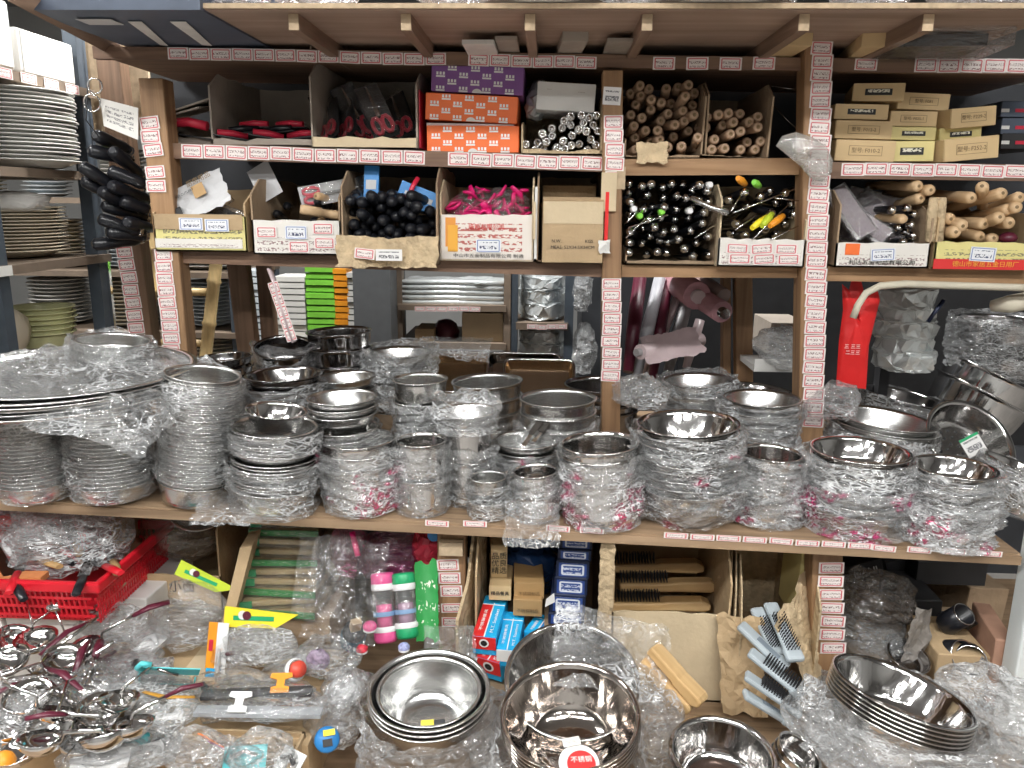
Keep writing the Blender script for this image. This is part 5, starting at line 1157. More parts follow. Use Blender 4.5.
for i, (x0, y0, x1, y1, r, m) in enumerate(((628, 372, 640, 278, .022, MAROON), (636, 378, 660, 278, .020, plain('grey_sleeve', (.42, .42, .45), .35)), (652, 380, 668, 282, .018, MAROON), (668, 372, 690, 290, .02, plain('grey_sleeve2', (.34, .33, .34), .4)), (645, 374, 678, 296, .016, PINKPALE), (686, 368, 700, 320, .016, PINKPALE))):
    a, b = PY(x0, y0, .36+.02*i), PY(x1, y1, .50); a.z = max(a.z, bdz(a.x)+.01); tag(obj('sheet_roll', MB().tube([a, (a+b)/2, b], [r*.7, r, r*.9], 12), m), ('leftmost dark red slim roll leaning under the shelf', 'grey slim roll next to the dark red one', 'second dark red slim roll from the left', 'dark grey roll leaning behind the pink roll', 'pale pink slim roll between grey rolls', 'short pale pink roll by the rear post')[i], 'roll')
tag(obj('pink_sheet', sheet_mesh('pink_sheet', .16, .12, .008, 6, PINKPALE, 18, 12), None, None, PY(672, 346, .32), (R(30), R(-12), 0)), 'pale pink sheet lying below the rolls', 'sheet')
tag(obj('curved_sleeve', MB().tube([PY(700, 278, .5), PY(712, 288, .42), PY(724, 296, .36)], .022, 10), plain('brown_sleeve', (.30, .22, .20), .5)), 'brown curved sleeve beside the pink roll', 'sleeve')
T = thing('foam_tray', 'white tray of film-wrapped goods left of the right post', 'tray', PY(778, 372, .22)); obj('tray_base', MB().box((0, .08, .008), (.13, .16, .016)), WHITE, T); obj('rim', MB().box((0, 0, .02), (.13, .006, .03)), WHITE, T)
tag(obj('plastic_bundle', bag_mesh('plastic_bundle', (.13, .15, .10), .02, 7, FILMH, 24, 14), None, None, PY(780, 366, .25)), 'film bundle heaped on the white tray', 'bundle')
tag(obj('carton', MB().box((0, .1, .05), (.11, .2, .10)), CARTONG, None, PY(787, 356, .48)), 'grey carton behind the film bundle', 'carton')
# red bag hanging behind the right post
me, cc = pillow('pouch', ((836, 386), (866, 389), (869, 345), (880, 300), (877, 288), (864, 293), (861, 279), (852, 278), (849, 290), (842, 284), (843, 310), (839, 340)), .07, .009, REDB, .006, 3)
T = thing('red_bag', 'bright red carrier bag hanging right of the right post', 'bag', cc); obj('pouch', me, None, T); text('lettering', '三 三三', .012, INKW, T, (-.008, -.017, -.075)); text('lettering', '二三三', .012, INKW, T, (-.006, -.017, -.09))
# foam strip under the shelf
pts = [PY(x, y, -.028) for x, y in ((853, 318), (858, 305), (866, 293), (880, 286), (905, 284), (950, 285.5), (1000, 287), (1070, 289))]
tag(obj('foam_strip', MB().tube(pts, [.0085]*8, 8, flat=1.0), FOAM), 'cream foam strip bent along under the right shelf', 'strip')
c, wd, h = fb(878, 285, 890, 380, .46); tag(obj('black_post', MB().box((c.x, .48, (c.z+h+.1+bdz(c.x))/2), (.028, .04, c.z+h+.1-bdz(c.x))), BLACKM, UNIT))
for i in range(5):
    c, wd, h = fb(889+i % 2*3, 294+i*16, 948-i % 2*4, 312+i*16, .30); tag(obj('silver_pack', bag_mesh('silver_pack', (wd, .16, h*1.25), .014, 120+i, FOIL, 30, 16, 26, sq=.35), None, None, c+Vector((0, .1, 0))), ('topmost', 'second', 'third', 'fourth', 'lowest')[i]+' silvery pack piled behind the red bag', 'pack')
tag(obj('cream_sleeve', MB().tube([PY(992, 306, .05), PY(1010, 304, .02), PY(1030, 300, .02)], [.014, .022, .022], 10), FOAM), 'cream rolled sleeve under the right shelf end', 'sleeve')
tag(obj('blue_strap', MB().tube([PY(944, 300, .1), PY(935, 312, .1), PY(928, 322, .1)], .005, 6), NAVY), 'dark blue strap under the foam strip', 'strap')
# ------------------------------------------------------------------ below the main board
c = bdz(0)
obj('lower_shade_backing', MB().box((0, .235, (ZP+c)/2), (2.7, .012, c-ZP-.03)), DARKP, UNIT)  # added dark sheet that stands in for the darkness under the board
# red basket on white boxes
zr = .745; fr = onz(84, 586, zr); br = onz(132, 524, zr)
wB, dB, hB = .52, br.y-fr.y, .085; rzb = math.atan2(fr.x-br.x, br.y-fr.y)
T = thing('plastic_basket', 'red slotted plastic basket heaped with packed knives', 'basket', (fr.x, fr.y, zr-hB), (0, 0, 0))
def frame_ring(x0, y0, x1, y1, z, t, h): 
    m = MB(); m.box(((x0+x1)/2, y0, z), (x1-x0+t, t, h)).box(((x0+x1)/2, y1, z), (x1-x0+t, t, h)).box((x0, (y0+y1)/2, z), (t, y1-y0, h)).box((x1, (y0+y1)/2, z), (t, y1-y0, h)); return m
x1_, x0_ = 0.02, -wB
bev(obj('rim', frame_ring(x0_, -.005, x1_+.01, dB, hB, .014, .022), RED, T), .004)
obj('base', MB().box(((x0_+x1_)/2-.01, dB/2, .003), (wB-.02, dB-.03, .006)), RED, T)
lt = MB(); n = 46
for i in range(n+1):
    x = x0_+.015+(wB-.02)*i/n
    lt.hexa([(x-.0022, .012, .004), (x+.0022, .012, .004), (x+.0022, -.004, hB), (x-.0022, -.004, hB)], [(x-.0022, .015, .004), (x+.0022, .015, .004), (x+.0022, -.001, hB), (x-.0022, -.001, hB)])
    lt.box((x, dB-.004, hB/2), (.004, .003, hB))
for i in range(30):
    y = .01+(dB-.02)*i/29
    for sx, xx in ((1, x1_), (-1, x0_)): lt.box((xx, y, hB/2), (.003, .004, hB))
for z in (.012, .034, .056):
    k = .012-.016*z/hB
    lt.box(((x0_+x1_)/2, k+.0015, z), (wB, .004, .006)).box((x1_, dB/2, z), (.004, dB, .006)).box(((x0_+x1_)/2, dB-.004, z), (wB, .004, .006))
tag(obj('lattice', lt, RED, T), kind='stuff')
for i, (px, py, sx, sy, sz, sd, m, lab) in enumerate(((70, 560, .25, .22, .15, 3, FILMH, 'large crumpled clear bag in the red basket'), (20, 545, .22, .18, .14, 4, FILM, 'clear bag at the back of the red basket'), (98, 528, .14, .12, .16, 5, FILMH, 'upright clear bag at the right of the red basket'))):
    p = onz(px, py, zr-.01); tag(obj('plastic_bag', bag_mesh('plastic_bag', (sx, sy, sz), .024, 200+sd, m, 34, 20, 13), None, None, p+Vector((0, .03, -.02))), lab, 'bag')
for i in range(9):
    p = onz(8+i*13, 572-(i*7) % 40, zr+.012); T = thing('packed_knife', 'dull steel knife in clear film lying in the red basket', 'knife', p, (R(rnd.uniform(-12, 12)), R(rnd.uniform(-10, 10)), R(rnd.uniform(10, 70))), 'packed knives in the red basket')
    obj('blade', MB().box((0, .04, 0), (.022, .14, .002)), STEELD, T); obj('grip', MB().tube([(0, -.03, 0), (0, -.07, 0), (0, -.11, 0)], [.008, .010, .008], 8, flat=.6), (BLACK, RED, KRAFTB)[i % 3], T)
tag(obj('orange_pack', MB().box((0, 0, 0), (.12, .03, .012)), plain('rust_card', (.6, .22, .08), .5), None, onz(15, 577, zr+.004), (0, 0, R(4))), 'rust orange pack along the front of the red basket', 'pack')
# white boxes
for i, (x0, y0, x1, y1, z, d, lab) in enumerate(((8, 612, 84, 650, zr-hB-.004, .22, 'white cardboard box under the front of the red basket'), (105, 575, 148, 625, zr-hB-.002, .20, 'white cardboard box right of the red basket'), (-60, 612, 6, 650, zr-hB-.004, .22, 'white cardboard box at the left picture edge'))):
    a, b = onz(x0, y0 if i != 1 else 597, z), onz(x1, y0 if i != 1 else 597, z); wd = b.x-a.x; hh = z-ZP
    T = thing('white_box', lab, 'box', ((a.x+b.x)/2, a.y-.01 if i != 1 else a.y, ZP), (0, 0, R(-4) if i == 1 else 0)); bev(obj('body', MB().box((0, d/2, hh/2), (wd, d, hh)), WHITE, T), .003); obj('front_flap', MB().box((0, -.001, hh*.55), (wd*.9, .002, hh*.7)), WHITE, T)
    if i == 0: obj('hand_hole', MB().lathe([(.0003, .002), (.012, .002), (.012, 0)], 14), BLACKM, T, (-.01, -.002, hh*.72), (R(90), 0, 0))
tag(obj('cardboard_flap', MB().box((0, 0, 0), (.05, .11, .003)), CARTOND, None, onz(103, 605, .665), (R(28), R(-30), R(-35))), 'dark cardboard flap slanting by the red basket', 'cardboard')
# carton with bag behind
p = PY(188, 600, -.22); T = open_carton('open_carton', 'brown carton in shade holding a film-wrapped bundle', (p.x, -.30, ZP+.12), .24, .34, .25, .085, CARTON, jag=.006, seed=61, hl=.25, hr=.24)
text('lettering', '小面', .03, INK, T, (.03, -.003, .055))
tag(obj('film_bundle', bag_mesh('film_bundle', (.20, .18, .17), .012, 9, film('brown_film', .35, tint=(.30, .24, .18), bump=.3), 26, 16, 12), None, None, (p.x, -.18, ZP+.20)), 'brownish film bundle inside the shaded carton', 'bundle')
tag(obj('steel_bowl', dish_mesh('steel_bowl', .07, .045, .04, .55, .005, STEELP), None, None, (p.x+.04, -.2, ZP+.31), (R(35), R(15), 0)), 'small steel bowl wrapped in the shaded carton', 'bowl')
tag(obj('base_carton', MB().box((0, 0, 0), (.26, .36, .118)), CARTOND, None, (p.x, -.13, ZP+.06)), 'closed carton under the shaded carton', 'carton')
q = [PY(222, 622, -.44), PY(232, 624, -.44), PY(252, 546, -.40), PY(240, 548, -.40)]
tag(obj('carton_wall', MB().hexa(q, [p_+Vector((-.02, .20, .01)) for p_ in q]), CARTON), 'slanting torn carton wall beside the green packs', 'cardboard')
# header pouches
def pouch(label, x0, y0, x1, y1, Y, band, body, ry=0, frac=.4, tri=False):
    a, b = PY(x0, y1, Y), PY(x1, y1, Y); tp = PY((x0+x1)/2, y0, Y); wd, h = (b-a).length, tp.z-a.z
    T = thing('header_pouch', label, 'package', (a+b)/2, (R(-18), ry, 0))
    obj('header_card', MB().prism([(-wd/2, h*(1-frac)), (wd*(.5 if not tri else .2), h*(1-frac)), (wd/2, h*(1-frac*.3) if tri else h), (-wd/2, h)], -.001, .001), band, T)
    obj('print_band', MB().box((-wd*.1, -.0016, h*(1-frac*.55)), (wd*.55, .001, h*frac*.22)), GREENP, T)
    obj('logo_spot', MB().lathe([(.0003, .001), (h*frac*.22, .001)], 12), WHITE, T, (-wd*.25, -.0018, h*(1-frac*.4)), (R(90), 0, 0)); obj('logo_spot', MB().lathe([(.0003, .001), (h*frac*.22, .001)], 12), MAROON, T, (-wd*.19, -.002, h*(1-frac*.42)), (R(90), 0, 0))
    obj('clear_bag', bag_mesh('clear_bag', (wd*.95, .035, h*(1-frac)*1.05), .008, int(x0), body, 20, 12), None, T)
    return T
pouch('yellow-green header pouch in front of the shaded carton', 160, 574, 222, 614, -.44, YGREEN, FILMT, .42, .35, True)
pouch('long yellow-green header pouch in the plastic heap', 222, 615, 296, 665, -.52, YELLOW, FILMH, .0, .36, True)
T = thing('utensil_card', 'orange and white hanging card with a blue foot', 'card', PY(214, 676, -.53), (R(-16), R(3), 0)); obj('orange_half', MB().box((-.010, 0, .055), (.018, .002, .10)), ORANGE, T); obj('white_half', MB().box((.010, 0, .05), (.022, .002, .11)), WHITEP, T); obj('blue_foot', MB().box((-.002, -.001, .006), (.03, .003, .018)), SKY, T); obj('tool', MB().tube([(.008, -.006, .0), (.008, -.006, .055)], [.006, .003], 7), GREYC, T); obj('logo_spot', MB().box((-.011, -.002, .06), (.008, .001, .022)), REDH, T)
# green packs of skewers
zg = PY(285, 617, -.40).z; NG = 11
tag(obj('base_carton', MB().box((0, 0, 0), (.19, .22, zg-ZP)), CARTOND, None, (PY(285, 617, -.40).x, -.29, ZP+(zg-ZP)/2-.001)), 'closed carton under the green skewer packs', 'carton')
for i in range(NG):
    u = i/(NG-1); y1 = 615-u*82; x0, x1 = 240+u*14, 316+u*4; Yp = -.40+.10*u
    a, b = PY(x0, y1, Yp), PY(x1, y1, Yp); hh = .0165
    T = thing('skewer_pack', 'green-ended pack of bamboo skewers in the pile' if 0 < i < NG-1 else ('topmost' if i else 'lowest')+' green-ended pack of bamboo skewers in the pile', 'pack', ((a.x+b.x)/2, Yp, zg+i*.0185), (0, R(rnd.uniform(-3, 3)), R(rnd.uniform(-6, 6))), 'skewer packs in the pile')
    wd = (b-a).length
    bev(obj('sticks', MB().box((0, .09, hh/2), (wd*.96, .18, hh*.8)), SKEWER, T), .004); 
    if i in (0, 2, 5, 8): obj('green_label', MB().box((0, -.002, hh*.5), (wd, .006, hh*.75)), GREENPACK, T)
    else: obj('green_end', MB().box((-wd*.42, -.001, hh*.5), (wd*.16, .006, hh*.85)), GREENP, T)
    obj('film_sleeve', MB().box((0, .088, hh/2), (wd*1.02, .19, hh*1.05)), FILMT, T)
# bottles and pink goods
def bottle(label, x0, y0, x1, y1, Y, r, capm, bodym, sealm, dtop=.05):
    a, b = PY(x0, y0, Y+dtop), PY(x1, y1, Y); d = a-b; L = d.length; T = thing('water_bottle', label, 'bottle', b, align(d))
    obj('body', MB().lathe([(.0004, .016), (r*.9, .016), (r, .03), (r, L*.55), (r*.94, L*.57), (r*.98, L*.6), (r*.98, L-.03), (r*.9, L-.02)], 24), bodym, T)
    bc = obj('bottom_cap', MB().lathe([(.0004, -.004), (r*.9, -.004), (r*1.05, .002), (r*1.05, .018), (r, .02)], 24), capm, T); obj('white_ring', MB().lathe([(r*1.06, .017), (r*1.1, .020), (r*1.1, .026), (r*1.0, .028)], 24), WHITEP, bc)
    tcap = obj('top_cap', MB().lathe([(r*.98, L-.024), (r*1.05, L-.02), (r*1.05, L-.004), (r*.95, L), (.0004, L+.001)], 24), capm, T); obj('white_ring', MB().lathe([(r*1.0, L-.034), (r*1.07, L-.032), (r*1.07, L-.022), (r, L-.02)], 24), WHITEP, tcap)
    obj('inner_strainer', MB().lathe([(.0004, L*.1), (r*.7, L*.1), (r*.72, L*.5), (r*.7, L*.52)], 16), sealm, T); obj('label_band', MB().lathe([(r*1.005, L*.36), (r*1.012, L*.37), (r*1.012, L*.42), (r*1.005, L*.43)], 24), plain('blue_band', (.25, .40, .62), .4), T)
    # printed flowers
    for k in range(5):
        an = R(-60-k*15); obj('flower_print', MB().lathe([(.0003, .0008), (r*.3, .0004)], 8), sealm, T, (r*1.01*math.cos(an), r*1.01*math.sin(an), L*(.16+.04*(k*3 % 5))), Euler((R(90), 0, an+R(90))))
bottle('clear water bottle with pink caps and pink flowers', 382, 573, 386, 640, -.46, .0225, PINK, CLEARP, PINK)
bottle('clear water bottle with green caps and violet print', 403, 573, 408, 636, -.46, .0225, GREENP, CLEARP, plain('violet_print', (.42, .24, .36), .5))
a, b = PY(426, 562, -.40), PY(428, 640, -.47); T = thing('green_pouch', 'tall green printed foil pouch beside the bottles', 'package', b, align(a-b)); L = (a-b).length
obj('pouch', sheet_mesh('pouch', .046, L, .005, 3, GREENPACK, 10, 18, drape=lambda u, v: .010*math.sin(u*3.14)), None, T, (0, 0, L/2), (R(90), 0, 0)); obj('white_oval', MB().lathe([(.0003, .0006), (.010, .0004)], 16), WHITEP, T, (0, -.021, L*.68), (R(90), 0, 0)); obj('dark_emblem', MB().lathe([(.0003, .0006), (.006, .0004)], 12), MAROON, T, (0, -.0222, L*.68), (R(90), 0, 0)); text('lettering', '家百洁', .018, INKW, T, (.0, -.016, L*.38))
for i, (px, py, sx, sz, m, lab) in enumerate(((395, 562, .16, .10, film('purple_film', .6, tint=(.30, .05, .16), bump=.4), 'dark purple film bag behind the bottles'), (430, 556, .06, .10, plain('red_print_bag', (.55, .04, .07), .35, 0, .3, 30), 'red printed bag beside the lower left post'), (350, 560, .06, .12, film('pink_film', .5, tint=(.70, .12, .30), bump=.4), 'pink film bag left of the bottles'))):
    tag(obj('plastic_bag', bag_mesh('plastic_bag', (sx, .12, sz), .014, 300+i, m, 22, 14), None, None, PY(px, py+14, -.30)), lab, 'bag')
tag(obj('blue_emblem', MB().lathe([(.0003, .002), (.014, .001)], 16), BLUE, None, PY(434, 535, -.37), (R(80), 0, 0)), 'small blue round badge under the board by the post', 'badge')
tag(obj('purple_stick', MB().tube([PY(352, 532, -.40), PY(358, 556, -.42)], .006, 7), MAGENTA), 'magenta stick hanging under the board edge', 'stick')
T = thing('teal_jar', 'dark teal jar lying left of the bottles', 'jar', PY(352, 643, -.46), align((.25, -.4, .9))); obj('body', MB().lathe([(.0004, 0), (.022, 0), (.026, .006), (.026, .03), (.022, .036)], 20), TEAL, T); obj('collar', MB().lathe([(.022, .034), (.024, .036), (.022, .05), (.0004, .05)], 18), BLACKM, T); obj('sponge', MB().box((0, 0, .06), (.02, .014, .03)), CARTON, T)
for i, (px, py, m, r, lab) in enumerate(((370, 626, PINK, .014, 'pink knob beside the pink-capped bottle'), (362, 648, plain('red_dots', (.7, .05, .08), .4, 0, .5, 200), .012, 'red spotted cap below the bottles'), (404, 646, plain('blue_dots', (.3, .33, .55), .4, 0, .5, 200), .012, 'blue and white cap below the green bottle'))):
    T = thing('round_stopper', lab, 'cap', PY(px, py+5, -.50)); obj('shell', MB().ico((0, 0, r*.7), r, Matrix.Diagonal((1, 1, .8, 1)), 14, 8), m, T); obj('ring', MB().lathe([(r*.6, 0), (r*.95, .002), (r*.95, .006), (r*.6, .007)], 14), WHITEP, T)
# film curtain and heap in front of the green packs and bottles
for i, (px, py, w_, l_, rx, sd, Y, m, lab) in enumerate(((345, 590, .16, .20, 62, 1, -.47, FILMT, 'thin film sheet hanging from the board beside the bottles'), (320, 575, .10, .16, 60, 2, -.44, FILMT, 'film sheet over the right side of the skewer packs'), (450, 650, .10, .10, 30, 3, -.52, FILM, 'film scrap at the foot of the lower left post'))):
    tag(obj('plastic_film', sheet_mesh('plastic_film', w_, l_, .020, 400+sd, m, 22, 26, 12), None, None, PY(px, py, Y), (R(rx), 0, R(10*sd-20))), lab, 'plastic wrap')
# ------------------------------------------------------------------ the heap of plastic goods and ladles at the front left
zh = .60
for i, (x0, x1, y0, y1, z, lab) in enumerate(((-.98, -.40, -.72, -.42, .575, 'wide flat carton under the heap of plastic packs'),)):
    T = thing('carton', lab, 'carton', ((x0+x1)/2, y0, ZP)); obj('body', MB().box((0, (y1-y0)/2, (z-ZP)/2), (x1-x0, y1-y0, z-ZP)), CARTON, T); obj('tape', MB().box((0, (y1-y0)/2, z-ZP), (.05, y1-y0, .001)), CARTONP, T)
a, b = onz(208, 728, .585), onz(308, 726, .585)
T = open_carton('open_carton', 'tan open carton of carded gadgets at the bottom edge', ((onz(65, 768, .58).x+b.x)/2, a.y-.20, ZP), b.x-onz(65, 768, .58).x, .20, .115, .10, CARTON, seed=71, t=.005)
b_ = b
rg = random.Random(5)
# ladles
def ladle(label, px, py, z, yaw, tilt, r=.030, L=.16, grip=True, roll=0):
    p = onz(px, py, z); T = thing('ladle', label if grip else 'plain steel ladle tangled in the lower left heap', 'ladle', p, Euler((R(tilt), R(roll), R(yaw))), 'dark-gripped ladles heaped at the lower left' if grip else 'plain steel ladles heaped at the lower left')
    pr = [(.0004, 0), (r*.5, r*.10), (r*.85, r*.38), (r, r*.75), (r*.98, r*.77), (r*.82, r*.42), (r*.48, r*.14), (.0004, r*.04)]
    obj('scoop', MB().lathe(pr, 22), STEELP, T); obj('neck', MB().tube([(0, r*.95, r*.75), (0, r*1.1, r*1.2), (0, r*1.2+L*.5, r*1.2+L*.12)], .0034, 7, flat=.5), STEELP, T)
    if grip: obj('grip', MB().tube([(0, r*1.2+L*.45, r*1.2+L*.11), (0, r*1.2+L*.7, r*1.2+L*.16), (0, r*1.2+L, r*1.2+L*.14)], [.006, .009, .007], 8, flat=.5), MAROON, T)
LD = [(12, 648, -20, 20), (38, 650, 40, 25), (62, 668, 150, 15), (88, 655, -60, 30), (20, 690, 100, 10), (48, 700, 200, 35), (78, 705, 20, 15), (105, 690, 80, 25), (10, 735, -40, 20), (38, 725, 140, 30), (60, 745, 10, 20), (92, 735, 230, 15), (22, 760, 60, 20), (118, 712, 180, 35), (48, 672, 300, 40), (130, 740, 120, 25), (72, 690, -90, 50), (5, 705, 170, 45), (30, 708, 75, 30), (100, 720, -30, 20), (55, 728, 110, 40), (88, 680, 160, 20), (12, 670, 50, 30), (75, 755, 190, 25), (108, 752, -75, 30), (40, 755, 260, 15)]
for i, (px, py, yw, tl) in enumerate(LD): ladle('steel ladle with dark red grip tangled in the lower left heap', px, py, zh+rg.uniform(0, .05), yw, tl*.7-12, rg.uniform(.029, .040), rg.uniform(.10, .15), i % 3 == 0, rg.uniform(-30, 30))
T = thing('long_spoon', 'long steel spoon standing up in front of the red basket', 'spoon', onz(68, 640, .63)); q = PY(54, 607, onz(68, 640, .63).y+.02)-onz(68, 640, .63)
obj('stem', MB().tube([(0, 0, 0), q*.6, q], .0022, 6), CHROME, T); obj('bowl_end', MB().ico(None, .016, Matrix.Diagonal((1.2, .5, .7, 1))), STEELP, T, q)
for i, (x0, y0, x1, y1) in enumerate(((40, 655, 95, 620), (45, 668, 82, 690), (30, 680, 60, 692), (75, 672, 90, 640))):
    a, b = onz(x0, y0, .66), onz(x1, y1, .67); tag(obj('spatula', MB().tube([Vector((0, 0, 0)), (b-a)*.5+Vector((0, 0, .012)), b-a], [.005, .008, .004], 7, flat=.4), MAROON if i != 2 else STEELD, None, a), ('long dark red curved tool on the ladle heap', 'short dark red tool pointing down on the ladle heap', 'dark steel tool at the left of the ladle heap', 'upright dark red tool on the ladle heap')[i], 'utensil')
tag(obj('orange_ball', MB().ico(None, .018), ORANGE, None, onz(4, 762, .61)), 'orange round ball in the lower left corner', 'ball')
for i, (px, py, sx, sy, sz, m, z) in enumerate(((120, 640, .15, .10, .08, FILM, .60), (140, 690, .13, .12, .06, FILM, .60), (190, 640, .14, .08, .09, FILM, .60), (25, 720, .16, .14, .07, FILM, .60), (95, 700, .12, .10, .06, FILMT, .62), (165, 720, .12, .08, .05, FILMH, .60), (255, 650, .14, .10, .05, FILMH, .60), (330, 665, .12, .10, .06, FILM, .60), (275, 705, .18, .09, .035, FILMH, .60), (350, 700, .09, .10, .06, FILM, .58), (335, 735, .09, .10, .08, FILM, .55))):
    tag(obj('plastic_bag', bag_mesh('plastic_bag', (sx, sy, sz), .016, 500+i*7, m, 30, 18, 15), None, None, onz(px, py, z)+Vector((0, 0, -.01))), ('clear bag right of the white boxes', 'clear bag behind the turquoise card', 'clear bag above the turquoise hook', 'clear bag over the ladles at the left edge', 'thin bag over the middle of the ladle heap', 'hazy bag left of the strip packs', 'hazy bag under the yellow header pouch', 'clear bag left of the double bowl', 'hazy bag around the orange-clipped pack', 'clear bag beside the double bowl wrap', 'clear bag at the bottom edge by the double bowl')[i], 'bag')
# turquoise hook cards
T = thing('hook_card', 'turquoise hanging card with a hook in clear plastic', 'card', onz(172, 672, .66), (R(38), R(8), R(14)))
obj('card', MB().prism([(-.045, -.012), (.045, -.012), (.05, .018), (-.05, .022)], -.001, .001), TURQ, T); obj('hook', MB().tube([(-.04, -.004, .01), (-.055, -.004, .03), (-.045, -.004, .05), (-.03, -.004, .045)], .005, 7), TURQ, T); obj('wire_hook', MB().tube([(-.02, -.006, .03), (0, -.006, .01), (.012, -.006, .004)], .003, 6), STEELD, T)
obj('blister', MB().prism([(-.06, -.05), (.035, -.055), (.03, -.012), (-.055, .025)], -.010, -.002), FILMT, T)
for k in ((-.06, -.05, .035, -.055), (.035, -.055, .04, -.015), (-.06, -.05, -.052, .02)): obj('sealed_edge', MB().tube([(k[0], -.004, k[1]), (k[2], -.004, k[3])], .0016, 5), TURQ, T)
tag(obj('amber_comb', MB().tube([onz(137, 690, .63), onz(165, 697, .64), onz(195, 697, .63)], [.003, .006, .004], 6, flat=.4), plain('amber_plastic', (.55, .28, .04), .3)), 'amber strip under the turquoise card', 'comb')
# strip packs with orange clip
for i, (x0, y0, x1, y1, m) in enumerate(((202, 698, 312, 694, BLACKM), (196, 714, 322, 716, plain('grey_strip', (.35, .37, .39), .4)))):
    a, b = onz(x0, y0, .625), onz(x1, y1, .625); d = b-a; T = thing('strip_pack', ('upper black strip pack with an orange clip', 'lower grey strip pack with a white clip')[i], 'package', a, (0, 0, math.atan2(d.y, d.x))); L = d.length
    obj('strip', MB().box((L/2, 0, .006), (L, .022, .008)), m, T); obj('sleeve', bag_mesh('sleeve', (L*1.06, .05, .026), .006, 40+i, FILMT, 24, 10), None, T, (L/2, 0, -.004))
    obj('clip', MB().prism([(-.016, 0), (.016, 0), (.016, .010), (.007, .012), (.007, .024), (.02, .028), (.018, .036), (-.018, .036), (-.02, .028), (-.007, .024), (-.007, .012), (-.016, .010)], -.003, .0), ORANGE if i == 0 else WHITEP, T, (L*(.72 if i == 0 else .35), -.014, .014), (R(-58), 0, 0))
# red-capped bottle
T = thing('jar', 'clear jar with red cap lying in the plastic heap', 'jar', onz(285, 672, .62), align((.55, -.35, .35))); obj('body', MB().lathe([(.0004, -.05), (.022, -.05), (.023, .03), (.018, .038)], 20), CLEARP, T); obj('lid', MB().lathe([(.013, .036), (.015, .038), (.015, .050), (.0004, .052)], 20), plain('coral_lid', (.85, .10, .06), .4), T); obj('white_collar', MB().lathe([(.019, .030), (.021, .032), (.021, .038), (.018, .04)], 20), WHITEP, T)
tag(obj('violet_sachet', bag_mesh('violet_sachet', (.04, .02, .035), .005, 9, plain('violet_print2', (.38, .30, .40), .4, 0, .6, 120), 14, 10), None, None, onz(318, 668, .62)), 'violet patterned sachet beside the red-capped jar', 'sachet')
# carded gadgets in the bottom carton
for i, (px, py, w_, l_, rx, rz, m, lab) in enumerate(((118, 752, .10, .05, 40, 25, TURQ, 'turquoise gadget card at the left of the tan carton'), (135, 758, .09, .035, 50, 30, WHITEP, 'white gadget card in front of the turquoise one'), (165, 745, .06, .05, 55, -20, PAPERLAB, 'printed gadget card standing in the tan carton'), (245, 758, .07, .04, 35, 10, TURQ, 'turquoise gadget card at the right of the tan carton'), (290, 762, .05, .04, 40, -30, WHITEP, 'white gadget card at the right of the tan carton'))):
    T = thing('gadget_card', lab, 'card', onz(px, py, .585), (R(rx), 0, R(rz))); obj('card', MB().box((0, 0, 0), (w_, l_, .002)), m, T); obj('blister', bag_mesh('blister', (w_*.9, l_*.9, .02), .004, 60+i, FILMT, 16, 8), None, T); obj('gadget', MB().tube([(-w_*.3, 0, .008), (0, l_*.2, .010), (w_*.3, 0, .008)], .004, 6), STEELP if i % 2 else BLACKM, T)
T = thing('gadget_card', 'orange and purple headed gadget bag in the tan carton', 'card', onz(217, 745, .60), (R(35), 0, R(-25))); obj('header_card', MB().prism([(-.02, 0), (.02, .005), (-.005, .04), (-.02, .035)], -.001, .001), plain('orange_red', (.85, .22, .06), .4), T); obj('purple_band', MB().box((.002, -.0015, .006), (.036, .001, .008)), plain('purple_print', (.35, .06, .28), .4), T); obj('clear_bag', bag_mesh('clear_bag', (.06, .05, .05), .01, 33, FILM, 16, 10), None, T, (.01, 0, -.05))
for i, (px, py) in enumerate(((150, 760), (200, 762), (262, 765))): tag(obj('plastic_bag', bag_mesh('plastic_bag', (.10, .08, .05), .012, 700+i, FILM, 24, 14), None, None, onz(px, py, .575)), ('left', 'middle', 'right')[i]+' clear bag inside the tan bottom carton', 'bag')
T = thing('tape_measure', 'blue and yellow packed gadget beside the tan carton', 'gadget', onz(328, 752, .57), (R(-40), 0, R(20))); obj('shell', MB().lathe([(.0004, -.008), (.02, -.008), (.022, 0), (.02, .008), (.0004, .008)], 20), BLUE, T, (0, 0, .02), (R(90), 0, 0)); obj('yellow_patch', MB().box((.004, -.010, .03), (.02, .002, .010)), YELLOW, T); obj('window', MB().box((0, -.010, .014), (.016, .002, .012)), BLACKM, T)

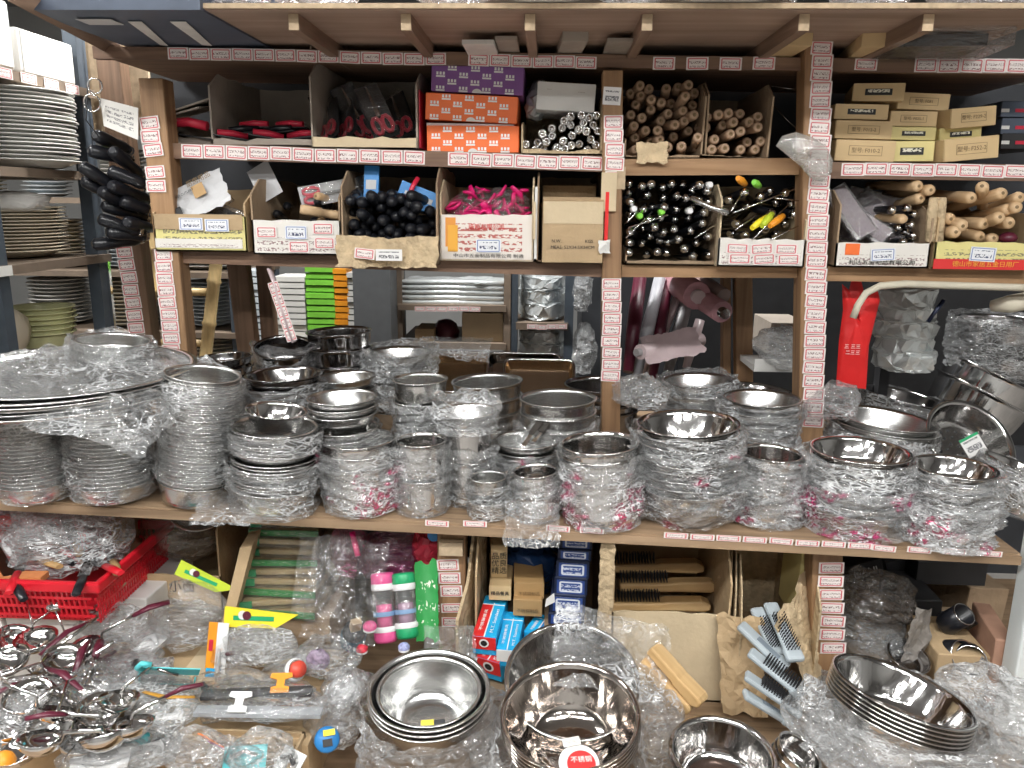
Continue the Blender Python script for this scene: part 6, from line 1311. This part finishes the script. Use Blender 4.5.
# further clear packs over the heap
rg = random.Random(77)
GP = ([(rg.uniform(105, 350), rg.uniform(640, 715)) for _ in range(20)]+[(rg.uniform(0, 120), rg.uniform(660, 765)) for _ in range(10)])
for i, (px, py) in enumerate(GP):
    sx, sy = rg.uniform(.05, .11), rg.uniform(.035, .07)
    T = thing('gadget_pack', 'small clear gadget pack scattered over the plastic heap', 'package', onz(px, py, .585+rg.uniform(0, .03)), (R(rg.uniform(-25, 25)), R(rg.uniform(-20, 20)), R(rg.uniform(0, 360))), 'clear gadget packs scattered over the heap')
    obj('clear_bag', bag_mesh('clear_bag', (sx*1.15, sy*1.2, .03), .010, 1000+i, (FILM, FILMH, FILMT)[i % 3], 22, 12), None, T)
    obj('gadget', MB().tube([(-sx*.4, 0, .012), (0, sy*.2, .016), (sx*.4, 0, .012)], [.004, .007, .004], 7, flat=.6), (GREYC, STEELP, BLACKM, STEELP, WHITEP, MAROON)[i % 6], T)
    if i % 4 == 0: obj('insert_card', MB().box((0, 0, .006), (sx*.8, sy*.8, .001)), (WHITEP, GREYC, PAPERLAB)[i % 3], T)
# ------------------------------------------------------------------ front steel bowls
def fstack(name, cat, what, where, kind, px, py, rpx, z, n, mat, pitch, tilt=(0, 0), hk=None, wr=None, flange=None, film_mat=FILM):
    """nested bowls at the front: topmost rim centre at pixel (px,py), at height z, standing on the platform"""
    p = onz(px, py, z); R_ = rpx*mpp(p); rb, h, q, fl = KINDS[kind]; hb = (hk or h)*R_
    M_ = Euler((tilt[0], tilt[1], 0)).to_matrix(); u = M_ @ Vector((0, 0, 1)); me = dish_mesh(name, R_, R_*rb, hb, q, fl*R_, mat, 56)
    for i in range(n):
        tag(obj(name, me, None, None, p-u*(hb+i*pitch), M_), f'{what} topping {where}' if i == 0 else f'{what} nested in {where}', cat, 'dishes of '+where if n > 1 else None)
    if wr:
        H = p.z-ZP-.002; t1 = wr[0]; prof = [(0, R_*wr[1]), (.25, R_*wr[1]*.98), (.7, R_*1.06), (1, R_*1.03)]
        tag(obj('plastic_wrap', wrap_mesh('plastic_wrap', prof, H*t1, wr[2], 900+px, film_mat, 64, 22), None, None, Vector((p.x, p.y, ZP+.002)), (0, 0, 0)), 'clear plastic wrap around '+where, 'plastic wrap')
    return dict(p=p, R=R_, M=M_, hb=hb, u=u)
fa = fstack('steel_bowl', 'bowl', 'brushed steel mixing bowl', 'the front double bowl stack', 'mixing', 429, 688, 61, .680, 3, STEEL, .010, (R(6), 0), None, (.82, 1.15, .016))
p = fa['p']; tag(obj('steel_bowl', dish_mesh('steel_bowl_b', fa['R']*.86, fa['R']*.4, fa['hb']*.9, .5, .004, STEEL, 56), None, None, p-fa['u']*(fa['hb']*.9+.004), fa['M']), 'smaller brushed bowl set inside the front double bowl stack', 'bowl')
T = thing('sticker', 'yellow and black sticker inside the small brushed bowl', 'sticker', p-fa['u']*(fa['hb']*.62)+Vector((.012, -.038, 0)), (R(40), 0, R(12))); obj('yellow_half', MB().box((-.01, 0, 0), (.022, .016, .001)), YELLOW, T); obj('black_half', MB().box((.01, 0, 0), (.02, .014, .001)), BLACKM, T)
fb_ = fstack('steel_bowl', 'bowl', 'large polished steel bowl with a copper-tinted rim', 'the front central bowl stack', 'mixing', 570, 713, 70, .660, 5, plain('steel_warm', (.62, .57, .53), .10, 1, .06, 20, bump=.16, bscale=30, stretch=(1, 1, .12)), .009, (R(12), R(-3)), None, (.80, 1.25, .022))
T = thing('sticker', 'round red and white sticker inside the central bowl', 'sticker', fb_['p']-fb_['u']*(fb_['hb']*.93)+Vector((.012, -.045, .0)), (R(18), 0, 0)); obj('white_disc', MB().lathe([(.0003, .0014), (.034, .0010)], 30), WHITEP, T, (0, 0, .004)); obj('red_disc', MB().lathe([(.0003, .0012), (.024, .0008)], 26), INKR, T, (.004, -.002, .0062)); text('lettering', '不锈钢', .012, INKW, T, (.004, .004, .0085), (0, 0, .1))
bc = plate('barcode_label', .030, .016, PAPERLAB, T, (-.012, .036, .009), (R(-90), 0, .25)); 
fc = fstack('steel_bowl', 'bowl', 'large polished steel bowl', 'tilted behind the central bowl stack', 'mixing', 572, 678, 68, .640, 1, STEELP, .01, (R(22), 0), .7)
tag(obj('plastic_wrap', sheet_mesh('plastic_wrap', .22, .16, .022, 31, FILM, 30, 24, 13), None, None, onz(610, 655, .67)+Vector((0, 0, .0)), (R(35), R(12), 0)), 'crumpled film over the right side of the tilted bowl', 'plastic wrap')
tag(obj('plastic_wrap', bag_mesh('plastic_wrap', (.10, .14, .12), .022, 33, FILM, 30, 18, 13), None, None, onz(652, 730, .56)+Vector((0, 0, -.06))), 'bulging film right of the central bowl stack', 'plastic wrap')
tag(obj('plastic_wrap', bag_mesh('plastic_wrap', (.09, .12, .12), .02, 34, FILM, 26, 16, 13), None, None, onz(497, 740, .56)+Vector((0, 0, -.05))), 'bulging film between the two front bowl stacks', 'plastic wrap')
fd = fstack('steel_bowl', 'bowl', 'dark-bottomed steel bowl', 'the low bowl pair at the bottom edge', 'basin', 722, 752, 53, .600, 2, STEELP, .010, (R(4), 0), .75)
tag(obj('embossed_plate', MB().lathe([(.0004, .0012), (fd['R']*.3, .0012), (fd['R']*.33, .0022), (fd['R']*.58, .0022), (fd['R']*.62, .0006)], 40), plain('dark_base_metal', (.16, .11, .09), .25, .8, .15), None, fd['p']-fd['u']*(fd['hb']-.003), fd['M']), 'dark embossed disc lying in the bottom-edge bowl', 'disc')
fe = fstack('steel_pot', 'pot', 'small steel pot', 'the small pots right of the bottom-edge bowl', 'deep', 800, 752, 24, .585, 3, STEELP, .014, (R(10), R(25)))
ff = fstack('steel_bowl', 'bowl', 'polished steel bowl', 'the tilted front right stack', 'basin', 903, 690, 69, .665, 6, STEELP, .0075, (R(-6), R(14)), .55, (.84, 1.3, .024), film_mat=FILMH)
for i, (px, py, sx, sy, sz, m) in enumerate(((828, 728, .13, .14, .09, FILMH), (990, 720, .18, .20, .11, FILMH), (900, 760, .26, .12, .07, FILM), (985, 762, .12, .10, .06, FILM))):
    tag(obj('plastic_wrap', bag_mesh('plastic_wrap', (sx, sy, sz), .024, 800+i, m, 34, 20, 13), None, None, onz(px, py, .575)+Vector((0, 0, -.03))), ('heaped film left of the tilted front right stack', 'heaped film right of the tilted front right stack', 'film spread in front of the tilted front right stack', 'film in the bottom right corner')[i], 'plastic wrap')
# ------------------------------------------------------------------ carton of small boxes
Yc = -.42
a, b = PY(470, 690, Yc), PY(600, 690, Yc); wd = PY(598, 600, Yc).x-PY(482, 600, Yc).x
T = open_carton('open_carton', 'torn tall carton holding kraft, navy and blue boxes', ((PY(540, 600, Yc).x), Yc, ZP), wd+.03, .34, .36, .14, CARTON, front=CARTOND, jag=.010, seed=81, hl=.355, hr=.35)
kx = PY(540, 600, Yc).x
tag(obj('carton_wall', MB().prism([(-.10, 0), (.10, 0), (.10, .26), (.02, .28), (-.03, .17), (-.10, .12)], -.003, .003), CARTONT, None, PY(462, 672, -.46)+Vector((.012, .09, 0)), (R(0), R(0), R(78))), 'torn slanting carton wall left of the blue boxes', 'cardboard')
tag(obj('blue_film', bag_mesh('blue_film', (.13, .12, .13), .014, 41, plain('dark_blue_film', (.012, .035, .10), .25, 0, .3, 20), 24, 14), None, None, PY(530, 590, -.22)), 'dark blue film bag behind the kraft boxes', 'bag')
def gbox(label, x0, y0, x1, y1, Y, mat, d=.10, rz=0, ry=0, rx=0, name='small_box'):
    c, wd, h = fb(x0, y0, x1, y1, Y); return closed_box(name, label, c, wd, d, h, mat, rz, ry, rx), wd, h
for i, (x0, y0, x1, y1, Y, rz, lab) in enumerate(((491, 545, 507, 581, -.33, .1, 'upright narrow kraft box in the torn tall carton'), (489, 586, 511, 600, -.37, .0, 'small kraft box with dark characters below the upright one'), (514, 583, 544, 599, -.37, .05, 'upper wide brown kraft box'), (513, 600, 542, 616, -.39, -.03, 'lower wide brown kraft box'))):
    T, wd, h = gbox(lab, x0, y0, x1, y1, Y, KRAFTB if i > 1 else KRAFT, .12, rz)
    if i < 2: text('lettering', '品质\n优良\n精选' if i == 0 else '精品餐具', h*.2 if i == 0 else h*.3, INK, T, (0, -.003, h*.5))
    else: text('lettering', '不锈钢制品', h*.25, INKB, T, (0, -.003, h*.35))
tag(obj('support_carton', MB().box((0, 0, 0), (.10, .12, .14)), CARTOND, None, (kx-.04, -.30, ZP+.075)), 'closed carton under the kraft boxes', 'carton')
for i, (x0, y0, x1, y1) in enumerate(((560, 538, 592, 549), (558, 550, 591, 560), (556, 561, 589, 578), (554, 578, 587, 595), (550, 595, 585, 613), (548, 614, 584, 625))):
    T, wd, h = gbox(('topmost', 'second', 'third', 'fourth', 'fifth', 'lowest')[i]+' navy box with blue label in the right-hand pile', x0, y0, x1, y1, -.37-.008*i, NAVY, .14, R(-4), 0, 0, 'navy_box')
    plate('label', wd*.84, h*.78, NAVYLAB, T, (0, -.0025, h*.5))
tag(obj('support_carton', MB().box((0, 0, 0), (.09, .13, .10)), CARTOND, None, (PY(566, 626, -.41).x, -.34, PY(566, 626, -.41).z-.052)), 'closed carton under the navy boxes', 'carton')
tag(obj('paper_flap', MB().prism([(0, 0), (.02, .012), (.018, .032), (.002, .018)], -.0005, .0005), WHITE, None, PY(545, 607, -.43)), 'white paper flap sticking out of the navy pile', 'paper')
def cbox(label, x0, y0, x1, y1, zt_, zb_, wd, ht, cols, circ=True, white=False):
    """long box lying on its back edge, its top face seen: from far end (x0,y0) to near end (x1,y1)"""
    a, b = onz(x0, y0, zt_), onz(x1, y1, zb_); d = b-a; L = d.length; T = thing('colour_box', label, 'box', a, aligny(d))
    obj('body', MB().box((0, -L/2, -ht/2), (wd, L, ht)), cols[0], T)
    obj('left_panel', MB().box((-wd*.26, -L*.62, .0006), (wd*.48, L*.75, .0012)), cols[1], T); obj('right_panel', MB().box((wd*.25, -L*.62, .0006), (wd*.46, L*.75, .0012)), cols[2], T)
    obj('white_line', MB().box((0, -L*.6, .0012), (wd*.05, L*.8, .001)), INKW, T); obj('white_line', MB().box((0, -L*.24, .0012), (wd, L*.02, .001)), INKW, T)
    obj('end_panel', MB().box((0, -L-.0008, -ht*.35), (wd, .0016, ht*.68)), cols[3], T)
    if circ: e = obj('white_disc', MB().lathe([(.0003, .0008), (ht*.24, .0005)], 20), INKW, T, (0, -L-.0018, -ht*.32), (R(90), 0, 0)); obj('emblem', MB().lathe([(.0003, .0006), (ht*.16, .0004)], 14), INK, e, (0, 0, .0006))
    text('lettering', 'M.T. Stainless', wd*.20, INKW, T, (wd*.25, -L*.62, .0016), (0, 0, R(90)), L*.55); text('lettering', '不锈钢餐具', wd*.16, INKW, T, (-wd*.24, -L*.62, .0016), (0, 0, R(90)), L*.5)
    return T
RC = plain('red_card', (.72, .03, .03), .4, 0, .06, 12)
cbox('red and blue box lying uppermost in the torn carton', 497, 596, 484, 637, .665, .648, .048, .042, (SKY, RC, SKY, RC))
cbox('blue and white box lying right of the red and blue box', 515, 612, 507, 650, .645, .630, .042, .04, (SKY, SKY, SKY, INKW), False)
cbox('red-fronted box lowest at the left of the torn carton', 498, 645, 488, 660, .610, .600, .052, .05, (SKY, RC, RC, RC))
cbox('blue box half hidden behind the tilted bowl', 548, 616, 535, 634, .635, .628, .05, .03, (SKY, SKY, BLUE, SKY), False)
tag(obj('support_carton', MB().box((0, 0, 0), (.15, .10, .07)), CARTOND, None, (PY(505, 650, -.47).x, -.44, ZP+.037)), 'closed carton under the red and blue boxes', 'carton')
# ------------------------------------------------------------------ wire brushes in a carton
Yw = -.40; c1 = PY(668, 660, Yw); wd = PY(722, 640, Yw).x-PY(604, 640, Yw).x
T = open_carton('open_carton', 'wide torn carton holding wooden wire brushes', (c1.x, Yw, ZP), wd, .34, .35, .205, CARTON, front=CARTONP, jag=.004, seed=91, hl=.35, hr=.34)
for k in range(3): obj('torn_layer', MB().prism([(-.07, .02), (.07, .0), (.07, .22), (.0, .24), (-.05, .18), (-.07, .12)], -.0015, .0015), CARTONT if k else CARTON, T, (wd/2+.006+k*.007, .045-.012*k, .08), (0, R(6), R(78+3*k)))
tag(obj('torn_edge', sheet_mesh('torn_edge', .03, .22, .012, 12, CARTONT, 6, 22), None, None, PY(606, 590, -.44), (R(90), 0, 0)), 'ragged torn cardboard edge left of the wire brushes', 'cardboard')
def wbrush(label, p, L, rot, group=None, bristle=True):
    T = thing('wire_brush', label, 'brush', p, rot, group)
    bev(obj('wooden_body', MB().prism([(-L/2, 0), (L*.0, 0), (L*.06, -.003), (L*.42, -.004), (L/2, .004), (L/2, .018), (L*.42, .022), (L*.06, .019), (L*.0, .02), (-L/2, .02)], -.017, .017), PINEX, T), .004)
    if bristle:
        m = MB()
        for i in range(16):
            for j in range(4): m.tube([(-L*.48+i*L*.031, -.010+j*.0066, -.001), (-L*.48+i*L*.031+rnd.uniform(-.002, .002), -.010+j*.0066, -.022)], .0012, 4, False)
        tag(obj('wire_bristles', m, BLACKM, T), kind='stuff')
    return T
for i, (px, py, Y, lab, rx) in enumerate(((660, 600, -.27, 'wooden wire brush with pale body at the front of the carton', 178), (655, 562, -.20, 'upper wooden wire brush deep in the carton', 178), (668, 581, -.24, 'dark wooden wire brush in the middle of the pile', 178))):
    wbrush(lab, PY(px, py, Y), .22, (R(rx), R(-2), 0))
for i, (x0, y0, x1, y1) in enumerate(((650, 650, 700, 706), (640, 662, 688, 712), (644, 672, 670, 706))):
    a, b = onz(x0, y0, .67-.02*i), onz(x1, y1, .60-.02*i); d = b-a; M_ = Vector(d).normalized().to_track_quat('X', 'Z').to_matrix()
    wbrush(('right', 'middle', 'left')[i]+' loose wooden brush back sticking out of the torn carton', (a+b)/2, d.length, M_, None, False)
tag(obj('brush_stack', MB().box((0, 0, 0), (.18, .16, .14)), CARTOND, None, (c1.x-.01, -.20, ZP+.073)), 'inner carton under the wire brushes', 'carton')
# grey-blue brushes in torn carton
Yg = -.43; c1 = PY(775, 690, Yg)
T = open_carton('open_carton', 'ragged carton holding grey-blue wire brushes', (c1.x, Yg, ZP), .155, .30, .34, .06, CARTONT, jag=.014, seed=95, hl=.24, hr=.30)
obj('torn_wall', sheet_mesh('torn_wall', .17, .26, .014, 51, CARTONT, 16, 22), None, T, (.075, .03, .14), (R(72), R(-20), R(52))); obj('torn_wall', sheet_mesh('torn_wall', .09, .20, .012, 52, CARTON, 10, 18), None, T, (-.075, -.015, .12), (R(80), R(-8), R(-20)))
for i, (x0, y0, x1, y1, z) in enumerate(((744, 628, 786, 668, .68), (754, 655, 802, 694, .65), (750, 678, 800, 712, .62), (748, 696, 790, 722, .59), (772, 608, 796, 660, .70), (758, 612, 778, 655, .69))):
    a, b = onz(x0, y0, z), onz(x1, y1, z-.05); d = b-a; L = d.length; T = thing('plastic_brush', 'grey-blue plastic wire brush heaped in the ragged carton', 'brush', (a+b)/2, Vector(d).normalized().to_track_quat('X', 'Z').to_matrix(), 'grey-blue brushes in the ragged carton')
    bev(obj('body', MB().box((-L*.1, 0, 0), (L, .030, .012)).box((L*.4, 0, 0), (L*.25, .036, .014)), GREYBLUE, T), .005)
    if i in (1, 2, 4, 5):
        m = MB()
        for q in range(14):
            for j in range(4): m.tube([(-L*.3+q*L*.05, -.011+j*.0073, .005), (-L*.3+q*L*.05, -.011+j*.0073, .020)], .0013, 4, False)
        tag(obj('wire_bristles', m, BLACKM, T), kind='stuff')
    else: obj('grip_groove', MB().box((L*.05, 0, .0066), (L*.5, .012, .001)), plain('groove', (.2, .24, .28), .5), T)
tag(obj('inner_carton', MB().box((0, 0, 0), (.13, .18, .10)), CARTOND, None, (c1.x, -.30, ZP+.06)), 'closed carton under the grey-blue brushes', 'carton')
T, wd, h = gbox('narrow kraft box with a black lettered label beside the lower right post', 794, 552, 810, 622, -.34, KRAFTY, .12, 0, .02); obj('black_label', MB().box((0, -.002, h*.66), (wd*.55, .001, h*.44)), INK, T); text('lettering', '24. Mas', wd*.34, INKW, T, (0, -.0032, h*.66), (R(90), R(90), 0), h*.36)
# ------------------------------------------------------------------ dark right corner
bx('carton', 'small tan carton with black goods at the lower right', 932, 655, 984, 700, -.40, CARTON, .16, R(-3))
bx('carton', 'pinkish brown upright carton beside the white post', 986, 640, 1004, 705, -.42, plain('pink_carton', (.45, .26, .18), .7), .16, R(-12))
bx('carton', 'pale yellow carton in the shade beside the white post', 960, 588, 1002, 626, -.05, CARTOND, .2, R(6), R(4)); bx('carton', 'black printed box lying under the board on the right', 915, 562, 985, 585, -.12, BLACKM, .2)  # pale carton drawn in darker cardboard, putting the corner's shade into its colour
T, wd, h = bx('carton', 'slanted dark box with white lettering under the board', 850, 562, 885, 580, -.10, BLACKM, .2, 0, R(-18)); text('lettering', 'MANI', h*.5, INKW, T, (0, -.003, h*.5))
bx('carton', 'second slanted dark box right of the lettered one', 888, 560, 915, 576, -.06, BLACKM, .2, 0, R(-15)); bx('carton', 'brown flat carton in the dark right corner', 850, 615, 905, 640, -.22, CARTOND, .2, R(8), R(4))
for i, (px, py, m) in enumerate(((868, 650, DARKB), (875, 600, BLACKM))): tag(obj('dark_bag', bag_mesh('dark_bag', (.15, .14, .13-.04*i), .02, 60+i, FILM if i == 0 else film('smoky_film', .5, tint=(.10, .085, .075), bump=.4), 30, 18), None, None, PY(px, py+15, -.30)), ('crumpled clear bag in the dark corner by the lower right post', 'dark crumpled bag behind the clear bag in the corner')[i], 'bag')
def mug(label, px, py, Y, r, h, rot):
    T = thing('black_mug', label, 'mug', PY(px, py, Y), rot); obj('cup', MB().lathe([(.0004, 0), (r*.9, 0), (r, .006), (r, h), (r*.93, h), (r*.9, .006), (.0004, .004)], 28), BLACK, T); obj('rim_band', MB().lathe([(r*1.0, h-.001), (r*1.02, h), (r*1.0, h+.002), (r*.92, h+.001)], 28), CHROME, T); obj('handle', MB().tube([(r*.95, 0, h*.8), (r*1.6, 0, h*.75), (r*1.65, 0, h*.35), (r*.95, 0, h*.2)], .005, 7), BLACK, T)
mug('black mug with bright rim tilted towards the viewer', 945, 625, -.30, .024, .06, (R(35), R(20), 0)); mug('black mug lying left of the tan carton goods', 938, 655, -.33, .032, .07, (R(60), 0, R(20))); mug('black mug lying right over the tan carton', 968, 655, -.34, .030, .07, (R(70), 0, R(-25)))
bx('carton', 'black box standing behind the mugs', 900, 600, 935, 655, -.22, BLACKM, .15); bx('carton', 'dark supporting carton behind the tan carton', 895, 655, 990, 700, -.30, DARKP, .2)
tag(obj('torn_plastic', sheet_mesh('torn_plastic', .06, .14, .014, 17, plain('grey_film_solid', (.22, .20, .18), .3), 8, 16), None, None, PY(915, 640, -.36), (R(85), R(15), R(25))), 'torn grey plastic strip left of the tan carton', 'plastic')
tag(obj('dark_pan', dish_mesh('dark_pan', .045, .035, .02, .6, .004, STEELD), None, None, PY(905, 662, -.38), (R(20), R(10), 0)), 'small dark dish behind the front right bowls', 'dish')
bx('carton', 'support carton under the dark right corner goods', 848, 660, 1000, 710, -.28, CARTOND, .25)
# white post at the right
c, wd, h = fb(1006, 562, 1034, 700, -.47); tag(obj('steel_post', MB().box((c.x+.01, -.45, .45), (.06, .05, .90)), WHITEPOST), 'white painted steel post at the lower right edge', 'post')
bev(bpy.data.objects['steel_post'], .004)
